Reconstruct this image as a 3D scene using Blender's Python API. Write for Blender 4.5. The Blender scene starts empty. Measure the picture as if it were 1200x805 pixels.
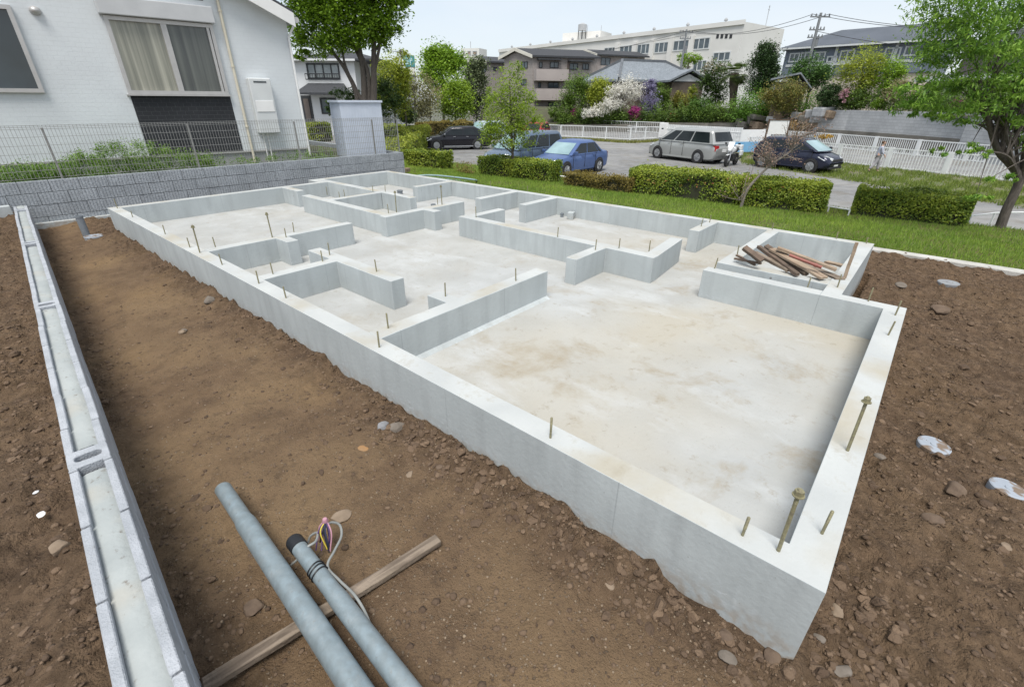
import bpy, bmesh, math, random
import numpy as np
from mathutils import Vector, Matrix
R = math.radians
random.seed(7); RNG = np.random.default_rng(7)
C = bpy.context.scene.collection
SC = bpy.context.scene

# ------------------------------------------------------------------ camera, sky, sun, exposure
F_PX, PITCH, YAW, ROLL = 546.917, R(27.4872), R(40.6904), R(.27045)
CAM = np.array([-1.56920, .15828, 1.98])
_fw = np.array([math.cos(YAW)*math.cos(PITCH), math.sin(YAW)*math.cos(PITCH), -math.sin(PITCH)])
_rt = np.array([math.sin(YAW), -math.cos(YAW), 0.])
_up = np.cross(_rt, _fw)
RT = _rt*math.cos(ROLL)+_up*math.sin(ROLL); UP = _up*math.cos(ROLL)-_rt*math.sin(ROLL); FW = _fw
HEAD = np.array([math.cos(YAW), math.sin(YAW)]); SIDE = np.array([math.sin(YAW), -math.cos(YAW)])
cd = bpy.data.cameras.new('camera'); cam = bpy.data.objects.new('camera', cd); C.objects.link(cam)
cd.sensor_width = 36; cd.lens = F_PX/1200*36; cd.clip_end = 5000; cd.clip_start = .02
m = Matrix.Identity(4)
for i in range(3):
    m[i][0] = RT[i]; m[i][1] = UP[i]; m[i][2] = -FW[i]; m[i][3] = CAM[i]
cam.matrix_world = m; SC.camera = cam

SUN_AZ = (-.85, -.52); SUN_EL = R(65)
w = bpy.data.worlds.new('World'); SC.world = w; w.use_nodes = True
nt = w.node_tree; nt.nodes.clear()
N = nt.nodes.new; L = nt.links.new
out = N('ShaderNodeOutputWorld'); bg = N('ShaderNodeBackground'); sky = N('ShaderNodeTexSky')
sky.sky_type = 'NISHITA'; sky.sun_disc = False; sky.sun_elevation = SUN_EL
sky.sun_rotation = math.atan2(SUN_AZ[0], SUN_AZ[1]); sky.air_density = 1.0; sky.dust_density = 1.5; sky.ozone_density = 1.2
tc = N('ShaderNodeTexCoord'); mp = N('ShaderNodeMapping'); nz = N('ShaderNodeTexNoise'); rp = N('ShaderNodeValToRGB'); mx = N('ShaderNodeMix')
mp.inputs['Scale'].default_value = (1, 1, 3.2); nz.inputs['Scale'].default_value = 2.6; nz.inputs['Detail'].default_value = 7
rp.color_ramp.elements[0].position = .30; rp.color_ramp.elements[0].color = (.60,)*3+(1,)
rp.color_ramp.elements[1].position = .72; rp.color_ramp.elements[1].color = (.93,)*3+(1,)
mx.data_type = 'RGBA'; mx.inputs[7].default_value = (5.1, 5.42, 5.75, 1)
L(tc.outputs['Generated'], mp.inputs[0]); L(mp.outputs[0], nz.inputs['Vector']); L(nz.outputs[0], rp.inputs[0])
L(rp.outputs[0], mx.inputs[0]); L(sky.outputs[0], mx.inputs[6]); L(mx.outputs[2], bg.inputs[0]); L(bg.outputs[0], out.inputs[0])
bg.inputs[1].default_value = .105
sl = bpy.data.lights.new('sun', 'SUN'); so = bpy.data.objects.new('sun', sl); C.objects.link(so)
sl.energy = 2.4; sl.angle = R(28); sl.color = (1, .96, .9)
sd = Vector((SUN_AZ[0]*math.cos(SUN_EL), SUN_AZ[1]*math.cos(SUN_EL), math.sin(SUN_EL)))
so.rotation_euler = sd.to_track_quat('Z', 'Y').to_euler()
SC.view_settings.view_transform = 'Standard'; SC.view_settings.look = 'None'; SC.view_settings.gamma = 1
SC.view_settings.exposure = .74
SC.cycles.max_bounces = 6; SC.cycles.transparent_max_bounces = 8; SC.cycles.use_denoising = True

# ------------------------------------------------------------------ measuring helpers (photo pixel -> place)
def ray(px, py): return FW*F_PX + RT*(px-600) - UP*(py-402.5)
def G(px, py, z=0):                       # where the ray meets the level z
    d = ray(px, py); return CAM + d*((z-CAM[2])/d[2])
def PD(px, py, D):                        # point at forward distance D
    d = ray(px, py); return CAM + d*(D/(d[0]*HEAD[0]+d[1]*HEAD[1]))
def DEP(p): return (p[0]-CAM[0])*HEAD[0]+(p[1]-CAM[1])*HEAD[1]
def rise(P, py):                          # height above P whose image row is py
    lo, hi = 0., 40.
    for _ in range(40):
        h = (lo+hi)/2; d = P+np.array([0, 0, h])-CAM
        if d@FW < .1: hi = h; continue
        y = 402.5-F_PX*(d@UP)/(d@FW)
        if y > py: lo = h
        else: hi = h
    return lo

# ------------------------------------------------------------------ materials
MATS = {}
def pm(name, c1, c2=None, scale=5, rough=.85, bump=0, bscale=40, metal=0, detail=6, extra=None, spec=.5, ramp=(.35, .65), coord='Object', stretch=None):
    if name in MATS: return MATS[name]
    mt = bpy.data.materials.new(name); mt.use_nodes = True; t = mt.node_tree; n = t.nodes; l = t.links
    b = n['Principled BSDF']; b.inputs['Roughness'].default_value = rough; b.inputs['Metallic'].default_value = metal
    b.inputs['Specular IOR Level'].default_value = spec
    co = n.new('ShaderNodeTexCoord'); src = co.outputs[coord]
    if stretch:
        mm = n.new('ShaderNodeMapping'); mm.inputs['Scale'].default_value = stretch; l.new(src, mm.inputs[0]); src = mm.outputs[0]
    if c2 is None: c2 = tuple(x*.85 for x in c1)
    tx = n.new('ShaderNodeTexNoise'); tx.inputs['Scale'].default_value = scale; tx.inputs['Detail'].default_value = detail; l.new(src, tx.inputs['Vector'])
    cr = n.new('ShaderNodeValToRGB'); cr.color_ramp.elements[0].position = ramp[0]; cr.color_ramp.elements[1].position = ramp[1]
    cr.color_ramp.elements[0].color = (*c2, 1); cr.color_ramp.elements[1].color = (*c1, 1)
    l.new(tx.outputs[0], cr.inputs[0]); col = cr.outputs[0]
    mt['x'] = 0
    if extra: col = extra(t, src, col, b)
    l.new(col, b.inputs['Base Color'])
    if bump:
        bt = n.new('ShaderNodeTexNoise'); bt.inputs['Scale'].default_value = bscale; bt.inputs['Detail'].default_value = 8; l.new(src, bt.inputs['Vector'])
        bn = n.new('ShaderNodeBump'); bn.inputs['Strength'].default_value = bump; bn.inputs['Distance'].default_value = .02
        l.new(bt.outputs[0], bn.inputs['Height']); l.new(bn.outputs[0], b.inputs['Normal'])
        mt['x'] = 1
    MATS[name] = mt; return mt
def mixc(t, fac, a, bcol, mode='MIX'):
    n = t.nodes.new('ShaderNodeMix'); n.data_type = 'RGBA'; n.blend_type = mode; n.clamp_factor = True
    if hasattr(fac, 'is_linked'): t.links.new(fac, n.inputs[0])
    else: n.inputs[0].default_value = fac
    for k, v in ((6, a), (7, bcol)):
        if hasattr(v, 'is_linked'): t.links.new(v, n.inputs[k])
        else: n.inputs[k].default_value = (*v, 1)
    return n.outputs[2]
def noise(t, src, scale, lo, hi, detail=5, stretch=None, dist=0, rough=.5):
    if stretch:
        mm = t.nodes.new('ShaderNodeMapping'); mm.inputs['Scale'].default_value = stretch; t.links.new(src, mm.inputs[0]); src = mm.outputs[0]
    x = t.nodes.new('ShaderNodeTexNoise'); x.inputs['Scale'].default_value = scale; x.inputs['Detail'].default_value = detail
    x.inputs['Distortion'].default_value = dist; x.inputs['Roughness'].default_value = rough
    t.links.new(src, x.inputs['Vector'])
    r = t.nodes.new('ShaderNodeMapRange'); r.inputs[1].default_value = lo; r.inputs[2].default_value = hi; t.links.new(x.outputs[0], r.inputs[0])
    return r.outputs[0]
def mth(t, op, a, b=None):
    x = t.nodes.new('ShaderNodeMath'); x.operation = op
    for k, v in ((0, a), (1, b)):
        if v is None: continue
        if hasattr(v, 'is_linked'): t.links.new(v, x.inputs[k])
        else: x.inputs[k].default_value = v
    return x.outputs[0]
def sep(t, src):
    x = t.nodes.new('ShaderNodeSeparateXYZ'); t.links.new(src, x.inputs[0]); return x.outputs

def leafmat(name, c1, c2, rough=.55, trans=.25):
    if name in MATS: return MATS[name]
    mt = bpy.data.materials.new(name); mt.use_nodes = True; t = mt.node_tree; n = t.nodes; l = t.links
    b = n['Principled BSDF']; b.inputs['Roughness'].default_value = rough; b.inputs['Specular IOR Level'].default_value = .3
    g = n.new('ShaderNodeNewGeometry'); a = n.new('ShaderNodeAttribute'); a.attribute_name = 'tint'
    s = mth(t, 'ADD', mth(t, 'MULTIPLY', g.outputs['Random Per Island'], .5), mth(t, 'MULTIPLY', a.outputs['Fac'], .5))
    cr = n.new('ShaderNodeValToRGB'); cr.color_ramp.elements[0].position = .2; cr.color_ramp.elements[1].position = .8
    cr.color_ramp.elements[0].color = (*c2, 1); cr.color_ramp.elements[1].color = (*c1, 1); l.new(s, cr.inputs[0])
    l.new(cr.outputs[0], b.inputs['Base Color'])
    tr = n.new('ShaderNodeBsdfTranslucent'); ms = n.new('ShaderNodeMixShader'); ms.inputs[0].default_value = trans
    l.new(cr.outputs[0], tr.inputs[0]); l.new(b.outputs[0], ms.inputs[1]); l.new(tr.outputs[0], ms.inputs[2])
    l.new(ms.outputs[0], n['Material Output'].inputs[0]); MATS[name] = mt; return mt
def glass(name='window_glass', c=(.03, .04, .045), rough=.06):
    if name in MATS: return MATS[name]
    mt = pm(name, c, tuple(x*.8 for x in c), rough=rough, spec=.8); return mt

# ------------------------------------------------------------------ mesh builder and scene tree
def rootoff(p):
    o = Vector((0, 0, 0))
    while p is not None: o += p.location; p = p.parent
    return np.array(o)
def link(name, me, mats, parent=None, base=None, smooth=False):
    o = bpy.data.objects.new(name, me); C.objects.link(o)
    for mt in (mats if isinstance(mats, (list, tuple)) else [mats]): me.materials.append(mt)
    if parent is not None: o.parent = parent
    if base is not None: o.location = base
    if smooth: me.shade_smooth()
    return o
class MB:
    def __init__(s): s.v = []; s.f = []; s.m = []; s.mi = 0
    def add(s, vs, fs):
        k = len(s.v); s.v += [tuple(map(float, p)) for p in vs]; s.f += [tuple(i+k for i in f) for f in fs]; s.m += [s.mi]*len(fs); return s
    def hexa(s, p):   # 8 points: bottom 4 ccw, top 4
        return s.add(p, [(3, 2, 1, 0), (4, 5, 6, 7), (0, 1, 5, 4), (1, 2, 6, 5), (2, 3, 7, 6), (3, 0, 4, 7)])
    def box(s, x0, x1, y0, y1, z0, z1):
        return s.hexa([(x0, y0, z0), (x1, y0, z0), (x1, y1, z0), (x0, y1, z0), (x0, y0, z1), (x1, y0, z1), (x1, y1, z1), (x0, y1, z1)])
    def obox(s, c, sx, sy, sz, rz=0, rx=0, ry=0):
        M = Matrix.Translation(Vector(c)) @ Matrix.Rotation(rz, 4, 'Z') @ Matrix.Rotation(ry, 4, 'Y') @ Matrix.Rotation(rx, 4, 'X')
        q = []
        for z in (-1, 1):
            for x, y in ((-1, -1), (1, -1), (1, 1), (-1, 1)): q.append(M @ Vector((x*sx/2, y*sy/2, z*sz/2)))
        return s.hexa(q)
    def bar(s, a, b, w_, h_=None, roll=0):      # rectangular bar between two points
        a = Vector(a); b = Vector(b); h_ = h_ or w_; d = (b-a).normalized()
        x = d.cross(Vector((0, 0, 1)))
        if x.length < 1e-3: x = Vector((1, 0, 0))
        x.normalize(); y = x.cross(d); y.normalize()
        if roll:
            q = Matrix.Rotation(roll, 3, d); x = q @ x; y = q @ y
        p = [c+x*i*w_/2+y*j*h_/2 for c in (a, b) for i, j in ((-1, -1), (1, -1), (1, 1), (-1, 1))]
        return s.hexa(p)
    def tube(s, pts, rad, n=8, cap=True):
        pts = [Vector(p) for p in pts]; rad = rad if hasattr(rad, '__len__') else [rad]*len(pts)
        vs = []; prev = None
        for i, p in enumerate(pts):
            d = (pts[min(i+1, len(pts)-1)]-pts[max(i-1, 0)]).normalized()
            x = (prev if prev is not None else (Vector((0, 0, 1)) if abs(d.z) < .9 else Vector((1, 0, 0))))
            x = (x-d*x.dot(d)).normalized(); prev = x; y = d.cross(x)
            vs += [p+(x*math.cos(2*math.pi*k/n)+y*math.sin(2*math.pi*k/n))*rad[i] for k in range(n)]
        fs = [(i*n+k, i*n+(k+1) % n, (i+1)*n+(k+1) % n, (i+1)*n+k) for i in range(len(pts)-1) for k in range(n)]
        if cap: fs += [tuple(range(n))[::-1], tuple((len(pts)-1)*n+k for k in range(n))]
        return s.add(vs, fs)
    def lathe(s, prof, c=(0, 0, 0), n=20, axis='z'):  # prof: (r, h)
        vs = []
        for r, h in prof:
            for k in range(n):
                a = 2*math.pi*k/n; p = (r*math.cos(a), r*math.sin(a), h)
                if axis == 'y': p = (p[0], h, p[1])
                if axis == 'x': p = (h, p[0], p[1])
                vs.append((p[0]+c[0], p[1]+c[1], p[2]+c[2]))
        fs = [(i*n+k, i*n+(k+1) % n, (i+1)*n+(k+1) % n, (i+1)*n+k) for i in range(len(prof)-1) for k in range(n)]
        fs += [tuple(range(n))[::-1], tuple((len(prof)-1)*n+k for k in range(n))]
        return s.add(vs, fs)
    def prism(s, pts, z0, z1):
        n = len(pts); vs = [(p[0], p[1], z0) for p in pts]+[(p[0], p[1], z1) for p in pts]
        return s.add(vs, [tuple(range(n))[::-1], tuple(range(n, 2*n))]+[(i, (i+1) % n, n+(i+1) % n, n+i) for i in range(n)])
    def build(s, name, mats, parent=None, smooth=False, base=None, bevel=0, seg=2):
        o = rootoff(parent) if parent is not None else (np.array(base) if base is not None else np.zeros(3))
        me = bpy.data.meshes.new(name)
        v = np.array(s.v)-o if s.v else []
        me.from_pydata([tuple(p) for p in v], [], s.f)
        me.polygons.foreach_set('material_index', s.m)
        bm = bmesh.new(); bm.from_mesh(me); bmesh.ops.recalc_face_normals(bm, faces=bm.faces); bm.to_mesh(me); bm.free()
        ob = link(name, me, mats, parent, base)
        if smooth: me.shade_smooth(); me.set_sharp_from_angle(angle=R(40))
        if bevel:
            b = ob.modifiers.new('bevel', 'BEVEL'); b.width = bevel; b.segments = seg; b.limit_method = 'ANGLE'; b.angle_limit = R(40)
        return ob
def tag(o, label=None, cat=None, group=None, kind=None):
    for k, v in (('label', label), ('category', cat), ('group', group), ('kind', kind)):
        if v: o[k] = v
    return o
def thing(name, label, cat, loc=(0, 0, 0), group=None, rz=0):
    o = bpy.data.objects.new(name, None); C.objects.link(o); o.location = Vector([float(x) for x in loc]); o.rotation_euler.z = rz
    o.empty_display_size = .2
    return tag(o, label, cat, group)
def copy_tree(o, parent=None):
    c = o.copy(); C.objects.link(c); c.parent = parent
    for ch in list(o.children): copy_tree(ch, c)
    return c
def fastmesh(name, V, Fq, tint=None):      # numpy verts, quads/tris
    me = bpy.data.meshes.new(name); k = Fq.shape[1]
    me.vertices.add(len(V)); me.vertices.foreach_set('co', V.astype(np.float32).ravel())
    me.loops.add(Fq.size); me.loops.foreach_set('vertex_index', Fq.astype(np.int32).ravel())
    me.polygons.add(len(Fq)); me.polygons.foreach_set('loop_start', np.arange(0, Fq.size, k, dtype=np.int32))
    try: me.polygons.foreach_set('loop_total', np.full(len(Fq), k, dtype=np.int32))
    except Exception: pass
    me.update(calc_edges=True)
    if tint is not None:
        a = me.attributes.new('tint', 'FLOAT', 'FACE'); a.data.foreach_set('value', tint.astype(np.float32))
    return me

# ------------------------------------------------------------------ numpy noise
def vnoise(x, y, seed=0):
    r = np.random.default_rng(seed); T = r.random((256, 256))
    xi = np.floor(x).astype(int); yi = np.floor(y).astype(int); fx = x-xi; fy = y-yi
    fx = fx*fx*(3-2*fx); fy = fy*fy*(3-2*fy)
    a = T[xi & 255, yi & 255]; b = T[(xi+1) & 255, yi & 255]; c = T[xi & 255, (yi+1) & 255]; d = T[(xi+1) & 255, (yi+1) & 255]
    return (a*(1-fx)+b*fx)*(1-fy)+(c*(1-fx)+d*fx)*fy
def fbm(x, y, s, oct=4, seed=0):
    t = 0; a = 1; k = 0
    for i in range(oct): t = t+a*(vnoise(x*s+17*i, y*s+5*i, seed+i)-.5); k += a; a *= .5; s *= 2.03
    return t/k
def sstep(a, b, x): t = np.clip((x-a)/(b-a), 0, 1); return t*t*(3-2*t)

# =================================================================== THE GROUND
U = 1.58                                   # plan unit: plan numbers below are in units of 1.58 m
X1, X2, YL, YR2, YS2 = 2.208*U, 3.669*U, 6.472*U, 6.735*U, .307*U
def wallx(y): return -.81+(-1.61+.81)*(11.75-y)/(11.75-1.4)     # right edge of the block wall
def rough_of(x, y):                        # 1 = loose clods, 0 = trodden
    d_found = np.maximum(0, -x)+0*y                     # distance to the long wall
    r = np.exp(-(d_found/.30)**2)
    r = np.where(x > 0, 1., r)
    r = np.maximum(r, np.exp(-((x-wallx(y))/.28)**2)*.65)
    r = np.where(x < wallx(y)-.08, 1., r)
    near = sstep(.3, -1.0, y)*sstep(-.9, 0.2, x)
    return np.clip(np.maximum(r, near)+.35*np.clip(fbm(x, y, 1.6, 3, 88)*2+.3, 0, 1), 0.26, 1)
def zdirt(x, y):
    r = rough_of(x, y)
    z = .05*fbm(x, y, .55, 3, 3)+.035*fbm(x, y, 2.2, 4, 11)
    n = fbm(x, y, 7, 4, 21); z += r*(.09*n+.065*np.maximum(0, fbm(x, y, 13, 3, 31))*2)+.014*fbm(x, y, 9, 4, 51)+.010*np.maximum(0, fbm(x, y, 20, 2, 71)-.08)*3*(.35+r)
    ins = (x > 0)
    d = np.maximum(0, -x)
    bank = .05*sstep(.0, 1.6, y)*np.exp(-(d/.2)**2)*(.3+1.6*np.clip(fbm(x, y, 2.6, 4, 41)+.35, 0, 1))
    z += np.where(x <= 0, bank, 0)
    z -= .035*np.exp(-(x*x+y*y)/.35)
    z -= .05*np.exp(-((x-wallx(y)-.15)/.3)**2)*(x > wallx(y)-.05)
    z += np.where(x < wallx(y)-.09, .25, 0)
    z -= np.where((x > .05) & (x < X2-.05) & (y > .4) & (y < YR2-.05) , .25, 0)
    z -= np.where((x > .05) & (x < X1-.05) & (y > .05) & (y < .6), .25, 0)
    return z
def dirt_extra(t, src, col, b):
    col = mixc(t, noise(t, src, 1.1, .42, .62, 5), col, (.255, .175, .10))
    col = mixc(t, mth(t, 'MULTIPLY', noise(t, src, .55, .5, .66, 3), .55), col, (.29, .19, .095))
    at = t.nodes.new('ShaderNodeAttribute'); at.attribute_name = 'rough_soil'
    col = mixc(t, mth(t, 'MULTIPLY', at.outputs['Fac'], .8), col, mixc(t, noise(t, src, 14, .35, .65, 4), (.072, .048, .032), (.165, .112, .073)))
    col = mixc(t, mth(t, 'MULTIPLY', noise(t, src, 90, .69, .74, 2), .7), col, (.24, .18, .12))
    col = mixc(t, mth(t, 'MULTIPLY', noise(t, src, 28, .66, .74, 3), .35), col, (.21, .145, .08))
    col = mixc(t, mth(t, 'MULTIPLY', noise(t, src, 6, .55, .72, 7, rough=.75), .75), col, (.075, .053, .038))
    col = mixc(t, mth(t, 'MULTIPLY', noise(t, src, 33, .58, .68, 5, rough=.7), .5), col, (.085, .06, .043))
    n = t.nodes; v = n.new('ShaderNodeTexVoronoi'); v.inputs['Scale'].default_value = 42; t.links.new(src, v.inputs['Vector'])
    f = n.new('ShaderNodeTexNoise'); f.inputs['Scale'].default_value = 120; f.inputs['Detail'].default_value = 6; t.links.new(src, f.inputs['Vector'])
    f2 = n.new('ShaderNodeTexNoise'); f2.inputs['Scale'].default_value = 22; f2.inputs['Detail'].default_value = 8; f2.inputs['Roughness'].default_value = .7; t.links.new(src, f2.inputs['Vector'])
    h = mth(t, 'ADD', mth(t, 'MULTIPLY', mth(t, 'SUBTRACT', 1., v.outputs['Distance']), mth(t, 'MULTIPLY', at.outputs['Fac'], .5)), mth(t, 'ADD', mth(t, 'MULTIPLY', f.outputs[0], .5), f2.outputs[0]))
    bn = n.new('ShaderNodeBump'); bn.inputs['Strength'].default_value = 1; bn.inputs['Distance'].default_value = .035
    t.links.new(h, bn.inputs['Height']); t.links.new(bn.outputs[0], b.inputs['Normal'])
    return col
M_dirt = pm('bare_soil', (.215, .145, .087), (.15, .10, .061), 5, .95, extra=dirt_extra, spec=.15)
sx = np.arange(-3.3, 7.2, .027); sy = np.arange(-2.9, 12.1, .027)
XX, YY = np.meshgrid(sx, sy, indexing='ij'); ZZ = zdirt(XX, YY)
V = np.stack([XX, YY, ZZ], -1).reshape(-1, 3); ni, nj = XX.shape
idx = np.arange(ni*nj).reshape(ni, nj)
FQ = np.stack([idx[:-1, :-1], idx[1:, :-1], idx[1:, 1:], idx[:-1, 1:]], -1).reshape(-1, 4)
me = fastmesh('dirt_ground', V, FQ); a = me.attributes.new('rough_soil', 'FLOAT', 'POINT'); a.data.foreach_set('value', rough_of(XX, YY).ravel().astype(np.float32))
me.shade_smooth(); tag(link('dirt_ground', me, M_dirt), kind='structure')
mb = MB(); mb.box(-30, -3.28, -30, 12, -1, .22); mb.box(-3.28, 7.19, -30, -2.88, -1, -.01)
tag(mb.build('site_ground', M_dirt), kind='structure')

PZ = -1.10
def terr_extra(t, src, col, b):
    return mixc(t, noise(t, src, .12, .45, .6, 4), col, (.10, .105, .06))
M_far = pm('far_land', (.13, .13, .12), (.09, .10, .06), .05, .95, extra=terr_extra)
mb = MB(); mb.add([(-1500, -1500, PZ-.05), (1500, -1500, PZ-.05), (1500, 1500, PZ-.05), (-1500, 1500, PZ-.05)], [(0, 1, 2, 3)])
tag(mb.build('ground', M_far), kind='structure')
def gravel_extra(t, src, col, b):
    col = mixc(t, mth(t, 'MULTIPLY', noise(t, src, .35, .45, .7, 5, dist=1.2), .8), col, (.27, .265, .255))
    col = mixc(t, mth(t, 'MULTIPLY', noise(t, src, .8, .52, .66, 5), .6), col, (.14, .125, .10))
    col = mixc(t, mth(t, 'MULTIPLY', noise(t, src, 45, .62, .7, 3), .5), col, (.36, .35, .33))
    return col
M_gravel = pm('gravel_asphalt', (.205, .205, .205), (.15, .15, .148), 3, .9, .5, 60, extra=gravel_extra)
mb = MB()
pk = [(14.2, -30), (60, -30), (75, 60), (14.2, 60)]
mb.add([(x, y, PZ) for x, y in pk], [(0, 1, 2, 3)])
tag(mb.build('parking_lot', M_gravel), kind='structure')

# lawn strip beyond the foundation, falling to the parking lot
def lawn_z(x, y): return -.0-.2*sstep(8.0, 11.0, x)-(.9+.02)*sstep(11.6, 14.3, x)+.03*fbm(x, y, .9, 3, 5)
def lawn_extra(t, src, col, b):
    col = mixc(t, noise(t, src, 1.3, .42, .62, 5), col, (.11, .10, .045))
    col = mixc(t, mth(t, 'MULTIPLY', noise(t, src, 4, .5, .7, 4), .6), col, (.04, .07, .02))
    return col
M_lawn = pm('lawn_soil', (.12, .145, .04), (.085, .11, .032), 6, .95, .6, 30, extra=lawn_extra, spec=.1)
gx = np.arange(7.28, 14.6, .12); gy = np.arange(-9, 24, .12); GX, GY = np.meshgrid(gx, gy, indexing='ij')
V = np.stack([GX, GY, lawn_z(GX, GY)], -1).reshape(-1, 3); ni, nj = GX.shape; idx = np.arange(ni*nj).reshape(ni, nj)
FQ = np.stack([idx[:-1, :-1], idx[1:, :-1], idx[1:, 1:], idx[:-1, 1:]], -1).reshape(-1, 4)
me = fastmesh('lawn', V, FQ); me.shade_smooth(); tag(link('lawn', me, M_lawn), kind='structure')

def blades(name, P, h, wd, mat_, lean=.45, label=None, cat='grass', tint=None):
    n = len(P); a = RNG.random(n)*2*np.pi; hh = h*(.5+RNG.random(n)); l = lean*hh*RNG.random(n); b = RNG.random(n)*2*np.pi
    dx = np.cos(a)*wd*.5; dy = np.sin(a)*wd*.5; z = np.zeros(n)
    v0 = P+np.stack([dx, dy, z], -1); v1 = P-np.stack([dx, dy, z], -1)
    v2 = P+np.stack([l*np.cos(b), l*np.sin(b), hh], -1)
    V = np.stack([v0, v1, v2], 1).reshape(-1, 3)
    me = fastmesh(name, V, np.arange(3*n).reshape(n, 3), tint if tint is not None else RNG.random(n))
    o = link(name, me, mat_); return tag(o, label, cat, kind='stuff')
M_blade = leafmat('grass_blade', (0.317, 0.428, 0.066), (0.138, 0.235, 0.033), .6, .3)
n = 120000; px_ = 7.42+RNG.random(n)**1.25*4.4; py_ = -4.5+RNG.random(n)*21
keep = (fbm(px_, py_, 1.4, 4, 77)+.62*RNG.random(n)) > .02; px_, py_ = px_[keep], py_[keep]
blades('lawn_grass', np.stack([px_, py_, lawn_z(px_, py_)-.004], -1), .055, .011, M_blade, .7,
       'short uneven green grass of the strip between the foundation and the clipped hedges', tint=np.clip(.5+1.6*fbm(px_, py_, .8, 3, 91)+.15*RNG.standard_normal(len(px_)), 0, 1))

# light kerb between dirt and lawn
M_kerb = pm('kerb_concrete', (.50, .49, .46), (.38, .37, .34), 6, .9, .3, 50)
mb = MB(); mb.box(7.12, 7.30, -9, 14, -.2, .035)
tag(mb.build('concrete_kerb', M_kerb, bevel=.01), 'pale concrete kerb edging the dirt lot beside the lawn', 'kerb')

# neighbour's raised yard
bwA = np.array([-3.6, 12.0]); bwB = np.array([6.82, 11.30]); bwt = .72
bu = (bwB-bwA)/np.linalg.norm(bwB-bwA); bn_ = np.array([-bu[1], bu[0]])
def bw(s, o, z): p = bwA+bu*s+bn_*o; return (p[0], p[1], z)
BWL = np.linalg.norm(bwB-bwA)
M_yard = pm('yard_soil', (.085, .085, .04), (.06, .07, .025), 3, .95, .5, 30)
mb = MB(); mb.hexa([bw(0, .12, -1.1), bw(BWL-.13, .12, -1.1), bw(BWL-.13, 9, -1.1), bw(0, 9, -1.1), bw(0, .12, .6), bw(BWL-.13, .12, .6), bw(BWL-.13, 9, .6), bw(0, 9, .6)])
tag(mb.build('yard_ground', M_yard), kind='structure')

# =================================================================== THE FOUNDATION
def lowm(t, src):
    x = t.nodes.new('ShaderNodeMapRange'); x.inputs[1].default_value = .20; x.inputs[2].default_value = .06; t.links.new(sep(t, src)[2], x.inputs[0]); return x.outputs[0]
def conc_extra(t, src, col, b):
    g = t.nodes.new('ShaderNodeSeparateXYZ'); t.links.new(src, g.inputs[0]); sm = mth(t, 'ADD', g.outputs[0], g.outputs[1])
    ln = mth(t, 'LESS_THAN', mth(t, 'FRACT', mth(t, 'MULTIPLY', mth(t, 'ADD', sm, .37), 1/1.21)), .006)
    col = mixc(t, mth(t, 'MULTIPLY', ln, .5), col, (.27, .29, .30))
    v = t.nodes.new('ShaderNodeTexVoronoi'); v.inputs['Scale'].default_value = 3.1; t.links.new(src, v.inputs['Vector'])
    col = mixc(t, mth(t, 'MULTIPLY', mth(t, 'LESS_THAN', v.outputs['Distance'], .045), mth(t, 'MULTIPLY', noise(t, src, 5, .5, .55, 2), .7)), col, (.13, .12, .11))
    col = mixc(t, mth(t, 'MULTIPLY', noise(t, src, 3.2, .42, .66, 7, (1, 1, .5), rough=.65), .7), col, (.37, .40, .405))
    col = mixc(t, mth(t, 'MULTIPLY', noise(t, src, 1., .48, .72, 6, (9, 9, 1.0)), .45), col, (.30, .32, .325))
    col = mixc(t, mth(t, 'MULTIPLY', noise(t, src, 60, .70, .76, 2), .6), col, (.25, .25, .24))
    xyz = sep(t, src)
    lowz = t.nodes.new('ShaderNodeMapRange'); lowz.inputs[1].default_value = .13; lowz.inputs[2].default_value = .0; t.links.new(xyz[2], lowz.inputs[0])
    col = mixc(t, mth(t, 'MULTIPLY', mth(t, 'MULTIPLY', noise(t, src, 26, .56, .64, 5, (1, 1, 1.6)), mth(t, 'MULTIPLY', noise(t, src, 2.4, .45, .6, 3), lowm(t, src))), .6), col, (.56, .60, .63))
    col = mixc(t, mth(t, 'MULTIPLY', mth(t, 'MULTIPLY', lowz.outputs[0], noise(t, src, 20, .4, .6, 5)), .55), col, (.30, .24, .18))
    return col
M_conc = pm('cast_concrete', (.455, .49, .495), (.38, .41, .415), 1.6, .85, .12, 30, extra=conc_extra, spec=.3)  # grey tinted faintly blue: sky light on the wall sides painted in
def top_extra(t, src, col, b):
    col = mixc(t, mth(t, 'MULTIPLY', noise(t, src, 1.6, .52, .70, 7), .75), col, (.36, .325, .25))
    col = mixc(t, mth(t, 'MULTIPLY', noise(t, src, 70, .68, .75, 2), .5), col, (.33, .32, .30))
    col = mixc(t, mth(t, 'MULTIPLY', noise(t, src, 5, .55, .72, 7, rough=.75), .6), col, (.30, .27, .21))
    return col
M_top = pm('levelled_concrete_top', (.46, .475, .465), (.395, .41, .405), 2.5, .8, .12, 40, extra=top_extra, spec=.3)
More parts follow.
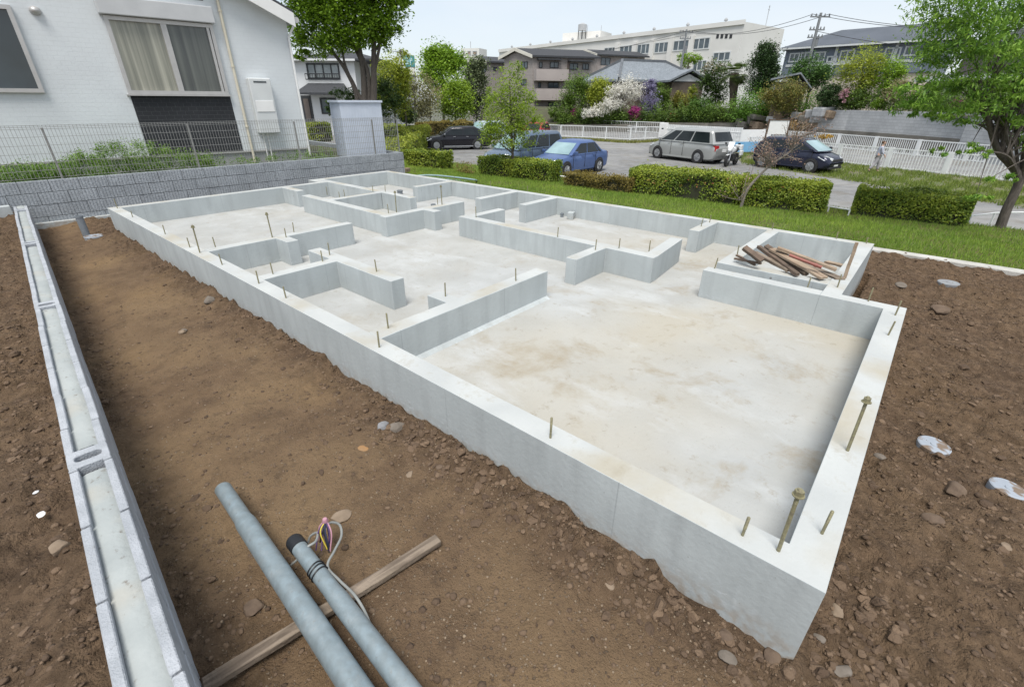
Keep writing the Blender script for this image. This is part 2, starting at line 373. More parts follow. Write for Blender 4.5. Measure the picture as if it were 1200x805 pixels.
def slab_extra(t, src, col, b):
    g = t.nodes.new('ShaderNodeSeparateXYZ'); t.links.new(src, g.inputs[0]); mr = t.nodes.new('ShaderNodeMapRange'); mr.inputs[1].default_value = 5.2; mr.inputs[2].default_value = 2.2; mr.inputs[3].default_value = .22
    t.links.new(mth(t, 'ADD', g.outputs[1], mth(t, 'MULTIPLY', noise(t, src, .6, .3, .7, 3), 1.4)), mr.inputs[0]); bigroom = mr.outputs[0]
    col = mixc(t, mth(t, 'MULTIPLY', mth(t, 'MULTIPLY', noise(t, src, .45, .36, .58, 5, dist=.2), .85), bigroom), col, (.385, .355, .29))
    col = mixc(t, mth(t, 'MULTIPLY', mth(t, 'MULTIPLY', noise(t, src, 1.4, .52, .70, 7, dist=.35, rough=.68), .95), bigroom), col, (.27, .22, .145))
    col = mixc(t, mth(t, 'MULTIPLY', noise(t, src, 2.2, .52, .70, 7, (1, .5, 1), dist=.3, rough=.65), .7), col, (.47, .485, .485))
    col = mixc(t, mth(t, 'MULTIPLY', noise(t, src, 9, .57, .72, 7, rough=.78), .75), col, (.25, .215, .16))
    col = mixc(t, mth(t, 'MULTIPLY', noise(t, src, 24, .60, .68, 5, (1, .3, 1), rough=.7), .35), col, (.33, .31, .28))
    n = t.nodes; v = n.new('ShaderNodeTexVoronoi'); v.feature = 'DISTANCE_TO_EDGE'; v.inputs['Scale'].default_value = .42
    nd = n.new('ShaderNodeTexNoise'); nd.inputs['Scale'].default_value = 4; nd.inputs['Detail'].default_value = 6; t.links.new(src, nd.inputs['Vector'])
    va = n.new('ShaderNodeVectorMath'); va.operation = 'MULTIPLY_ADD'; va.inputs[1].default_value = (.35, .35, .35); t.links.new(nd.outputs['Color'], va.inputs[0]); t.links.new(src, va.inputs[2]); t.links.new(va.outputs[0], v.inputs['Vector'])

    col = mixc(t, mth(t, 'MULTIPLY', noise(t, src, 80, .70, .76, 2), .6), col, (.22, .2, .18))
    return col
M_slab = pm('floor_concrete', (.405, .415, .41), (.34, .345, .335), 2, .8, .2, 35, extra=slab_extra, spec=.3)
ZT, ZS = .40, .095
fnd = thing('house_foundation', 'large pale cast concrete house foundation with low partition walls on bare soil', 'foundation', (0, 0, 0))
def walls(name, rects, z1=ZT, z0=-.12, quad=None):
    """union of wall rectangles as one mesh: flat tops, straight sides"""
    xs = sorted({r[0] for r in rects} | {r[1] for r in rects}); ys = sorted({r[2] for r in rects} | {r[3] for r in rects})
    ins = lambda i, j: 0 <= i < len(xs)-1 and 0 <= j < len(ys)-1 and any(r[0] <= xs[i] and r[1] >= xs[i+1] and r[2] <= ys[j] and r[3] >= ys[j+1] for r in rects)
    bm = bmesh.new(); vc = {}
    def V_(i, j, z):
        k = (i, j, z)
        if k not in vc: vc[k] = bm.verts.new((xs[i]*U, ys[j]*U, z))
        return vc[k]
    for i in range(len(xs)-1):
        for j in range(len(ys)-1):
            if not ins(i, j): continue
            bm.faces.new([V_(i, j, z1), V_(i+1, j, z1), V_(i+1, j+1, z1), V_(i, j+1, z1)]).material_index = 1
            bm.faces.new([V_(i, j, z0), V_(i, j+1, z0), V_(i+1, j+1, z0), V_(i+1, j, z0)])
            for (di, dj, a_, b_) in ((-1, 0, (i, j), (i, j+1)), (1, 0, (i+1, j), (i+1, j+1)), (0, -1, (i, j), (i+1, j)), (0, 1, (i, j+1), (i+1, j+1))):
                if not ins(i+di, j+dj): bm.faces.new([V_(*a_, z0), V_(*b_, z0), V_(*b_, z1), V_(*a_, z1)])
    bmesh.ops.recalc_face_normals(bm, faces=bm.faces)
    bmesh.ops.dissolve_limit(bm, angle_limit=R(1), verts=bm.verts, edges=bm.edges, delimit={'MATERIAL'})
    me = bpy.data.meshes.new(name); bm.to_mesh(me); bm.free()
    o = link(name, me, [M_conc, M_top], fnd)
    b = o.modifiers.new('bevel', 'BEVEL'); b.width = .004; b.segments = 1; b.limit_method = 'ANGLE'; b.angle_limit = R(40)
    return o
t = .095
walls('perimeter_wall', [(0, t, 0, 6.472), (t, 2.208, 0, .098), (2.118, 2.208, .098, .402), (2.208, 3.669, .307, .402), (3.58, 3.669, .402, 6.735),
                         (2.33, 3.58, 6.64, 6.735), (2.33, 2.425, 6.375, 6.64), (t, 2.33, 6.377, 6.472)])
P_ = 'partition_wall'
walls(P_, [(2.118, 2.208, .402, 1.09)])
walls(P_, [(2.35, 2.44, .402, .985), (2.35, 3.58, .985, 1.078)])
walls(P_, [(3.134, 3.58, 1.51, 1.60)])
walls(P_, [(3.002, 3.58, 3.35, 3.442)])
walls(P_, [(2.934, 3.58, 3.956, 4.05)])
walls(P_, [(2.974, 3.58, 5.148, 5.243)])
walls(P_, [(2.425, 2.52, 4.60, 5.217), (2.42, 2.515, 5.217, 6.64), (1.775, 2.42, 5.145, 5.235), (1.68, 1.775, 4.078, 5.671), (1.645, 2.697, 3.982, 4.078), (2.119, 2.212, 3.821, 3.982)])
walls(P_, [(1.785, 1.877, 5.99, 6.377)])
walls(P_, [(t, 1.301, 4.003, 4.09), (.601, .695, 3.821, 4.003)])
walls(P_, [(t, .598, 3.088, 3.18), (.598, .697, 2.463, 3.488)])
walls(P_, [(t, 1.409, 1.855, 1.953), (.598, .69, 1.953, 2.117)])
gw = walls(P_, [(2.143, 2.24, 1.457, 3.491), (1.74, 2.143, 1.85, 1.94), (2.24, 2.69, 3.37, 3.46)])
# the short arm that leaves wall G at a slight angle
a0, a1 = G(774.1, 300.2, ZT), G(761, 297, ZT); b0, b1 = G(799.8, 280.2, ZT), G(785, 276.8, ZT)
mb = MB(); q = [np.array([2.24*U-.03, 1.457*U]), b0[:2], b1[:2], np.array([2.24*U-.03, 1.457*U+.15])]
q[2] = q[1]+np.array([-.02, .15]); mb.prism([tuple(p) for p in q], -.12, ZT-.001)
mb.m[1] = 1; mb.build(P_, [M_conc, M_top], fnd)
mb = MB(); mb.prism([(.02, .02), (X1-.02, .02), (X1-.02, YS2+.02), (X2-.02, YS2+.02), (X2-.02, YR2-.02), (2.36*U, YR2-.02), (2.36*U, YL-.02), (.02, YL-.02)], -.1, ZS)
mb.build('floor_slab', M_slab, fnd)
# mortar fillet along the wall feet of the big room
mb = MB()
for (p, q) in [((t*U, 1.955*U-.155), (1.41*U, 1.955*U-.155)), ]:
    mb.add([(p[0], p[1], ZS), (q[0], q[1], ZS), (q[0], q[1]-.045, ZS), (p[0], p[1]-.045, ZS), (p[0], p[1], ZS+.03), (q[0], q[1], ZS+.03)], [(0, 1, 2, 3), (3, 2, 5, 4), (0, 4, 5, 1), (0, 3, 4), (1, 5, 2)])
mb.build('mortar_fillet', M_conc, fnd)
# anchor bolts: (x, y of foot) and y of tip, read off the photo
M_bolt = pm('zinc_bolt', (.30, .28, .16), (.20, .18, .12), 60, .55, metal=.3)
BO = [(137.8, 244.4, 233.5), (155.5, 254.6, 247.8), (193.8, 274.5, 264.2), (222.7, 290.2, 278.5), (252.5, 289.5, 278), (260.5, 310.4, 297.5), (335.4, 278.3, 267.4),
      (344.5, 272.2, 260.5), (378, 306.3, 294), (386.4, 298.8, 285), (319.9, 321.2, 308.2), (303.5, 332.4, 317.5), (335.2, 349.2, 336), (441.4, 318.4, 304), (455, 384.6, 366.5),
      (444.5, 407, 387.4), (522, 347.3, 330.8), (604.5, 329.2, 314), (653.4, 278, 266), (697.7, 293, 280), (725.3, 291, 279.5), (760.7, 293.3, 281.2), (821.6, 265.4, 256),
      (831.5, 260.8, 252), (837.4, 314.8, 302.3), (863.7, 299.5, 287.8), (946.3, 336.8, 325.2), (981.3, 336.8, 321.7), (1017.5, 353.2, 336.8), (1049, 369.5, 352.5),
      (1040.8, 392.8, 376.5), (963, 625, 598), (870, 627, 605), (645, 513, 489), (455.4, 250, 239), (398, 231.5, 225), (404, 230.2, 222.5), (383.4, 227.3, 219), (437, 224, 218),
      (451.5, 224.8, 217), (557.9, 255, 242), (513, 239.6, 231), (575, 217.5, 212), (618.3, 223.4, 218), (532.5, 210.8, 207), (693.6, 234.8, 230), (905, 269, 261), (980, 280, 272), (1015, 285.5, 278)]
LONG = [(234.3, 296.3, 262.5), (319.2, 278.3, 247.5), (464.6, 248, 224), (518, 240, 216), (993, 528, 466), (912, 645, 572)]
proto_b = {}
for k, (x, yb, yt) in enumerate(BO+LONG):
    P = G(x, yb, ZT); h = min(rise(P, yt), .32); lg = k >= len(BO); key = (lg, round(h, 2))
    if key not in proto_b:
        h = round(h, 2)
        mb = MB(); r_ = .0078 if lg else .0062
        prof = [(r_, -.02), (r_, h)]
        z = .01
        mb.lathe([(r_, -.02), (r_, h-.06)], n=8)
        while z < min(h-.004, 9): 
            if z > h-.07: mb.lathe([(r_-.0015, z), (r_+.001, z+.002), (r_-.0015, z+.004)], n=8)
            z += .005
        mb.lathe([(r_-.001, h-.07), (r_-.001, h)], n=8)
        if lg:
            mb.lathe([(.017, h-.028), (.017, h-.008)], n=6); mb.lathe([(.022, h-.032), (.022, h-.028)], n=12)
            if x > 900: mb.lathe([(.0125, h*.62), (.0125, h-.035)], n=8)
        o = mb.build('anchor_bolt', M_bolt, fnd); proto_b[key] = o
    else:
        o = proto_b[key].copy(); C.objects.link(o)
    o.location = P; o.rotation_euler = (random.gauss(0, .03), random.gauss(0, .03), random.random()*3)
# bits standing on the slab
M_pvc = pm('grey_pvc', (.22, .24, .26), (.17, .19, .21), 20, .5)
def pipe_stub(px, py, r, h, label):
    P = G(px, py, ZS); mb = MB(); x, y = P[:2]
    mb.lathe([(r, ZS-.03), (r, ZS+h-.02), (r*1.15, ZS+h-.02), (r*1.15, ZS+h), (r*.8, ZS+h), (r*.8, ZS+h-.03)], (x, y, 0), 16)
    tag(mb.build('pipe_stub', M_pvc, base=(x, y, ZS), smooth=True), label, 'pipe', 'plastic pipe stubs in the slab')
pipe_stub(658.5, 254.5, .03, .07, 'thin grey pipe stub beside the squat grey block in the back room of the foundation')
pipe_stub(469, 228.5, .06, .10, 'grey pipe stub on the slab of the farthest corner room of the foundation')
pipe_stub(461, 229, .03, .05, 'low thin pipe end left of a wider stub in the farthest corner room')
pipe_stub(508, 243.5, .045, .07, 'grey pipe end at the foot of a short partition beside two tall bolts')
P = G(669, 256.5, ZS); mb = MB(); mb.obox((P[0], P[1], ZS+.06), .13, .11, .12, .3)
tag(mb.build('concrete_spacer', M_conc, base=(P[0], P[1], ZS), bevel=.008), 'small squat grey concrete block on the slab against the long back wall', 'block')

# =================================================================== HOLLOW BLOCK WALL (left) AND ITS BLOCKS
def blk_extra(t, src, col, b):
    col = mixc(t, mth(t, 'MULTIPLY', noise(t, src, 1.6, .5, .75, 5), .5), col, (.30, .32, .35))
    return mixc(t, mth(t, 'MULTIPLY', noise(t, src, 95, .62, .72, 2), .6), col, (.26, .27, .28))
M_blk = pm('concrete_block', (.41, .43, .46), (.32, .34, .365), 9, .95, .5, 130, extra=blk_extra, spec=.2)
def mort_extra(t, src, col, b):
    col = mixc(t, mth(t, 'MULTIPLY', noise(t, src, 16, .60, .70, 6, rough=.7), .8), col, (.13, .10, .075))
    return mixc(t, mth(t, 'MULTIPLY', noise(t, src, 3, .55, .7, 4), .5), col, (.40, .38, .33))
M_mort = pm('core_mortar', (.36, .385, .38), (.30, .325, .325), 5, .85, .25, 40, extra=mort_extra, spec=.25)
lw = thing('hollow_block_wall', 'low wall of grey hollow concrete blocks with mortar filled cores along the left of the trench', 'block wall', (-1.6, 1.4, 0))
wa = np.array([-1.70, 1.4]); wb = np.array([-.89, 11.72]); wu = (wb-wa)/np.linalg.norm(wb-wa); wn = np.array([wu[1], -wu[0]])
def lwp(s, o, z): p = wa+wu*s+wn*o; return (p[0], p[1], z)
BL, BH, TW = .455, .193, .165
def wall_block(s0, z0, kind):
    """one block: two face shells with a trough between, or (kind 1) a bridged end with an oval hole"""
    mb = MB(); g = .005; s1 = s0+BL-g*1.2; z1 = z0+BH; hw = TW/2; sh = .034
    jx = random.uniform(-.003, .003); jz = random.uniform(-.002, .002); z1 += jz
    def bx(a, b, o0, o1, c, d): mb.hexa([lwp(a, o0+jx, c), lwp(b, o0+jx, c), lwp(b, o1+jx, c), lwp(a, o1+jx, c), lwp(a, o0+jx, d), lwp(b, o0+jx, d), lwp(b, o1+jx, d), lwp(a, o1+jx, d)])
    if kind == 2: bx(s0+g, s1, -hw, hw, z0, z1); return mb
    if kind == 0:
        bx(s0+g, s1, -hw, -hw+sh, z0, z1); bx(s0+g, s1, hw-sh, hw, z0, z1)
    else:
        wdt = .16; sc = s0+.10
        bx(s0+g, sc-wdt/2, -hw, -hw+sh, z0, z1); bx(s0+g, sc-wdt/2, hw-sh, hw, z0, z1)
        bx(sc+wdt/2, s1, -hw, -hw+sh, z0, z1); bx(sc+wdt/2, s1, hw-sh, hw, z0, z1)
        # bridge with an oval hole
        n = 24; outer = []; inner = []
        for k in range(n):
            a = 2*math.pi*k/n; ca, sa = math.cos(a), math.sin(a)
            m_ = max(abs(ca)/(wdt/2), abs(sa)/hw); outer.append((ca/m_, sa/m_))
            inner.append((.030*(1 if ca > 0 else -1)*abs(ca)**.8, .026*sa+(.028 if sa > 0.01 else (-.028 if sa < -.01 else 0))))
        vs = [lwp(sc+x, y+jx, z1) for x, y in outer]+[lwp(sc+x, y+jx, z1) for x, y in inner]+[lwp(sc+x, y+jx, z1-.13) for x, y in inner]+[lwp(sc+x, y+jx, z0) for x, y in outer]
        fs = []
        for k in range(n):
            j = (k+1) % n
            fs += [(k, j, n+j, n+k), (n+k, n+j, 2*n+j, 2*n+k), (k, 3*n+k, 3*n+j, j)]
        fs.append(tuple(range(2*n, 3*n)))
        mb.add(vs, fs)
    return mb
s = -3.1; k = 0
WL = np.linalg.norm(wb-wa)
while s+BL < WL+.02:
    kind = 1 if k % 6 == 4 else 0
    wall_block(s, ZT-BH-.003, kind).build('concrete_block', M_blk, lw, bevel=.004, seg=1)
    k += 1; s += BL
s = -3.1-BL/2
while s+BL < WL-.05:
    wall_block(s, ZT-2*BH-.012, 2).build('concrete_block', M_blk, lw, bevel=.004, seg=1); s += BL
mb = MB(); n = 160; hw = TW/2-.032
vs = []; fs = []
for i in range(n+1):
    ss = -3.1+(WL+3.08)*i/n
    for j in range(5):
        o = -hw+2*hw*j/4; z = ZT-.03+.012*float(fbm(np.array(ss), np.array(o*3), 3.1, 3, 8))-.010*(1 if j in (0, 4) else 0)
        vs.append(lwp(ss, o, z))
for i in range(n):
    for j in range(4): fs.append((i*5+j, i*5+j+1, i*5+j+6, i*5+j+5))
# leave the oval holes open
holes = []; s = -3.1; k = 0
while s+BL < WL+.02:
    if k % 6 == 4: holes.append((s+.02, s+.18))
    k += 1; s += BL
def free(f):
    ss = -3.1+(WL+3.08)*(f[0]//5)/n
    return not any(a-.07 < ss < b+.01 for a, b in holes)
mb.add(vs, [f for f in fs if free(f)])
mb.build('core_mortar', M_mort, lw, smooth=True)
mb = MB()
for a_, b_ in holes: pass
mb.hexa([lwp(-3.1, -TW/2+.004, -.2), lwp(WL, -TW/2+.004, -.2), lwp(WL, TW/2-.004, -.2), lwp(-3.1, TW/2-.004, -.2), lwp(-3.1, -TW/2+.004, 0.0), lwp(WL, -TW/2+.004, 0.0), lwp(WL, TW/2-.004, 0.0), lwp(-3.1, TW/2-.004, 0.0)])
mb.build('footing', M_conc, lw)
# concrete panel wall joining it at the far left
mb = MB(); pA = np.array([-3.6, 11.93]); pB = np.array([-1.02, 11.73])
mb.hexa([(pA[0], pA[1]-.16, -.2), (pB[0], pB[1]-.16, -.2), (pB[0], pB[1], -.2), (pA[0], pA[1], -.2), (pA[0], pA[1]-.16, .40), (pB[0], pB[1]-.16, .40), (pB[0], pB[1], .40), (pA[0], pA[1], .40)])
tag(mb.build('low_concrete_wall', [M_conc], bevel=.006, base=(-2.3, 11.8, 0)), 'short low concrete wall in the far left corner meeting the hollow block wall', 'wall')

# =================================================================== SPLIT-FACE BLOCK WALL, WIRE FENCE
def split_extra(t, src, col, b):
    n = t.nodes
    xyz = sep(t, src)
    # vertical ribs worked into the block faces
    wv = n.new('ShaderNodeTexWave'); wv.wave_type = 'BANDS'; wv.bands_direction = 'X'; wv.inputs['Scale'].default_value = 6.5
    wv.inputs['Distortion'].default_value = .6; wv.inputs['Detail'].default_value = 2; t.links.new(src, wv.inputs['Vector'])
    f = n.new('ShaderNodeTexNoise'); f.inputs['Scale'].default_value = 45; f.inputs['Detail'].default_value = 7; t.links.new(src, f.inputs['Vector'])
    h = mth(t, 'ADD', mth(t, 'MULTIPLY', wv.outputs[0], .7), f.outputs[0])
    bn = n.new('ShaderNodeBump'); bn.inputs['Strength'].default_value = .5; bn.inputs['Distance'].default_value = .02
    t.links.new(h, bn.inputs['Height']); t.links.new(bn.outputs[0], b.inputs['Normal'])
    col = mixc(t, noise(t, src, 40, .45, .7, 4), col, (.22, .235, .25))
    return mixc(t, mth(t, 'MULTIPLY', noise(t, src, 1.2, .5, .7, 4), .4), col, (.24, .26, .275))
M_split = pm('split_face_block', (.37, .40, .43), (.29, .315, .34), 4, .95, extra=split_extra, spec=.2)
M_joint = pm('dark_joint', (.17, .18, .19), (.13, .135, .14), 20, .95)
rw = thing('split_face_block_wall', 'grey split faced block wall behind the foundation holding up the yard of the white house', 'block wall', bw(5, 0, 0))
CH = .2; BW_ = .40
for c_ in range(6):
    z1 = bwt-c_*CH; z0 = z1-CH+.009; n = int(BWL/BW_)+2
    mb = MB()
    for k in range(-1, n):
        s0 = k*BW_+(BW_/2 if c_ % 2 else 0)+.004; s1 = s0+BW_-.008; s0 = max(s0, 0); s1 = min(s1, BWL)
        if s1-s0 < .03: continue
        jo = random.uniform(-.003, .003)
        mb.hexa([bw(s0, jo, z0), bw(s1, jo, z0), bw(s1, .12, z0), bw(s0, .12, z0), bw(s0, jo, z1), bw(s1, jo, z1), bw(s1, .12, z1), bw(s0, .12, z1)])
    # return along the right side
    for k in range(0, 14):
        s0 = k*BW_+.13; s1 = s0+BW_-.008
        mb.hexa([bw(BWL-.12, s0, z0), bw(BWL, s0, z0), bw(BWL, s1, z0), bw(BWL-.12, s1, z0), bw(BWL-.12, s0, z1), bw(BWL, s0, z1), bw(BWL, s1, z1), bw(BWL-.12, s1, z1)])
    mb.build('block_course', M_split, rw, bevel=.004, seg=1)
mb = MB(); mb.hexa([bw(.01, .008, -.5), bw(BWL-.01, .008, -.5), bw(BWL-.01, .11, -.5), bw(.01, .11, -.5), bw(.01, .008, bwt-.012), bw(BWL-.01, .008, bwt-.012), bw(BWL-.01, .11, bwt-.012), bw(.01, .11, bwt-.012)])
mb.build('mortar_bed', M_joint, rw)
mb = MB(); mb.hexa([bw(2.4, -.10, -.4), bw(BWL, -.10, -.4), bw(BWL, -.004, -.4), bw(2.4, -.004, -.4), bw(2.4, -.10, .045), bw(BWL, -.10, .045), bw(BWL, -.004, .045), bw(2.4, -.004, .045)])
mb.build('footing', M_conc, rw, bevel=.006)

M_wire = pm('fence_wire', (.34, .34, .33), (.28, .28, .27), 20, .5, metal=.3)
fe = thing('wire_mesh_fence', 'thin grey wire mesh fence on top of the split faced block wall', 'fence', bw(5, .05, bwt))
def s_of(px, py):
    P = G(px, py, bwt); return (P[:2]-bwA)@bu
fh = .86
ps = [s_of(74.5, 210.5), s_of(230.5, 196), s_of(347, 186.7), s_of(437, 180.5), BWL-.08]
ps = [ps[0]-2.0]+ps
for s0 in ps:
    mb = MB(); p = bw(s0, .05, 0); mb.tube([(p[0], p[1], bwt-.05), (p[0], p[1], bwt+fh-.06)], .017, 8); mb.lathe([(.02, bwt+fh-.06), (.02, bwt+fh-.045), (.008, bwt+fh-.04)], (p[0], p[1], 0), 8)
    mb.build('post', M_wire, fe)
for a_, b_ in zip(ps[:-1], ps[1:]):
    mb = MB(); s0 = a_+.01; r_ = .0026
    while s0 < b_-.005:
        p = bw(s0, .027, bwt+.03); q = bw(s0, .027, bwt+fh); mb.bar(p, q, r_*2); s0 += .05
    for z in (.04, .16, .29, .42, .55, .68, .80, .855):
        mb.bar(bw(a_+.005, .022, bwt+z), bw(b_-.005, .022, bwt+z), .0055)
    mb.bar(bw(a_+.005, .003, bwt+fh-.03), bw(b_-.005, .003, bwt+fh-.03), .006)
    mb.build('mesh_panel', M_wire, fe)

# weeds and plants between fence and house
M_weed = leafmat('weed_leaf', (.26, .40, .09), (.10, .20, .03), .5, .35)
def leaves(name, centers, rad, per, size, mat_, flat=1., up=.4, aspect=.5, tintb=None, seed=1, label=None, cat=None, kind=None, parent=None, group=None, base=None, droop=0):
    """centers (n,3), rad (n,) or scalar: gaussian clumps of small diamond leaves"""
    r = np.random.default_rng(seed); cs = np.asarray(centers, float); n = len(cs); rad = np.broadcast_to(rad, (n,))
    ci = np.repeat(np.arange(n), per); k = len(ci)
    d = r.standard_normal((k, 3)); ln = np.linalg.norm(d, axis=1, keepdims=True); d = d/ln*np.minimum(ln*.62, 1.5)
    off = d*rad[ci, None]; off[:, 2] *= flat
    P = cs[ci]+off
    nr = r.standard_normal((k, 3)); nr[:, 2] = np.abs(nr[:, 2])+up*2; nr /= np.linalg.norm(nr, axis=1, keepdims=True)
    tv = np.cross(nr, r.standard_normal((k, 3))); tv /= np.linalg.norm(tv, axis=1, keepdims=True); bv = np.cross(nr, tv)
    tv[:, 2] -= droop; sz = size*(.6+.8*r.random(k))[:, None]
    V = np.stack([P-tv*sz*.5, P+bv*sz*aspect*.5, P+tv*sz*.5+nr*sz*-.12, P-bv*sz*aspect*.5], 1).reshape(-1, 3)
    F = np.arange(4*k).reshape(k, 4)
    ct = r.random(n)*.7 if tintb is None else tintb
    t_ = np.clip(ct[ci]+.3*r.random(k), 0, 1)
    o_ = rootoff(parent) if parent is not None else (np.array(base) if base is not None else np.zeros(3))
    o = link(name, fastmesh(name, V-o_, F, t_), mat_, parent, base)
    if label or kind: tag(o, label, cat, group, kind)
    return o
cs = []; rads = []
for i in range(900):
    s0 = random.uniform(1.2, 8.6); amp = .16+.42*math.exp(-((s0-4.55)/1.0)**2)+.10*math.exp(-((s0-2.6)/.8)**2)+.05*random.random()
    if s0 > 5.9 and random.random() < .8: continue
    o = random.uniform(.18, .8); z = .62+random.random()*amp
    cs.append(bw(s0, o, z)); rads.append(.05+.05*random.random())
leaves('weeds', cs, np.array(rads), 46, .045, M_weed, 1.2, .2, .35, seed=3, label='rank green weeds growing between the wire fence and the white house', cat='weeds', kind='stuff')

# =================================================================== WHITE HOUSE AT THE LEFT
class Face:
    """a vertical facade: s along it, o out of it (towards the camera), z up"""
    def __init__(s, A, B):
        s.A = np.array(A[:2]); d = np.array(B[:2])-s.A; s.L = float(np.linalg.norm(d)); s.u = d/s.L; s.n = np.array([s.u[1], -s.u[0]])
        if s.n@(CAM[:2]-s.A) < 0: s.n = -s.n
    def on(s, px, py):
        d = ray(px, py); t_ = ((s.A-CAM[:2])@s.n)/(d[:2]@s.n); P = CAM+d*t_; return float((P[:2]-s.A)@s.u), float(P[2])
    def p(s, a, o, z): q = s.A+s.u*a+s.n*o; return (q[0], q[1], z)
    def box(s, mb, s0, s1, o0, o1, z0, z1):
        return mb.hexa([s.p(s0, o1, z0), s.p(s1, o1, z0), s.p(s1, o0, z0), s.p(s0, o0, z0), s.p(s0, o1, z1), s.p(s1, o1, z1), s.p(s1, o0, z1), s.p(s0, o0, z1)])
def window(F, s0, s1, z0, z1, parent, mfr, mgl, fr=.06, o=.0, panes=2, name='window', curtain=None, depth=.05):
    mb = MB(); F.box(mb, s0, s1, o-.02, o+depth, z0, z0+fr); F.box(mb, s0, s1, o-.02, o+depth, z1-fr, z1)
    F.box(mb, s0, s0+fr, o-.02, o+depth, z0+fr, z1-fr); F.box(mb, s1-fr, s1, o-.02, o+depth, z0+fr, z1-fr)
    for k in range(1, panes):
        c = s0+(s1-s0)*k/panes; F.box(mb, c-fr*.45, c+fr*.45, o-.02, o+depth*.8, z0+fr, z1-fr)
    w_ = mb.build(name, mfr, parent)
    mb = MB(); F.box(mb, s0+fr*.6, s1-fr*.6, o+.004, o+.012, z0+fr*.6, z1-fr*.6)
    g = MB(); F.box(g, s0+fr*.6, s1-fr*.6, o+.004, o+.012, z0+fr*.6, z1-fr*.6); g.build('pane', mgl, w_)
    return w_
def sid_extra(t, src, col, b):
    n = t.nodes; xyz = sep(t, src)
    br = n.new('ShaderNodeTexBrick'); mp_ = n.new('ShaderNodeMapping'); mp_.inputs['Rotation'].default_value = (R(90), 0, 0); t.links.new(src, mp_.inputs[0])
    cmb = n.new('ShaderNodeCombineXYZ'); t.links.new(xyz[0], cmb.inputs[0]); t.links.new(xyz[2], cmb.inputs[1])
    t.links.new(cmb.outputs[0], br.inputs['Vector'])
    br.inputs['Scale'].default_value = 1; br.inputs['Brick Width'].default_value = .15; br.inputs['Row Height'].default_value = .0765; br.inputs['Mortar Size'].default_value = .003
    br.inputs['Mortar Smooth'].default_value = .6; br.offset = .5
    br.inputs['Color1'].default_value = (1, 1, 1, 1); br.inputs['Color2'].default_value = (.6, .6, .6, 1); br.inputs['Mortar'].default_value = (0, 0, 0, 1)
    f = n.new('ShaderNodeTexNoise'); f.inputs['Scale'].default_value = 30; f.inputs['Detail'].default_value = 5; t.links.new(src, f.inputs['Vector'])
    h = mth(t, 'ADD', br.outputs[0], mth(t, 'MULTIPLY', f.outputs[0], .7))
    bn = n.new('ShaderNodeBump'); bn.inputs['Strength'].default_value = .35; bn.inputs['Distance'].default_value = .008
    t.links.new(h, bn.inputs['Height']); t.links.new(bn.outputs[0], b.inputs['Normal'])
    return mixc(t, mth(t, 'MULTIPLY', br.outputs['Fac'], .14), col, (.35, .36, .37))
M_sid = pm('white_siding', (.63, .665, .685), (.59, .62, .64), 2, .7, extra=sid_extra, spec=.3)
M_dsid = pm('charcoal_siding', (.035, .037, .042), (.026, .028, .032), 2, .75, extra=sid_extra, spec=.3)
M_alu = pm('aluminium_frame', (.50, .49, .48), (.45, .44, .43), 8, .4, metal=.4)
M_white = pm('white_paint', (.76, .76, .75), (.72, .72, .71), 4, .55)
M_cream = pm('cream_pipe', (.62, .58, .47), (.56, .52, .42), 4, .5)
M_droof = pm('dark_roof', (.05, .053, .06), (.035, .037, .042), 8, .8, .3, 30)
M_grey = pm('grey_render', (.38, .39, .40), (.33, .34, .35), 3, .9, .2, 40)
hA, hB = G(0, 193, .9), G(362, 173, .9); HF = Face(hA, hB)
hs = thing('white_house', 'white sided house with charcoal panels behind the wire fence at the left edge', 'house', HF.p(HF.L/2, -3, .6))
x0s = -2.6
hz0 = .9
c1 = HF.on(352, 85)
hR = HF.L
eR = HF.on(341, 20)
ridge_s = x0s+.2
rkA = HF.on(343, 14); rkB = HF.on(300, -9)
slope = (rkB[1]-rkA[1])/max(.05, rkA[0]-rkB[0])
zE = rkA[1]-.12; slope = .45
mb = MB(); top = []
pk_ = hR-5.2
# gable facade and depth
pts = [(x0s, hz0), (hR, hz0), (hR, zE), (pk_, zE+slope*(hR-pk_)), (x0s, zE+slope*(hR-pk_)-slope*(pk_-x0s))]
vs = [HF.p(a, 0, z) for a, z in pts]+[HF.p(a, -8, z) for a, z in pts]
mb.add(vs, [tuple(range(5)), tuple(range(5, 10))]+[(i, (i+1) % 5, 5+(i+1) % 5, 5+i) for i in range(5)])
mb.build('wall', M_sid, hs)
mb = MB(); HF.box(mb, x0s, hR-.03, -7.9, -.03, .1, hz0-.004); mb.build('plinth', M_grey, hs)
mb = MB(); HF.box(mb, x0s, hR+.01, -.01, .015, hz0-.03, hz0+.004); mb.build('drip_edge', M_alu, hs)
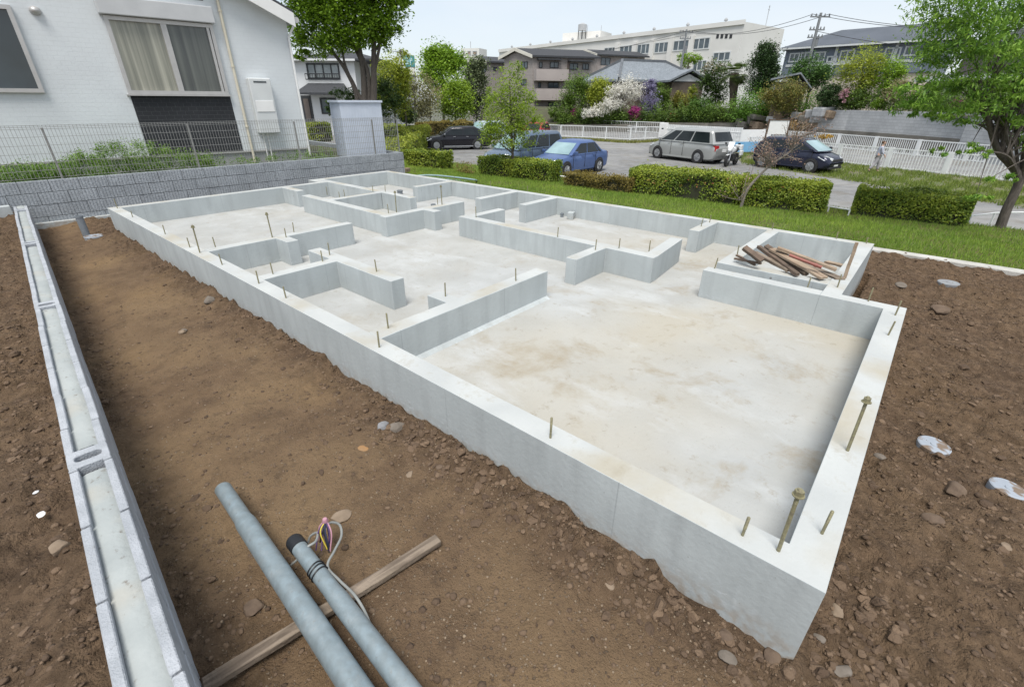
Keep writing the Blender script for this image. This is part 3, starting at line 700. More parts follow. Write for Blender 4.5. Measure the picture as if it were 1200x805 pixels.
# roof with barge board
rf = MB(); o1 = .45
def rp_(a, z, up): return [HF.p(a, o1, z+up), HF.p(a, -8.4, z+up)]
o1 = .25; aR, aP, aL = hR+.10, pk_, x0s-.3
zR = zE-slope*.10; zP = zE+slope*(hR-pk_); zL = zP-slope*(pk_-aL)
v = rp_(aR, zR, .04)+rp_(aP, zP, .04)+rp_(aL, zL, .04)+rp_(aR, zR, .16)+rp_(aP, zP, .16)+rp_(aL, zL, .16)
rf.add(v, [(0, 1, 3, 2), (2, 3, 5, 4), (6, 8, 9, 7), (8, 10, 11, 9), (0, 2, 8, 6), (2, 4, 10, 8), (1, 7, 9, 3), (3, 9, 11, 5), (0, 6, 7, 1), (4, 5, 11, 10)])
rfo = rf.build('roof', M_droof, hs)
bb = MB()
for (a_, za, b_, zb_) in ((aR, zR, aP, zP), (aP, zP, aL, zL)):
    bb.add([HF.p(a_, o1+.03, za-.16), HF.p(b_, o1+.03, zb_-.16), HF.p(b_, o1+.03, zb_+.1), HF.p(a_, o1+.03, za+.1), HF.p(a_, o1-.01, za-.16), HF.p(b_, o1-.01, zb_-.16), HF.p(b_, o1-.01, zb_+.1), HF.p(a_, o1-.01, za+.1)],
           [(0, 1, 2, 3), (4, 7, 6, 5), (0, 4, 5, 1), (3, 2, 6, 7), (0, 3, 7, 4), (1, 5, 6, 2)])
    bb.add([HF.p(a_, o1-.01, za-.08), HF.p(b_, o1-.01, zb_-.08), HF.p(b_, -.0, zb_-.08), HF.p(a_, -.0, za-.08), HF.p(a_, o1-.01, za+.03), HF.p(b_, o1-.01, zb_+.03), HF.p(b_, -.0, zb_+.03), HF.p(a_, -.0, za+.03)],
           [(0, 1, 2, 3), (4, 7, 6, 5), (0, 4, 5, 1), (3, 2, 6, 7), (0, 3, 7, 4), (1, 5, 6, 2)])
bb.build('barge_board', M_white, rfo)
gt = MB(); gt.tube([HF.p(aR+.05, o1, zR-.02), HF.p(aR+.05, -8.3, zR-.02)], .06, 8); gt.build('gutter', M_alu, hs)
gt = MB(); gt.tube([HF.p(aR+.03, .1, zR-.1), HF.p(hR-.02, .04, zR-.35), HF.p(hR-.02, .04, .7)], .025, 8); gt.build('corner_downpipe', M_white, hs)
# windows
M_cur = None
def cur_extra(t, src, col, b):
    f = noise(t, src, 1.0, .3, .7, 4, (14, 14, .25)); return mixc(t, f, (.42, .41, .34), (.14, .145, .12))
M_cur = pm('curtained_glass', (.42, .41, .35), (.36, .35, .3), 2, .12, extra=cur_extra, spec=.6)
M_dgl = pm('dark_glass', (.035, .05, .06), (.022, .03, .035), 1.5, .07, spec=.8)
M_dcur = pm('dark_curtain_glass', (.10, .105, .095), (.05, .055, .05), 2, .1, extra=lambda t, src, col, b: mixc(t, noise(t, src, 1.0, .3, .7, 4, (14, 14, .25)), (.13, .14, .125), (.045, .05, .05)), spec=.7)  # same curtain streaks in darker tones
aL_, _ = HF.on(121.5, 17); zTop = HF.on(186, 24)[1]; bR_, _ = HF.on(258, 71); aa = HF.on(135, 64)[0]; zb0 = HF.on(208, 111)[1]
aa = HF.on(149, 112)[0]*.5+HF.on(121.5, 17)[0]*.5
ww = window(HF, aa, bR_, zb0, zTop, hs, M_alu, M_cur, .065, .0, 2, depth=.07)
mid = (aa+bR_)/2
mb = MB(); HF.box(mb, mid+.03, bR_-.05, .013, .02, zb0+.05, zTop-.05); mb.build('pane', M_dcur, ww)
mb = MB(); HF.box(mb, mid+.02, mid+.07, .02, .06, zb0+.05, zTop-.05); mb.build('sash', M_alu, ww); mb = MB(); HF.box(mb, bR_-.13, bR_-.08, .02, .06, zb0+.05, zTop-.05); mb.build('sash', M_alu, ww)
zs1 = HF.on(186, 4)[1]
mb = MB(); HF.box(mb, aa-.06, bR_+.05, 0, .16, zTop+.01, zTop+(zs1-zTop)*1.05); mb.build('shutter_box', pm('shutter_grey', (.50, .51, .52), (.46, .47, .48), 4, .5), hs, bevel=.015)
mb = MB(); HF.box(mb, aa+.02, bR_+.02, 0, .006, hz0+.006, zb0-.015); mb.build('charcoal_panel', M_dsid, hs); mb = MB(); HF.box(mb, aa+.02, bR_-.05, 0, .006, zs1+.12, zs1+1.1); mb.build('charcoal_panel', M_dsid, hs)
mb = MB(); HF.box(mb, aa-.03, bR_+.03, 0, .09, zb0-.03, zb0-.002); mb.build('window_sill', M_alu, hs)
s1r = HF.on(33, 60)[0]; zt = HF.on(13, 7)[1]; zb = HF.on(45, 109)[1]
window(HF, s1r-1.7, s1r, zb, zt, hs, M_alu, M_dgl, .065, .0, 2, depth=.07)
sv, zv = HF.on(41, 13); mb = MB(); q = HF.p(sv, 0, zv)
vs = []; 
me_ = MB()
for i in range(7):
    a_ = i/6*math.pi/2
    for k in range(12):
        b_ = k/12*2*math.pi; r_ = .085*math.cos(a_); vs.append(HF.p(sv+r_*math.cos(b_), .10*math.sin(a_)+.0, zv+r_*math.sin(b_)*.85))
me_.add(vs, [(i*12+k, i*12+(k+1) % 12, (i+1)*12+(k+1) % 12, (i+1)*12+k) for i in range(6) for k in range(12)]+[tuple(range(12))]); me_.build('vent_hood', M_alu, hs, smooth=True)
sp = HF.on(275, 90)[0]; mb = MB(); mb.tube([HF.p(sp, .05, .55), HF.p(sp, .05, 6)], .03, 10)
for z in (1.4, 2.6, 3.6): mb.tube([HF.p(sp, .05, z), HF.p(sp, .05, z+.03)], .042, 10)
mb.build('downpipe', M_cream, hs, smooth=True)
s0_, _ = HF.on(292, 125); s1_, _ = HF.on(320, 125); z1_ = HF.on(296, 92)[1]; z0_ = HF.on(310, 156)[1]
s0_ += .05; M_hbox = pm('pale_grey_casing', (.60, .62, .62), (.56, .58, .58), 4, .5)
mb = MB(); HF.box(mb, s0_, s1_, .0, .20, z0_, z1_); wh = mb.build('water_heater', M_hbox, hs, bevel=.02)
mb = MB(); HF.box(mb, s0_+.1, s1_-.1, .20, .206, z1_-.09, z1_-.06); mb.build('vent_slot', M_dgl, wh)
mb = MB(); HF.box(mb, s0_+.05, s1_-.04, .20, .212, z0_+(z1_-z0_)*.40, z0_+(z1_-z0_)*.60); mb.build('cover_plate', M_white, wh, bevel=.004)
mb = MB(); mb.tube([HF.p(s0_+.1, .05, z0_), HF.p(s0_+.1, .05, .6)], .012, 6); mb.tube([HF.p(s0_+.2, .05, z0_), HF.p(s0_+.2, .05, .6)], .012, 6); mb.build('water_pipe', M_white, wh)

# metal storage shed behind the fence
M_shed = pm('corrugated_steel', (.56, .61, .70), (.50, .55, .64), 3, .5, metal=.25, extra=None)
shd = thing('storage_shed', 'small blue grey corrugated metal storage shed behind the wire fence right of the white house', 'shed', bw(8.9, .9, .6))
P0 = PD(406, 179, 13.0); P1 = PD(452.5, 177, 13.0+.55); SF = Face(P0, P1)
zt_ = SF.on(428, 118)[1]; zb_ = .6; D_ = 1.1
mb = MB(); n = int(SF.L/.075)
SF.box(mb, 0, SF.L, -D_, 0, zb_, zt_-.05)
for k in range(n):
    s0 = SF.L*k/n+.012; SF.box(mb, s0, s0+.045, 0, .004, zb_+.03, zt_-.07)
for k in range(14):
    o = -D_+.03+k*.077
    mb.hexa([SF.p(-.004, o, zb_+.03), SF.p(0, o, zb_+.03), SF.p(0, o+.045, zb_+.03), SF.p(-.004, o+.045, zb_+.03), SF.p(-.004, o, zt_-.07), SF.p(0, o, zt_-.07), SF.p(0, o+.045, zt_-.07), SF.p(-.004, o+.045, zt_-.07)])
mb.build('body', M_shed, shd, bevel=.003, seg=1)
mb = MB(); SF.box(mb, -.04, SF.L+.03, -D_-.03, .04, zt_-.05, zt_); mb.build('roof', M_shed, shd, bevel=.004)

# =================================================================== PIPES, TIMBER, STONES IN THE TRENCH
def galv_extra(t, src, col, b):
    col = mixc(t, mth(t, 'MULTIPLY', noise(t, src, 30, .42, .6, 5), .6), col, (.22, .26, .275))
    col = mixc(t, mth(t, 'MULTIPLY', noise(t, src, 45, .62, .7, 4, rough=.7), .4), col, (.16, .13, .10))
    return mixc(t, mth(t, 'MULTIPLY', noise(t, src, 11, .5, .66, 7, rough=.7), .3), col, (.36, .395, .405))
M_galv = pm('galvanised_steel', (.255, .315, .345), (.20, .24, .255), 25, .45, .05, 60, metal=.3, extra=galv_extra)
M_black = pm('black_plastic', (.012, .013, .016), (.01, .01, .012), 10, .45)
M_cable = pm('grey_cable', (.26, .27, .26), (.20, .21, .20), 10, .5)
M_hole = pm('dark_inside', (.02, .02, .02), (.015, .015, .015), 5, .9)
def at_z(px, py, z): return G(px, py, z)
def extend(a, b, L_): a = np.array(a); b = np.array(b); d = (b-a)/np.linalg.norm(b-a); return a+d*L_, d
# long pole
zz = .125
A_ = at_z(261, 572, .09); B_ = at_z(413, 800, .085); E_, d = extend(A_, B_, 2.9)
def along(A, d, x): return tuple(np.array(A)+d*x)
A_[2] = .09
B_[2] = .085; E_, d = extend(A_, B_, 2.9)
p1 = thing('steel_pole', 'longer galvanised steel pole with a stepped open end lying in the trench', 'pole', along(A_, d, 1.2))
mb = MB(); mb.tube([along(A_, d, 0), along(A_, d, .006), along(A_, d, .30), along(A_, d, .345), along(A_, d, .9), along(A_, d, 2.9)], [.038, .041, .041, .0475, .049, .052], 28)
mb.build('tube', M_galv, p1, smooth=True)
mb = MB(); mb.tube([along(A_, d, -.0015), along(A_, d, .001)], [.036, .036], 24); mb.build('open_end', pm('pole_inside', (.42, .45, .45), (.35, .37, .37), 8, .7), p1)
A2 = at_z(345, 634, .10); B2 = at_z(472, 800, .085); A2[2] = .10; B2[2] = .085; E2, d2 = extend(A2, B2, 2.6)
p2 = thing('steel_pole', 'shorter galvanised steel pole with a black end cap and a strapped cable', 'pole', along(A2, d2, 1.0))
mb = MB(); mb.tube([along(A2, d2, .03), along(A2, d2, .36), along(A2, d2, .42), along(A2, d2, 2.6)], [.036, .036, .040, .045], 28); mb.build('tube', M_galv, p2, smooth=True)
mb = MB(); mb.tube([along(A2, d2, -.012), along(A2, d2, 0), along(A2, d2, .055), along(A2, d2, .056)], [.034, .040, .040, .037], 28); mb.build('end_cap', M_black, p2, smooth=True)
for x in (.215, .232, .255):
    mb = MB(); side = np.cross(d2, [0, 0, 1]); side /= np.linalg.norm(side); up_ = np.cross(side, d2); c0 = np.array(along(A2, d2, x))
    pts = [tuple(c0+(side*math.cos(a)+up_*math.sin(a))*.0385+d2*.004*math.sin(a*2)) for a in np.linspace(0, 2*math.pi, 25)]
    mb.tube(pts, .0035, 6, cap=False); mb.build('cable_tie', M_black, p2, smooth=True)
def smooth_pts(pts, n=8):
    P = [np.array(p, float) for p in pts]; P = [2*P[0]-P[1]]+P+[2*P[-1]-P[-2]]; o = []
    for i in range(1, len(P)-2):
        for k in range(n):
            t_ = k/n; a, b, c, e = P[i-1], P[i], P[i+1], P[i+2]
            o.append(tuple(.5*((2*b)+(-a+c)*t_+(2*a-5*b+4*c-e)*t_*t_+(-a+3*b-3*c+e)*t_**3)))
    o.append(tuple(P[-2])); return o
cb = thing('wire_bundle', 'grey cable with a frayed bundle of purple and dark wires beside the strapped pole', 'cable', G(385, 640, .02))
s_ = np.cross(d2, [0, 0, 1]); s_ /= np.linalg.norm(s_)
if s_[0] < 0: s_ = -s_
mb = MB()
q1 = [np.array(along(A2, d2, .72))+s_*.0+[0, 0, -.045], np.array(along(A2, d2, .58))+s_*.042+[0, 0, -.01], np.array(along(A2, d2, .46))+s_*.056, np.array(along(A2, d2, .34))+s_*.046, np.array(along(A2, d2, .24))+s_*.044, G(392, 645, .09), G(400, 628, .08), G(398, 615, .10), G(388, 612, .13), G(381, 617, .14)]
mb.tube(smooth_pts(q1), .006, 8)
q2 = [G(341, 662, .04), G(352, 652, .09), G(360, 641, .12), G(370, 634, .12), G(372, 624, .10), G(364, 628, .06), G(361, 636, .03)]
mb.tube(smooth_pts(q2), .006, 8); mb.build('cable', M_cable, cb, smooth=True)
wc = [pm('purple_wire', (.10, .05, .16), (.08, .04, .12), 5, .5), pm('navy_wire', (.02, .025, .06), (.015, .02, .05), 5, .5), pm('pink_wire', (.45, .25, .30), (.4, .2, .25), 5, .5), M_black, pm('yellow_wire', (.55, .45, .05), (.5, .4, .05), 5, .5)]
tip = G(381, 610, .16)
for k in range(12):
    mb = MB(); e = G(376+random.uniform(-6, 14), 640+random.uniform(-6, 8), .05); m_ = (tip+e)/2+np.array([random.uniform(-.02, .02), random.uniform(-.02, .02), .02])
    mb.tube(smooth_pts([tip+np.array([random.uniform(-.008, .008), random.uniform(-.008, .008), 0]), m_, e], 6), .0035, 6)
    mb.build('wire', wc[k % 4] if k != 7 else wc[4], cb, smooth=True)
mb = MB(); mb.lathe([(.012, -.012), (.016, 0), (.010, .014)], tuple(tip), 10); mb.build('cut_end', wc[2], cb, smooth=True)
# timber batten
def wood_extra(t, src, col, b):
    return mixc(t, noise(t, src, 3, .42, .66, 7, (14, 1.2, 14), dist=.5), col, (.10, .075, .055))
M_wood = pm('weathered_timber', (.27, .215, .165), (.19, .15, .11), 5, .9, .35, 60, extra=wood_extra)
def plank(name, a, b, w_, h_, mat_, label, cat='plank', group=None, roll=0, parent=None):
    a = Vector([float(x) for x in a]); b = Vector([float(x) for x in b]); L_ = (b-a).length
    mb = MB(); n = 10
    for i in range(n): pass
    vs = []
    for i in range(n+1):
        y = L_*(i/n-.5); jx = random.gauss(0, .0015); jz = random.gauss(0, .001)
        for x, z in ((-1, -1), (1, -1), (1, 1), (-1, 1)): vs.append((x*w_/2+jx, y, z*h_/2+jz))
    fs = [(i*4+k, i*4+(k+1) % 4, (i+1)*4+(k+1) % 4, (i+1)*4+k) for i in range(n) for k in range(4)]+[(3, 2, 1, 0), tuple(n*4+k for k in range(4))]
    mb.add(vs, fs); o = mb.build(name, mat_, bevel=.003, seg=1)
    d = (b-a).normalized(); x = d.cross(Vector((0, 0, 1))).normalized(); z = x.cross(d)
    q = Matrix.Rotation(roll, 3, d); x = q @ x; z = q @ z
    mm = Matrix.Identity(4)
    for i in range(3): mm[i][0] = x[i]; mm[i][1] = d[i]; mm[i][2] = z[i]; mm[i][3] = ((a+b)/2)[i]
    o.matrix_world = mm; return tag(o, label, cat, group)
a = G(514, 632, .035); b = G(246, 800, .035)
ext = (b-a)*1.02
plank('timber_batten', a, a+ext, .055, .032, M_wood, 'weathered square batten lying on the dirt under both steel poles', 'timber')

# stones
M_stone = pm('brown_stone', (.17, .125, .09), (.11, .08, .06), 9, .9, .5, 25, spec=.1)
M_stone2 = pm('pale_stone', (.27, .21, .155), (.19, .145, .105), 9, .9, .4, 25, spec=.1)
M_stone3 = pm('grey_stone', (.20, .175, .15), (.14, .12, .10), 9, .9, .5, 25, spec=.1)
def stone(px, py, w_px, mat_, label, z=None, name='stone', cat='stone', flat=.6, seed=0):
    P = G(px, py, .03); zz_ = float(zdirt(np.array(P[0]), np.array(P[1]))) if z is None else z; P = G(px, py, zz_)
    dd = float((P-CAM)@FW); r = w_px*.4/F_PX*dd
    bm = bmesh.new(); bmesh.ops.create_icosphere(bm, subdivisions=3, radius=1); rr = random.Random(seed+int(px)); ks = [(Vector((rr.gauss(0, 1), rr.gauss(0, 1), rr.gauss(0, 1))).normalized(), rr.uniform(.62, .95)) for _ in range(11)]
    for v_ in bm.verts:
        d_ = v_.co.copy()
        for kn, kd in ks:
            e = d_.dot(kn)-kd
            if e > 0: d_ -= kn*e*.92
        d_ *= 1+rr.uniform(-.012, .012); v_.co = Vector((d_.x*r*1.15, d_.y*r*.9, d_.z*r*flat))
    me = bpy.data.meshes.new(name); bm.to_mesh(me); bm.free(); o = link(name, me, mat_); me.shade_smooth(); me.set_sharp_from_angle(angle=R(32))
    o.location = (P[0], P[1], zz_+r*flat*.35); o.rotation_euler.z = rr.random()*6; return tag(o, label, cat)
stone(247, 353, 20, M_stone3, 'dark grey stone leaning at the foot of the long foundation wall near its far end')
stone(400, 606, 27, M_stone2, 'flat tan stone just behind the wire bundle', flat=.35)
stone(71, 643, 26, M_stone2, 'tan blocky stone left of the hollow block wall', flat=.8)
stone(713, 687, 17, M_stone2, 'light tan stone alone on the trodden dirt below the long foundation wall', flat=.7)
stone(298, 713, 32, M_stone, 'rounded brown stone left of the longer steel pole', flat=.5)
stone(465, 501, 26, M_stone3, 'broad grey flake of rubble among debris by the long wall', flat=.35)
stone(449, 500, 18, pm('blue_grey_lump', (.26, .27, .28), (.19, .19, .2), 9, .9, .5, 25), 'pale bluish lump of concrete rubble by the long wall')
stone(515, 548, 11, M_stone, 'small reddish brown stone below the middle of the long wall')
stone(480, 556, 13, M_stone2, 'small buff stone on the trodden dirt left of the middle', flat=.4)
stone(850, 745, 24, M_stone, 'brown clod against the near corner of the foundation left side')
stone(888, 770, 22, M_stone, 'brown clod at the left of the foundation near corner tip')
stone(852, 772, 24, M_stone3, 'rounded clod a little below the near corner pile')
stone(905, 771, 26, M_stone, 'large brown clod at the very foot of the near foundation corner')
stone(987, 787, 24, M_stone3, 'light faceted stone at the bottom right of the near foundation corner', flat=.6)
stone(979, 716, 24, M_stone2, 'pinkish stone leaning on the right side of the near foundation corner', flat=.6)
stone(963, 748, 22, M_stone3, 'dark stone just right of the foundation corner tip')
stone(1118, 575, 30, M_stone, 'big rounded brown clod below the left white disc')
stone(1092, 610, 26, M_stone, 'dark rounded clod lower left of the right white disc')
stone(1031, 536, 14, M_stone3, 'small grey stone right of the wall with the tall bolts')
stone(1100, 365, 24, M_stone, 'rounded brown clod in the far right dirt')
stone(1055, 336, 16, M_stone3, 'flat grey stone near the far end of the right dirt')
stone(1178, 641, 16, M_stone2, 'buff pebble at the right edge of the dirt')
stone(214, 390, 11, M_stone2, 'small pale stone in the middle of the far trench')
stone(216, 388, 9, M_stone3, 'tiny grey stone beside a pale one in the far trench')
M_paper = pm('white_scrap', (.72, .73, .74), (.6, .6, .6), 20, .7)
stone(48, 603, 13, M_paper, 'crumpled white scrap on the soil left of the block wall', name='paper_scrap', cat='scrap', flat=.16)
stone(42, 577, 7, M_paper, 'small white pebble on the soil above the white scrap', flat=.4)
stone(426, 525, 16, pm('orange_stain_stone', (.25, .155, .08), (.3, .16, .06), 8, .9, .3, 25), 'flat orange stone fragment in the trench dirt', flat=.12)

# white lids in the dirt
def lid_extra(t, src, col, b): return mixc(t, noise(t, src, 11, .50, .58, 6), col, (.17, .125, .09))
M_lid = pm('dirty_white_lid', (.34, .375, .42), (.26, .29, .33), 5, .6, extra=lid_extra)
def disc(px, py, r, label, z=.085, tilt=(0, 0), m_=None, grp=None):
    P = G(px, py, z); a_ = np.linspace(0, 6.28, 16); z = float(np.max(zdirt(P[0]+r*np.cos(a_), P[1]+r*np.sin(a_))))*.6+.012; P = G(px, py, z)
    mb = MB(); mb.lathe([(r*.98, -.11), (r*.98, -.02), (r, -.018), (r, 0), (r*.93, .004), (r*.90, .001), (r*.25, .001), (r*.22, .006), (.004, .007)], (P[0], P[1], z), 32)
    o = mb.build('manhole_cover', m_ or M_lid, base=(P[0], P[1], z), smooth=True); o.rotation_euler = (tilt[0], tilt[1], 0); tag(o, label, 'lid')
disc(1095, 521, .088, 'white round drain lid streaked with soil, the left of two in the right dirt', .09, (.05, -.03))
disc(1183, 572, .088, 'white round drain lid at the right edge, nearest the camera', .085, (.06, .04))
disc(1112, 331, .11, 'grey round lid in the far part of the right dirt', .05, m_=pm('grey_lid', (.25, .27, .28), (.2, .2, .21), 9, .8))
disc(110, 276.5, .13, 'pale grey round lid at the foot of the block wall by the foundation far corner', .06)
P = G(102, 277, .0); mb = MB(); mb.lathe([(.05, -.1), (.05, .30), (.056, .30), (.056, .33), (.045, .33), (.045, .30)], (P[0], P[1], 0), 16)
tag(mb.build('drain_pipe', M_pvc, base=(P[0], P[1], 0), smooth=True), 'upright grey pipe standing before the split faced block wall', 'pipe')
P = G(1038, 318, 0); mb = MB(); mb.lathe([(.055, -.1), (.055, .07), (.045, .07), (.045, 0)], (P[0], P[1], 0), 14)

# loose clods and gravel, too many to count
def clods(name, n, fn, smin, smax, sub, mat_, label, seed):
    r = np.random.default_rng(seed)
    bm = bmesh.new(); bmesh.ops.create_icosphere(bm, subdivisions=sub, radius=1); bv = np.array([v_.co[:] for v_ in bm.verts]); bf = np.array([[v_.index for v_ in f.verts] for f in bm.faces]); bm.free()
    x, y = fn(r, n); n = len(x); s_ = smin*(smax/smin)**(r.random(n)**2.1)
    nv = len(bv); j = 1+.42*(r.random((n, nv, 1))-.5)
    sc = s_[:, None, None]*np.stack([.8+.6*r.random(n), .8+.5*r.random(n), .5+.4*r.random(n)], -1)[:, None, :]
    a = r.random(n)*6.28; ca, sa = np.cos(a), np.sin(a)
    B0 = np.repeat(bv[None], n, 0).astype(float)
    if sub > 1:
        for _ in range(9):
            kn = r.standard_normal((n, 3)); kn /= np.linalg.norm(kn, axis=1, keepdims=True); kd = r.uniform(.5, .9, (n, 1))
            e = np.einsum('nvc,nc->nv', B0, kn)-kd; B0 -= np.maximum(e, 0)[..., None]*kn[:, None, :]
        j = 1+(j-1)*.4
    P = B0*j*sc; X = P[..., 0]*ca[:, None]-P[..., 1]*sa[:, None]; Y = P[..., 0]*sa[:, None]+P[..., 1]*ca[:, None]
    z0 = zdirt(x, y)-s_*.05
    V = np.stack([X+x[:, None], Y+y[:, None], P[..., 2]+z0[:, None]], -1).reshape(-1, 3)
    F = (bf[None]+(np.arange(n)*nv)[:, None, None]).reshape(-1, 3)
    me = fastmesh(name, V, F, np.repeat(r.random(n), len(bf))); o = link(name, me, mat_); me.shade_smooth() if sub > 1 else None; me.set_sharp_from_angle(angle=R(28)) if sub > 1 else None
    return tag(o, label, 'soil', kind='stuff')
def inside_f(x, y): return ((x > -.01) & (x < X1+.01) & (y > -.01) & (y < YR2)) | ((x > -.01) & (x < X2+.01) & (y > YS2-.01) & (y < YR2))
def on_wall(x, y): return (x < wallx(y)+.01) & (x > wallx(y)-.20)
def samp(dens):
    def f(r, n):
        x = r.uniform(-3.2, 7.0, n*6); y = r.uniform(-2.4, 11.4, n*6)
        dep = np.hypot(x-CAM[0], y-CAM[1]); p = rough_of(x, y)**1.5*np.clip(2.2/(dep+.3), .12, 1)*dens
        p *= np.clip(.25+2.2*(fbm(x, y, 2.3, 3, 61)+.25), .1, 1.4)
        k = (r.random(len(x)) < p) & ~inside_f(x, y) & ~on_wall(x, y)
        return x[k][:n], y[k][:n]
    return f
def clodmat(name, c1, c2):
    mt = leafmat(name, c1, c2, .95, 0.0); t = mt.node_tree; tc_ = t.nodes.new('ShaderNodeTexCoord'); f = t.nodes.new('ShaderNodeTexNoise'); f.inputs['Scale'].default_value = 70; f.inputs['Detail'].default_value = 7
    t.links.new(tc_.outputs['Object'], f.inputs['Vector']); bn = t.nodes.new('ShaderNodeBump'); bn.inputs['Strength'].default_value = 1; bn.inputs['Distance'].default_value = .012
    t.links.new(f.outputs[0], bn.inputs['Height']); t.links.new(bn.outputs[0], t.nodes['Principled BSDF'].inputs['Normal']); return mt
M_clod = clodmat('soil_clod', (.17, .117, .077), (.085, .057, .038))
clods('soil_clods', 46000, samp(2.2), .0035, .017, 1, M_clod, 'loose dark brown clods of soil strewn over the lot', 5)
clods('soil_lumps', 4600, samp(.8), .007, .034, 2, M_clod, 'bigger lumps of brown soil along the foundation and in the rough dirt', 6)
def grains(r, n):
    x = r.uniform(-1.7, 0, n*3); y = r.uniform(-.3, 9, n*3); k = (r.random(len(x)) < np.clip(1.6/(np.hypot(x+1.57, y)+.3), 0, 1)) & ~on_wall(x, y); return x[k][:n], y[k][:n]
clods('fine_gravel', 14000, grains, .0018, .007, 1, clodmat('fine_grain', (.26, .20, .14), (.08, .058, .04)), 'fine pale gravel trodden into the trench floor', 9)
def corner_pile(r, n):
    t_ = r.random(n); a = np.stack([-.05-.22*r.random(n)**1.5, -.2+2.6*t_], -1); b = np.stack([r.uniform(-.15, .6, n), -.04-.3*r.random(n)], -1); m_ = r.random(n) < .7
    P = np.where(m_[:, None], a, b); return P[:, 0], P[:, 1]
clods('corner_rubble', 520, corner_pile, .009, .034, 2, M_clod, 'lumps of soil heaped against the near corner of the foundation', 12)

# =================================================================== HEDGES
M_hedge = leafmat('hedge_leaf', (0.331, 0.386, 0.044), (0.097, 0.166, 0.022), .5, .25)
M_hedge_y = leafmat('yellow_hedge_leaf', (0.317, 0.359, 0.039), (0.124, 0.179, 0.022), .5, .3)
M_hedge_b = leafmat('bronze_hedge_leaf', (0.262, 0.207, 0.044), (0.103, 0.083, 0.028), .6, .25)
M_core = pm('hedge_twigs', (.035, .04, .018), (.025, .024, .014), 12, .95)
def hedge(a, b, wd, z0, h, mat_, label, n=9000, size=.045, seed=1, lump=.05, base_gap=True, cat='hedge', group=None, flower=None):
    """clipped hedge from a to b (front foot line), width going away from the camera"""
    a = np.array(a[:2]); b = np.array(b[:2]); u = (b-a); L_ = np.linalg.norm(u); u /= L_; nn = np.array([-u[1], u[0]])
    if nn@(a-CAM[:2]) < 0: nn = -nn
    r = np.random.default_rng(seed); c = (a+b)/2+nn*wd/2
    t_ = thing('hedge', label, cat, (c[0], c[1], z0), group)
    def P(s_, o, z):
        bul = 1
        dz = lump*2*fbm(s_*1.0, o*1.0, 1.7, 3, seed+3); do = lump*2*fbm(s_, z*1.3, 2.1, 3, seed+5)
        return s_, o+do, z+dz
    m_ = MB(); i_ = .07
    def q(s_, o, z): p = a+u*s_+nn*o; return (p[0], p[1], z)
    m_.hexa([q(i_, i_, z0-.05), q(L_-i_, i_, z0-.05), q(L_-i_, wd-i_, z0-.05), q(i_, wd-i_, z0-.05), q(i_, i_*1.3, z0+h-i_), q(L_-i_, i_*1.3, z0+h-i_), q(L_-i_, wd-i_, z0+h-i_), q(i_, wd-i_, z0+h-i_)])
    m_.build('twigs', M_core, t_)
    areas = np.array([L_*wd, L_*h, L_*h*.35, wd*h, wd*h]); f = r.choice(5, n, p=areas/areas.sum())
    s_ = r.random(n)*L_; o = r.random(n)*wd; z = h*(r.random(n)**.8)*.97+.03
    s_ = np.where(f == 3, 0, np.where(f == 4, L_, s_)); o = np.where(f == 1, 0, np.where(f == 2, wd, o)); z = np.where(f == 0, h, z)
    # rounded shoulders
    ds = np.minimum(s_, L_-s_); z = np.where(f == 0, z-.10*np.exp(-ds/.12)-.05*np.exp(-np.minimum(o, wd-o)/.10), z)
    inn = r.random(n)**2*.10
    o = np.where(f == 1, inn, np.where(f == 2, wd-inn, o)); s_ = np.where(f == 3, inn, np.where(f == 4, L_-inn, s_)); z = np.where(f == 0, z-inn, z)
    lo = np.exp(-z/.10); o = np.where(f == 1, o+.07*lo, o)
    bump_s = (lump+.03)*2.6*fbm(s_+o, z*1.4, 2.0, 3, seed+9); o = np.where(f == 1, o-bump_s, o); z = np.where(f == 0, z+(lump+.03)*2.6*fbm(s_, o, 1.9, 4, seed+2)+.05*np.maximum(0, r.standard_normal(n)-.9), z)
    pos = a+u*s_[:, None]+nn*o[:, None]; Cn = np.stack([pos[:, 0], pos[:, 1], z0+z], -1)
    nrm = np.stack([np.where(f == 0, 0, -nn[0]), np.where(f == 0, 0, -nn[1]), np.where(f == 0, 1., .35)], -1)
    nrm = nrm+.75*r.standard_normal((n, 3)); nrm /= np.linalg.norm(nrm, axis=1, keepdims=True)
    tv = np.cross(nrm, r.standard_normal((n, 3))); tv /= np.linalg.norm(tv, axis=1, keepdims=True); bv = np.cross(nrm, tv)
    sz = size*(.6+.8*r.random(n))[:, None]
    V = np.stack([Cn-tv*sz*.5, Cn+bv*sz*.3, Cn+tv*sz*.5, Cn-bv*sz*.3], 1).reshape(-1, 3)
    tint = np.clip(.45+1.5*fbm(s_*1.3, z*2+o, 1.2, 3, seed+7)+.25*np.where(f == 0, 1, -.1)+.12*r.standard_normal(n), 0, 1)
    o_ = rootoff(t_); link('foliage', fastmesh('foliage', V-o_, np.arange(4*n).reshape(n, 4), tint), mat_, t_)
    if flower is not None:
        k = flower[1]; cs_ = []
        for i in range(k):
            ss = r.uniform(.1, L_-.1); zz_ = r.uniform(h*.55, h*1.02); cs_.append(q(ss, -.02 if zz_ < h*.95 else r.uniform(0, wd), z0+zz_))
        leaves('blossom', cs_, .03, 7, .028, flower[0], parent=t_, seed=seed+1)
    return t_
ZH = -.2
M_redleaf = leafmat('red_shoot', (0.580, 0.221, 0.099), (0.345, 0.138, 0.055), .5, .25)
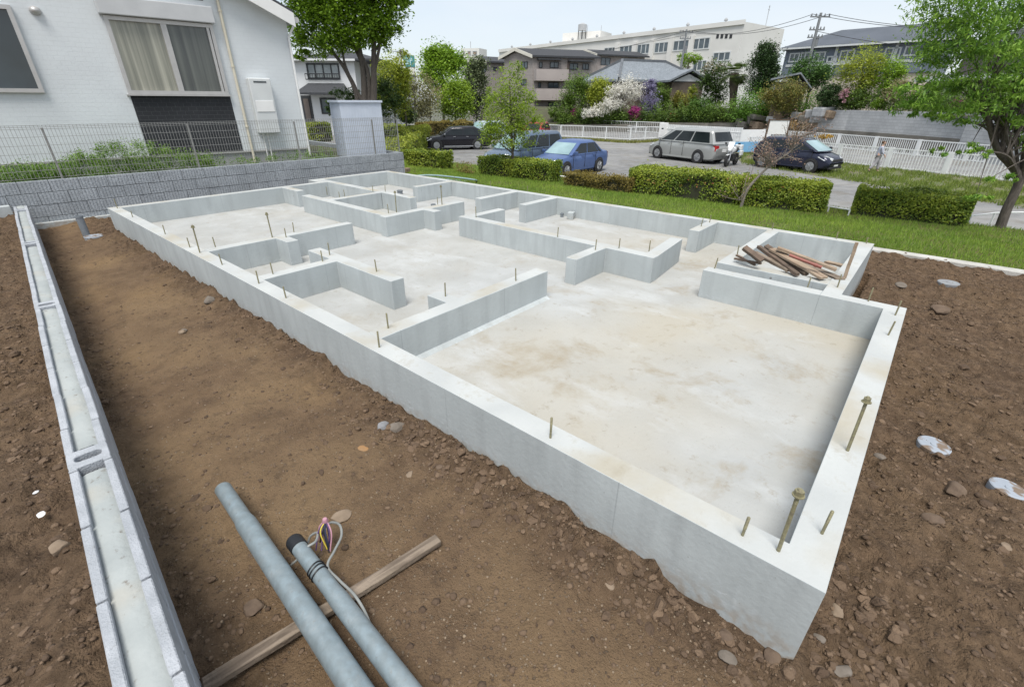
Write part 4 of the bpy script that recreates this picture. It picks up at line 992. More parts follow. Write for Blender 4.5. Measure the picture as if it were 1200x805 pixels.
hedge(G(476, 200, ZH), G(515, 203.5, ZH), .85, ZH, .66, M_hedge, 'block shaped green hedge nearest the end of the split faced wall', 7000, .055, 1)
hedge(G(560, 208, ZH), G(600, 213, ZH), .8, ZH, .62, M_hedge, 'left block of the pair of clipped hedges under the young lime green tree', 6000, .05, 2)
hedge(G(601, 213, ZH), G(643, 217.5, ZH), .8, ZH, .62, M_hedge, 'right block of the pair of clipped hedges beside the blue sedan', 6500, .05, 3)
hedge(G(660, 222, ZH), G(734, 232, ZH), .75, ZH-.02, .46, M_hedge_b, 'low bronze brown hedge in front of the blue sedan', 8000, .045, 4, .08)
hedge(G(734, 229, ZH), G(862, 243, ZH), .95, ZH, .66, M_hedge, 'long clipped hedge left of the leaning bare sapling', 15000, .045, 5, .07, flower=(M_redleaf, 14))
hedge(G(866, 244, ZH), G(966, 251, ZH), .85, ZH, .62, M_hedge, 'clipped green hedge right of the leaning bare sapling', 14000, .045, 6, .06, flower=(M_redleaf, 10))
hedge(G(995, 251, ZH), G(1131, 267, ZH), .75, ZH, .55, M_hedge, 'clipped hedge standing alone left of the right hand tree', 15000, .042, 7, .06)
cs = [G(536+random.random()*18, 205+random.random()*5, ZH)+np.array([0, 0, random.random()*.4]) for _ in range(26)]
leaves('azalea_bush', cs, .12, 60, .045, M_hedge_b, seed=21, label='small rusty brown shrub between the two leftmost front hedges', cat='shrub')
# shrubs and hedges round the left side of the parking lot
def lowhedge(x0, y0, x1, y1, ytop, wd, mat_, label, n, size, seed, z=PZ):
    a = G(x0, y0, z); b = G(x1, y1, z); h = rise((a+b)/2, ytop); return hedge(a, b, wd, z, h, mat_, label, n, size, seed, .12)
a_ = G(479, 186, PZ); b_ = PD(500, 160, 41)
hedge(PD(470, 190, 19.5), PD(504, 160, 40), 1.6, PZ, 1.35, M_hedge_y, 'tall yellow green hedge running back from the wire fence corner to the black hatchback', 16000, .11, 31, .15)
hedge(PD(500, 168, 41), PD(556, 164, 44.5), 1.5, PZ, 1.45, M_hedge_b, 'bronze topped hedge behind the black hatchback', 7000, .13, 32, .15)
hedge(PD(366, 178, 27), PD(392, 178, 27.5), 1.4, .0, .85, M_hedge_y, 'bright hedge seen between the white house and the metal shed', 3500, .09, 33, .12)
hedge(PD(450, 170, 25), PD(476, 170, 27), 1.2, -.3, 1.15, M_hedge_y, 'yellow green hedge seen through the wire fence right of the metal shed', 4000, .09, 34, .12)

# =================================================================== TREES AND SHRUBS
M_bark = pm('grey_brown_bark', (.13, .11, .095), (.075, .063, .055), 12, .95, .8, 30, stretch=(3, 3, .6))
M_barkl = pm('pale_bark', (.26, .23, .20), (.17, .15, .13), 10, .95, .5, 30, stretch=(3, 3, .6))
L_lime = leafmat('lime_leaf', (.34, .45, .05), (.16, .26, .025), .5, .45)
L_mid = leafmat('mid_green_leaf', (0.304, 0.469, 0.039), (0.110, 0.207, 0.022), .5, .35)
L_maple = leafmat('maple_leaf', (.30, .48, .07), (.10, .22, .035), .5, .4)
L_dark = leafmat('dark_leaf', (0.090, 0.152, 0.033), (0.030, 0.062, 0.015), .55, .2)
L_conif = leafmat('conifer_leaf', (0.062, 0.117, 0.033), (0.022, 0.048, 0.015), .6, .15)
L_yel = leafmat('yellow_green_leaf', (0.414, 0.455, 0.055), (0.193, 0.262, 0.033), .55, .35)
L_olive = leafmat('grey_green_leaf', (0.166, 0.200, 0.094), (0.076, 0.103, 0.050), .6, .25)
L_brown = leafmat('brown_twig_leaf', (0.359, 0.304, 0.165), (0.179, 0.152, 0.077), .7, .2)
L_white = leafmat('white_petal', (.80, .79, .75), (.60, .58, .50), .6, .3)
L_mag = leafmat('magenta_petal', (.55, .08, .33), (.33, .04, .20), .6, .3)
L_pur = leafmat('lilac_petal', (.33, .30, .45), (.19, .18, .29), .6, .3)
L_pink = leafmat('pink_petal', (.60, .36, .42), (.40, .25, .26), .6, .3)
L_red = leafmat('rust_leaf', (0.469, 0.166, 0.055), (0.221, 0.083, 0.033), .6, .2)
def clump_points(els, nc, r, shell=.45):
    """els: (cx,cy,cz, rh, rv) ellipsoids; clump centres biased to their shells"""
    out_, rr_ = [], []
    vol = np.array([e[3]**2*e[4] for e in els])**.7; cnt = np.maximum(2, (nc*vol/vol.sum()).astype(int))
    for e, n in zip(els, cnt):
        d = r.standard_normal((n, 3)); d /= np.linalg.norm(d, axis=1, keepdims=True); q = (shell+(1-shell)*r.random(n))[:, None]
        out_.append(np.array(e[:3])+d*q*np.array([e[3], e[3], e[4]])); rr_.append(np.full(n, min(e[3], e[4])))
    return np.concatenate(out_), np.concatenate(rr_)
def tree(name, label, base, els, mat_, nclump, per, size, trunk=None, tr=.1, bark=None, cat='tree', group=None, seed=1, crf=.33, flat=.8, limbs=14, shell=.45, up=.4, droop=0, aspect=.5, lr=.25):
    r = np.random.default_rng(seed); rd = random.Random(seed)
    t_ = thing(name, label, cat, base, group)
    C_, rr_ = clump_points(els, nclump, r, shell)
    leaves('crown', C_, rr_*crf*(.6+.8*r.random(len(C_))), per, size, mat_, flat, up, aspect, parent=t_, seed=seed, droop=droop)
    if trunk:
        mb = MB(); pts = [np.array(p, float) for p in trunk]
        sp_ = smooth_pts(pts, 5); n = len(sp_); rad = [tr*(1.25 if i == 0 else 1)*(1-.62*i/(n-1)) for i in range(n)]
        mb.tube(sp_, rad, 10)
        for k in range(limbs):
            i = rd.randint(int(n*.35), n-1); p0 = np.array(sp_[i]); c = C_[rd.randrange(len(C_))]
            # prefer clumps near and above
            best = min((C_[rd.randrange(len(C_))] for _ in range(6)), key=lambda q: np.linalg.norm(q-p0)+(2 if q[2] < p0[2]+.05 else 0)*size*6)
            c = best; m_ = (p0+c)/2+np.array([rd.gauss(0, .06), rd.gauss(0, .06), .08])*np.linalg.norm(c-p0)
            r0 = rad[i]*rd.uniform(.35, .6); mb.tube(smooth_pts([p0, m_, c], 4), [r0*(1-.8*q/8) for q in range(9)], 6)
            for _ in range(2):
                c2 = min((C_[rd.randrange(len(C_))] for _ in range(8)), key=lambda q: np.linalg.norm(q-m_)); mb.tube(smooth_pts([m_, (m_+c2)/2+np.array([0, 0, .03]), c2], 3), [r0*.5*(1-.7*q/6) for q in range(7)], 5)
        mb.build('trunk', bark or M_bark, t_, smooth=True)
    return t_
def el(x, y, D, wpx, hpx):
    P = PD(x, y, D); d = float((P-CAM)@FW); sc = d/F_PX
    return (P[0], P[1], P[2], wpx/2*sc*1.12, hpx/2*sc*1.12)
def gp(x, y, D, z=None):
    P = PD(x, y, D)
    return (P[0], P[1], P[2] if z is None else z)

# young lime tree between the hedges
D = 13.9; b0 = G(600, 214, ZH); D = DEP(b0)+.55
tr_ = [gp(600, 214, D, -.25), gp(601, 188, D), gp(600, 168, D), gp(599, 135, D), gp(597, 95, D)]
tree('young_tree', 'slender young tree with lime green leaves rising behind the front hedges', tr_[0],
     [el(598, 98, D, 34, 40), el(582, 125, D, 36, 34), el(612, 120, D, 36, 34), el(596, 135, D, 50, 40), el(578, 153, D, 34, 26), el(618, 146, D, 36, 26), el(595, 160, D, 62, 30), el(605, 82, D, 16, 18), el(574, 108, D, 12, 10), el(632, 142, D, 16, 12)],
     L_lime, 250, 46, .06, tr_, .05, M_bark, seed=11, limbs=22, crf=.36, flat=.75)
# big tree at the right edge
b0 = G(1172, 267, ZH); D = DEP(b0)
tr_ = [gp(1172, 268, D, ZH-.1), gp(1180, 245, D), gp(1194, 212, D), gp(1184, 193, D), gp(1170, 178, D), gp(1160, 150, D), gp(1150, 110, D)]
rt_ = tree('maple_tree', 'leaning tree with drooping fresh green leaves at the right edge', tr_[0],
     [el(1125, 25, D, 110, 60), el(1190, 20, D+.3, 90, 60), el(1100, 62, D, 70, 40), el(1150, 60, D-.2, 80, 44), el(1210, 80, D, 80, 50), el(1082, 100, D, 64, 30), el(1130, 96, D+.2, 80, 34), el(1185, 110, D-.3, 70, 34),
      el(1070, 124, D, 46, 20), el(1120, 130, D, 84, 26), el(1180, 140, D, 60, 24), el(1210, 165, D, 50, 24), el(1085, 134, D, 30, 10), el(1135, 175, D-.3, 50, 12), el(1110, 178, D-.2, 30, 8), el(1170, 210, D-.5, 36, 12), el(1150, 232, D-.6, 34, 12), el(1245, 60, D, 90, 90), el(1255, 140, D, 70, 60), el(1120, -20, D, 90, 50), el(1190, -30, D, 120, 60)],
     L_maple, 720, 42, .07, tr_, .088, M_bark, seed=13, limbs=34, crf=.42, flat=.5, up=.15, droop=.45, aspect=.34, shell=.2)
mb = MB()
for pl, r0 in (([gp(1194, 212, D), gp(1215, 190, D), gp(1235, 150, D), gp(1230, 100, D)], .07), ([gp(1170, 180, D), gp(1178, 160, D), gp(1172, 145, D), gp(1150, 128, D)], .055), ([gp(1196, 215, D), gp(1206, 170, D-.1), gp(1196, 130, D), gp(1188, 90, D)], .06)):
    q_ = smooth_pts(pl, 5); mb.tube(q_, [r0*(1-.6*i/(len(q_)-1)) for i in range(len(q_))], 8)
mb.build('limb', M_bark, rt_, smooth=True)
# leaning bare sapling behind the main hedge
b0 = G(866, 246, ZH); D = DEP(b0)-.02
tr_ = [gp(867, 246, D, ZH-.05), gp(874, 226, D), gp(886, 210, D), gp(905, 192, D), gp(926, 178, D), gp(934, 162, D)]
sp_t = thing('bare_sapling', 'thin leaning pale grey sapling with sparse pinkish brown buds, between the two long hedges', 'sapling', tr_[0])
q_ = smooth_pts(tr_, 6); mb = MB(); mb.tube(q_, [.035*(1-.6*i/(len(q_)-1)) for i in range(len(q_))], 8); mb.build('trunk', M_barkl, sp_t, smooth=True)
rd = random.Random(5); mb = MB(); tips = []
for (x0, y0, x1, y1, n) in ((903, 194, 898, 168, 14), (905, 192, 885, 180, 12), (900, 196, 912, 176, 8), (926, 178, 940, 148, 12), (930, 172, 925, 150, 8), (934, 164, 962, 150, 10), (916, 185, 935, 185, 5), (868, 236, 880, 205, 4), (868, 236, 850, 212, 3)):
    for k in range(n):
        dd = D+rd.uniform(-.35, .35); e = np.array(gp(x1+rd.gauss(0, 8), y1+rd.gauss(0, 9), dd)); s0 = np.array(gp(x0+rd.gauss(0, 2), y0+rd.gauss(0, 2), D)); m_ = (s0+e)/2+np.array([rd.gauss(0, .05), rd.gauss(0, .05), rd.gauss(0, .05)])
        mb.tube(smooth_pts([s0, m_, e], 3), [.009, .008, .007, .006, .005, .004, .003], 4); tips += [tuple(m_), tuple(e), tuple((m_+e)/2)]
mb.build('twigs', M_barkl, sp_t)
leaves('buds', tips, .07, 7, .035, leafmat('bud_leaf', (.42, .29, .22), (.26, .16, .12), .6, .3), parent=sp_t, seed=55)

# zelkova behind the shed
D = 30.
tk = lambda x, y, d=0: np.array(gp(x, y, D+d))
zt_ = thing('zelkova_tree', 'big spreading tree with several dark trunks behind the metal shed', 'tree', gp(430, 140, D, -1.1))
mb = MB()
for pl, r0 in (([(427, 150), (427, 110), (425, 80), (418, 40), (412, 0), (405, -30)], .26), ([(437, 150), (438, 110), (438, 70), (438, 30), (437, -20)], .28), ([(420, 150), (418, 112), (408, 88), (395, 68), (378, 50), (362, 40)], .20), ([(432, 150), (432, 90), (420, 60), (404, 40), (392, 15)], .17),
               ([(424, 118), (412, 95), (404, 75), (400, 55), (390, 30)], .13), ([(438, 90), (446, 50), (455, 20), (462, -10)], .12), ([(424, 75), (414, 55), (402, 45), (380, 30)], .10), ([(440, 60), (450, 45), (462, 40)], .06)):
    q_ = smooth_pts([tk(x, y) for x, y in pl], 5); mb.tube(q_, [r0*.78*(1-.7*i/(len(q_)-1)) for i in range(len(q_))], 9)
mb.build('trunk', M_bark, zt_, smooth=True)
r = np.random.default_rng(31)
els = [el(365, 10, D, 60, 60), el(358, 45, D, 44, 36), el(395, 15, D, 70, 60), el(390, 50, D, 56, 30), el(425, 10, D, 60, 60), el(432, 40, D, 50, 30), el(450, 15, D, 50, 50), el(352, 65, D, 24, 14), el(455, 38, D, 24, 20), el(466, 2, D, 40, 20), el(380, -25, D, 120, 50), el(440, -30, D, 110, 50), el(448, 50, D, 14, 12)]
C_, rr_ = clump_points(els, 820, r, .25)
leaves('crown', C_, rr_*.36, 52, .17, L_mid, .7, .4, parent=zt_, seed=32)

# trees along the back of the parking lot
def bush(x, y, w_, h_, D, mat_, label, n=60, per=40, size=None, name='shrub', cat='shrub', trunk=False, seed=0, group=None, shell=.5, zb=None, crf=.4, els=None, bark=None, flat=.8, sub=4):
    """bush or tree whose crown fills a w x h patch centred at pixel (x, y), distance D"""
    rd = random.Random(seed*7+int(x)); sc = D/F_PX*.9
    n = int(n*1.6); E_ = [el(x, y, D, w_*.9, h_*.9)]
    for k in range(sub):
        a_ = rd.random()*6.28; E_.append(el(x+math.cos(a_)*w_*.3, y+math.sin(a_)*h_*.3, D+rd.uniform(-.2, .2)*w_*sc, w_*rd.uniform(.34, .5), h_*rd.uniform(.3, .45)))
    if els: E_ += els
    base = gp(x, y+h_/2, D, zb) if zb is not None else gp(x, y+h_*.52, D)
    tr_ = None
    if trunk: tr_ = [base, gp(x+1, y+h_*.3, D), gp(x, y, D), gp(x-1, y-h_*.25, D)]
    return tree(name, label, base, E_, mat_, n, per, size or max(.07, 1.8*D/F_PX), tr_, tr=max(.05, w_*.03*sc), bark=bark, cat=cat, group=group, seed=seed+int(x), limbs=10 if trunk else 0, shell=shell, crf=crf, flat=flat)
bush(518, 84, 50, 56, 52, L_mid, 'round topped dark green tree rising left of the tan apartments', 150, 60, .24, 'round_tree', 'tree', True, 1, els=[el(506, 66, 52, 18, 20), el(530, 72, 52, 24, 24)], zb=-1.1)
bush(533, 118, 40, 46, 48, leafmat('fresh_leaf', (0.304, 0.428, 0.039), (0.138, 0.235, 0.022), .5, .35), 'smaller fresh green tree in front of the round topped one', 110, 50, .2, 'leafy_tree', 'tree', True, 2, zb=-1.1)
bush(558, 104, 32, 66, 60, L_olive, 'grey green tree standing between the round topped tree and the apartments', 120, 50, .26, 'grey_green_tree', 'tree', True, 3, zb=-1.1)
bush(486, 116, 44, 52, 44, leafmat('olive_bud', (.24, .24, .10), (.13, .12, .06)), 'bare brownish tree left of the fresh green one', 110, 38, .16, 'bare_tree', 'tree', True, 4, zb=-1.1, crf=.5, bark=M_barkl)
bush(503, 112, 28, 50, 46.5, L_brown, 'thin grey branched tree in front of the round topped tree', 36, 26, .15, 'bare_tree', 'tree', True, 5, zb=-1.1, crf=.5, bark=M_barkl)
bush(461, 100, 40, 66, 36, L_yel, 'yellow green tree against the white house with dark roofs', 130, 50, .15, 'leafy_tree', 'tree', True, 6, zb=-.8, crf=.5)
bush(469, 64, 26, 10, 36, L_yel, 'wispy yellow green tree top beside the roof', 12, 22, .13, 'leafy_tree', 'tree', True, 7, zb=-.8, crf=.6)
bush(450, 118, 42, 50, 33, L_dark, 'dark pine like shrub right of the zelkova trunks', 70, 40, .13, 'pine_shrub', 'shrub', False, 8)
bush(478, 137, 22, 18, 38, L_dark, 'low dark shrub at the foot of the bare brownish tree', 40, 34, .14, 'dark_shrub', 'shrub', False, 9)
bush(407, 111, 40, 14, 33, L_dark, 'dark green shrub under the skirt roof of the white house with dark roofs', 36, 30, .13, 'dark_shrub', 'shrub', False, 10)
bush(386, 127, 8, 20, 30, L_dark, 'small upright conifer left of the metal shed', 16, 30, .1, 'small_conifer', 'shrub', False, 11)

# =================================================================== FENCES ACROSS THE LOT
M_fpaint = pm('white_fence_paint', (.74, .75, .75), (.64, .66, .66), 3, .6)
def rail_fence(pts, h, post_dx, label, picket=None, rails=(.12, .95), pr=.05, wide=None, kind='pipe', group=None, bottom=.08):
    """pts: ground points (world); straight pieces between; posts and pickets"""
    P = [np.array(p, float) for p in pts]; t_ = thing('white_fence', label, 'fence', P[0], group)
    for a, b in zip(P[:-1], P[1:]):
        L_ = np.linalg.norm(b-a); u = (b-a)/L_; n = max(1, round(L_/post_dx))
        for k in range(n+1):
            q = a+u*L_*k/n; mb = MB()
            if wide: mb.bar(q+u*-wide/2+np.array([0, 0, 0]), q+np.array([0, 0, h+.04])+u*-wide/2, .06) ; mb.v = []; mb.f = []; mb.m = []; mb.obox((q[0], q[1], q[2]+h/2-.1), wide, .08, h+.24, math.atan2(u[1], u[0]))
            else: mb.obox((q[0], q[1], q[2]+h/2-.1), pr*1.6, pr*1.6, h+.2, math.atan2(u[1], u[0]))
            mb.build('post', M_fpaint, t_)
        mb = MB()
        for rr in rails: mb.bar(a+np.array([0, 0, h*rr]), b+np.array([0, 0, h*rr]), pr, pr)
        mb.build('rails', M_fpaint, t_)
        if picket:
            mb = MB(); m_ = int(L_/picket[0]); s_ = math.atan2(u[1], u[0])
            for k in range(m_+1):
                q = a+u*L_*k/m_; mb.obox((q[0], q[1], q[2]+h*(rails[0]+rails[-1])/2), picket[1], .02, h*(rails[-1]-rails[0]), s_)
            mb.build('pickets', M_fpaint, t_)
    return t_
z = PZ
rail_fence([G(622, 158, z), G(657, 161, z), G(738, 164.5, z), G(772, 163, z)], 1.05, 2.3, 'white rail fence with thin bars, nearest row left of the gate panel', (.16, .018), (.10, .97), .055)
rail_fence([G(560, 145, z), G(640, 150.5, z), G(776, 157, z)], 1.1, 3.2, 'white rail fence on the far side of the lane, below the flowering garden', (.22, .02), (.10, .55, .97), .06)
fa = G(858, 176.5, z); fb = G(980, 190.5, z); fc = G(1184, 213, z)
rail_fence([fa, G(920, 183, z), fb, fc+(fc-fb)*.35], .98, 2.9, 'white picket fence, nearer of the two rows behind the walking person', (.135, .04), (.06, .97), .05, wide=.22)
rail_fence([G(893, 166, z), G(980, 173.5, z), G(1200, 196, z), G(1290, 207, z)], .96, 2.9, 'white picket fence, farther row below the grey retaining wall', (.14, .045), (.06, .97), .06, wide=.24)
# solid white gate panel and boarded fence behind the silver minivan
gA, gB = G(776, 163.5, z), G(868, 170, z)
gf = thing('white_board_fence', 'closely boarded white fence behind the silver minivan', 'fence', gA)
u = (gB-gA); L_ = np.linalg.norm(u); u /= L_; ang = math.atan2(u[1], u[0]); n = int(L_/.17); mb = MB()
for k in range(n): q = gA+u*(k+.5)*.17; mb.obox((q[0], q[1], z+.62), .145, .03, 1.24, ang)
mb.build('boards', M_fpaint, gf)
mb = MB(); mb.bar(gA+np.array([0, .05, .9]), gB+np.array([0, .05, .9]), .06); mb.bar(gA+np.array([0, .05, .3]), gB+np.array([0, .05, .3]), .06); mb.build('rails', M_fpaint, gf)
mb = MB(); mb.obox((gA[0], gA[1], z+.68), .7, .35, 1.36, ang); gp_ = mb.build('gate_post', M_white, base=(gA[0], gA[1], z), bevel=.02); tag(gp_, 'white square gate post at the left end of the boarded fence', 'gate post')
mb = MB(); q = PD(776.5, 151, DEP(gA)-.45); mb.obox(tuple(q), .18, .06, .12, ang); mb.build('letter_slot', M_dgl, gp_)
mb = MB(); qa, qb = PD(853, 168.5, 33.2), PD(893, 171, 33.6); u = (qb-qa)/np.linalg.norm(qb-qa)
mb.bar(np.array([qa[0], qa[1], PZ+.42]), np.array([qb[0], qb[1], PZ+.42]), .05, .62); tag(mb.build('blue_sheet', pm('light_blue_tarp', (.20, .42, .66), (.16, .36, .58), 2, .5, .3, 6)), 'light blue sheet stretched low behind the white picket fence', 'tarp')
mb = MB(); q1, q2 = PD(866, 169, 34.5), PD(900, 171, 35)
mb.bar(np.array([q1[0], q1[1], PZ+.75]), np.array([q2[0], q2[1], PZ+.75]), .05, 1.3); tag(mb.build('white_hoarding', M_white), 'plain white panel standing behind the light blue sheet', 'panel')
# notice board
nb = thing('notice_board', 'white notice board on two brown posts behind the small black car', 'notice board', gp(909, 175, 30.8, PZ)); F_ = Face(PD(898, 160, 30.8), PD(921, 160, 30.9))
z1 = F_.on(909, 141.5)[1]; z0_ = F_.on(909, 157.5)[1]; mb = MB(); F_.box(mb, .02, F_.L-.02, -.02, .02, z0_, z1); mb.build('board', M_white, nb)
M_bpost = pm('brown_post', (.12, .08, .055), (.09, .06, .04), 6, .9)
for s_ in (-.05, F_.L+.02): mb = MB(); F_.box(mb, s_-.035, s_+.035, -.035, .035, PZ-.05, z1+.08); mb.build('post', M_bpost, nb)
mb = MB(); F_.box(mb, -.06, F_.L+.06, -.05, .05, z1+.01, z1+.06); mb.build('top_rail', M_bpost, nb)

# verge grass along the right fence
def vz(x, y): return np.full_like(x, PZ+.012)
M_verge = pm('verge_grass', (.10, .125, .045), (.14, .125, .075), 2.2, .95, .4, 20)
vp = [G(868, 190, z), G(905, 197, z), G(960, 207, z), G(1010, 214, z), G(1060, 222, z), G(1120, 231, z), G(1200, 243, z), G(1300, 258, z), G(1300, 222, z), fc+(fc-fb)*.3, fc, fb, fa, G(855, 178, z)]
mb = MB(); mb.add([(p[0], p[1], PZ+.006) for p in vp], [tuple(range(len(vp)))]); tag(mb.build('verge', M_verge), kind='structure')
pts = []
for k in range(26000):
    x = random.uniform(868, 1210); yb = 190+(x-868)*.16; yt = 177+(x-858)*.112; y = random.uniform(yt, yb+random.random()*3)
    if random.random() < .5+.5*math.sin(x*.13)*math.sin(y*.5): pts.append(G(x, y, PZ+.005))
blades('verge_tufts', np.array(pts), .12, .035, leafmat('verge_blade', (0.235, 0.290, 0.055), (0.110, 0.166, 0.033), .6, .3), .8, 'ragged grass along the foot of the white picket fence', 'grass')
pts = [G(random.uniform(640, 775), 0, z) for _ in range(1)]
pts = []
for k in range(3000):
    x = random.uniform(655, 790); yc = 163+3.5*math.exp(-((x-740)/40)**2); pts.append(G(x, yc+random.uniform(-.5, 1.6), z))
blades('verge_tufts', np.array(pts), .14, .07, leafmat('dry_blade', (0.276, 0.276, 0.077), (0.152, 0.166, 0.044), .6, .3), .8, 'thin strip of grass under the white rail fence across the lot', 'grass')
# low pipe rails by the lot edge
def low_rail(pxs, h, label, m_=M_fpaint, zz_=-.35, r_=.02):
    P = [G(x, y, zz_) for x, y in pxs]; t_ = thing('low_rail', label, 'rail', P[0]); mb = MB(); mb.tube([tuple(p+np.array([0, 0, h])) for p in P], r_, 8); mb.build('bar', m_, t_, smooth=True)
    for p in P: mb = MB(); mb.tube([tuple(p+np.array([0, 0, -.4])), tuple(p+np.array([0, 0, h]))], r_*1.1, 8); mb.build('post', m_, t_)
    return t_
low_rail([(648, 217), (688, 222), (714, 226)], .28, 'low white pipe rail in front of the blue sedan', zz_=-.3)
low_rail([(968, 254), (992, 258)], .22, 'low white pipe rail in the gap between the two right hedges', zz_=-.3, r_=.015)
low_rail([(1132, 267), (1160, 263), (1215, 262)], .25, 'low white pipe rail beside the right hand tree', zz_=-.4, r_=.015)
M_hose = pm('blue_green_pipe', (.25, .36, .36), (.20, .30, .30), 5, .5)
mb = MB(); mb.tube(smooth_pts([G(482, 207, .12), G(500, 205.5, .14), G(520, 206.5, .14), G(556, 211, .1), G(556, 213, -.1)], 6), .022, 8); mb.tube(smooth_pts([G(482, 206, .0), G(520, 210, .02), G(556, 214, -.02)], 6), .02, 8)
tag(mb.build('garden_hose', M_hose, smooth=True), 'pale blue green pipes lying beyond the far corner of the foundation', 'pipe')
mb = MB(); P = G(458, 205.5, 0); P = PD(471.5, 200.5, DEP(G(471, 203, 0))); mb.obox((P[0]+.15, P[1], P[2]), .22, .16, .14, .3); tag(mb.build('tan_block', M_stone2, bevel=.02), 'small tan block at the corner of the split faced wall', 'block')

# =================================================================== CARS
M_tyre = pm('tyre_rubber', (.02, .02, .021), (.015, .015, .016), 20, .85)
M_rim = pm('alloy_rim', (.45, .46, .47), (.38, .39, .40), 6, .35, metal=.7)
M_cgl = pm('car_glass', (.018, .024, .026), (.01, .014, .016), 1.2, .08, spec=.35)
M_cgl2 = pm('pale_windscreen', (.30, .43, .45), (.20, .30, .32), 1.0, .08, spec=.9)
M_lamp = pm('lamp_lens', (.62, .65, .66), (.5, .53, .54), 6, .15, spec=.8)
M_tail = pm('tail_lens', (.42, .02, .02), (.3, .015, .015), 6, .2, spec=.7)
M_plate = pm('number_plate', (.72, .73, .72), (.65, .66, .65), 6, .5)
M_trim = pm('black_trim', (.025, .025, .027), (.02, .02, .02), 6, .55)
M_chrome = pm('chrome_trim', (.55, .56, .57), (.5, .51, .52), 6, .2, metal=.8)
def paint(name, c, c2=None, metal=.35, rough=.28): return pm(name, c, c2 or tuple(x*.8 for x in c), .7, rough, metal=metal, spec=.6)
def car(name, label, cat, body, Lc, W, H, wb, prof, belt, gh, front_over, wr=.31, dark_screen=True, trim=None, sill=None, group=None, pillars=(.36, .66), screen=None):
    """prof: [(x, z)] top line of the lower body front to rear; gh: (cowl x, roof front x, roof rear x, tail x), x from the nose"""
    t_ = thing(name, label, cat, (0, 0, 0), group); X = lambda x: Lc/2-x
    px_, pz_ = zip(*prof)
    xs = np.concatenate([[.0, .03, .09, .18, .32], np.linspace(.45, Lc-.45, 22), [Lc-.32, Lc-.16, Lc-.07, Lc-.02, Lc]])
    mb = MB(); ring = []; nr = 13
    def hw(x): 
        e = min(x, Lc-x); return W/2*(1-.20*math.exp(-e/.16)-.05*math.exp(-e/.6))
    def low(x):
        e = min(x, Lc-x); return .17+.16*math.exp(-e/.12)
    for x in xs:
        zt = float(np.interp(x, px_, pz_)); w_ = hw(x); zb = low(x); zt = max(zt, zb+.25); e = min(x, Lc-x)
        if e < .02: zt -= .16; zb += .08
        elif e < .05: zt -= .07; zb += .03
        hh = zt-zb
        half = [(0, zb), (w_*.82, zb), (w_*.96, zb+.07), (w_*.99, zb+hh*.35), (w_, zb+hh*.6), (w_*.985, zb+hh*.82), (w_*.93, zb+hh*.96), (w_*.72, zt+.012), (w_*.35, zt+.028), (0, zt+.032)]
        pts = [(y, z) for y, z in half]+[(-y, z) for y, z in half[-2:0:-1]]
        ring.append(len(pts)); mb.v += [(X(x), y, z) for y, z in pts]
    n = ring[0]
    for i in range(len(xs)-1):
        for k in range(n): mb.f.append((i*n+k, i*n+(k+1) % n, (i+1)*n+(k+1) % n, (i+1)*n+k)); mb.m.append(0)
    mb.f += [tuple(range(n)), tuple(range((len(xs)-1)*n, len(xs)*n))]; mb.m += [0, 0]
    # greenhouse
    c0, r0, r1, c1 = gh; zb = belt-.04; zr = H
    def side_y(zf): return W/2*(.965-.17*zf)
    levels = [0, .25, .5, .75, .92, 1.0]
    k0 = len(mb.v); cnt = 0
    def lv(zf):
        xf = c0+(r0-c0)*zf; xr = c1+(r1-c1)*zf
        if zf > .9: xf += .10*(zf-.9)*10*.6; xr -= .05*(zf-.9)*10
        y = side_y(zf)*(1 if zf < .95 else .86); z = zb+(zr-.045-zb)*zf if zf < .95 else zr-.012
        return xf, xr, y, z
    for zf in levels:
        xf, xr, y, z = lv(zf); cx_ = .16
        loop = [(xf+cx_*.6, y), (xf+.02, y*.86), (xf-.05, y*.45), (xf-.07, 0), (xf-.05, -y*.45), (xf+.02, -y*.86), (xf+cx_*.6, -y), ((xf+xr)/2, -y*1.01), (xr-cx_*.4, -y), (xr, -y*.86), (xr+.03, -y*.4), (xr+.03, y*.4), (xr, y*.86), (xr-cx_*.4, y), ((xf+xr)/2, y*1.01)]
        cnt = len(loop); mb.v += [(X(a), b, z) for a, b in loop]
    for i in range(len(levels)-1):
        for k in range(cnt): a = k0+i*cnt; mb.f.append((a+k, a+(k+1) % cnt, a+cnt+(k+1) % cnt, a+cnt+k)); mb.m.append(0)
    a = k0+(len(levels)-1)*cnt; mb.v.append((X((r0+r1)/2), 0, zr+.012)); ci = len(mb.v)-1
    for k in range(cnt): mb.f.append((a+k, a+(k+1) % cnt, ci)); mb.m.append(0)
    bo = mb.build('body', body, t_, smooth=True)
    # glass: patches a little proud of the greenhouse
    def patch(name_, pts, m_=M_cgl, parent=t_, thick=.006):
        mb = MB(); v = [Vector(p) for p in pts]; nrm = (v[1]-v[0]).cross(v[3]-v[0]).normalized(); mb.hexa([p for p in v]+[p+nrm*thick for p in v]); return mb.build(name_, m_, parent)
    def sp_(zf, fx, s_):
        xf, xr, y, z = lv(zf); return (X(xf+(xr-xf)*fx), s_*(side_y(zf)*1.008+.006), z)
    za, zb_ = .10, .86
    for s_ in (1, -1):
        cuts = [.075]+list(pillars)+[.94]
        for i in range(len(cuts)-1):
            a_, b_ = cuts[i]+.012, cuts[i+1]-.012
            q = [sp_(za, a_, s_), sp_(za, b_, s_), sp_(zb_, b_, s_), sp_(zb_, a_, s_)]
            if i == 0:
                xf0 = lv(za); q[0] = sp_(za, a_-.03, s_); q[3] = sp_(zb_, a_+.035, s_)
            if s_ > 0: q = q[::-1]
            patch('side_window', q)
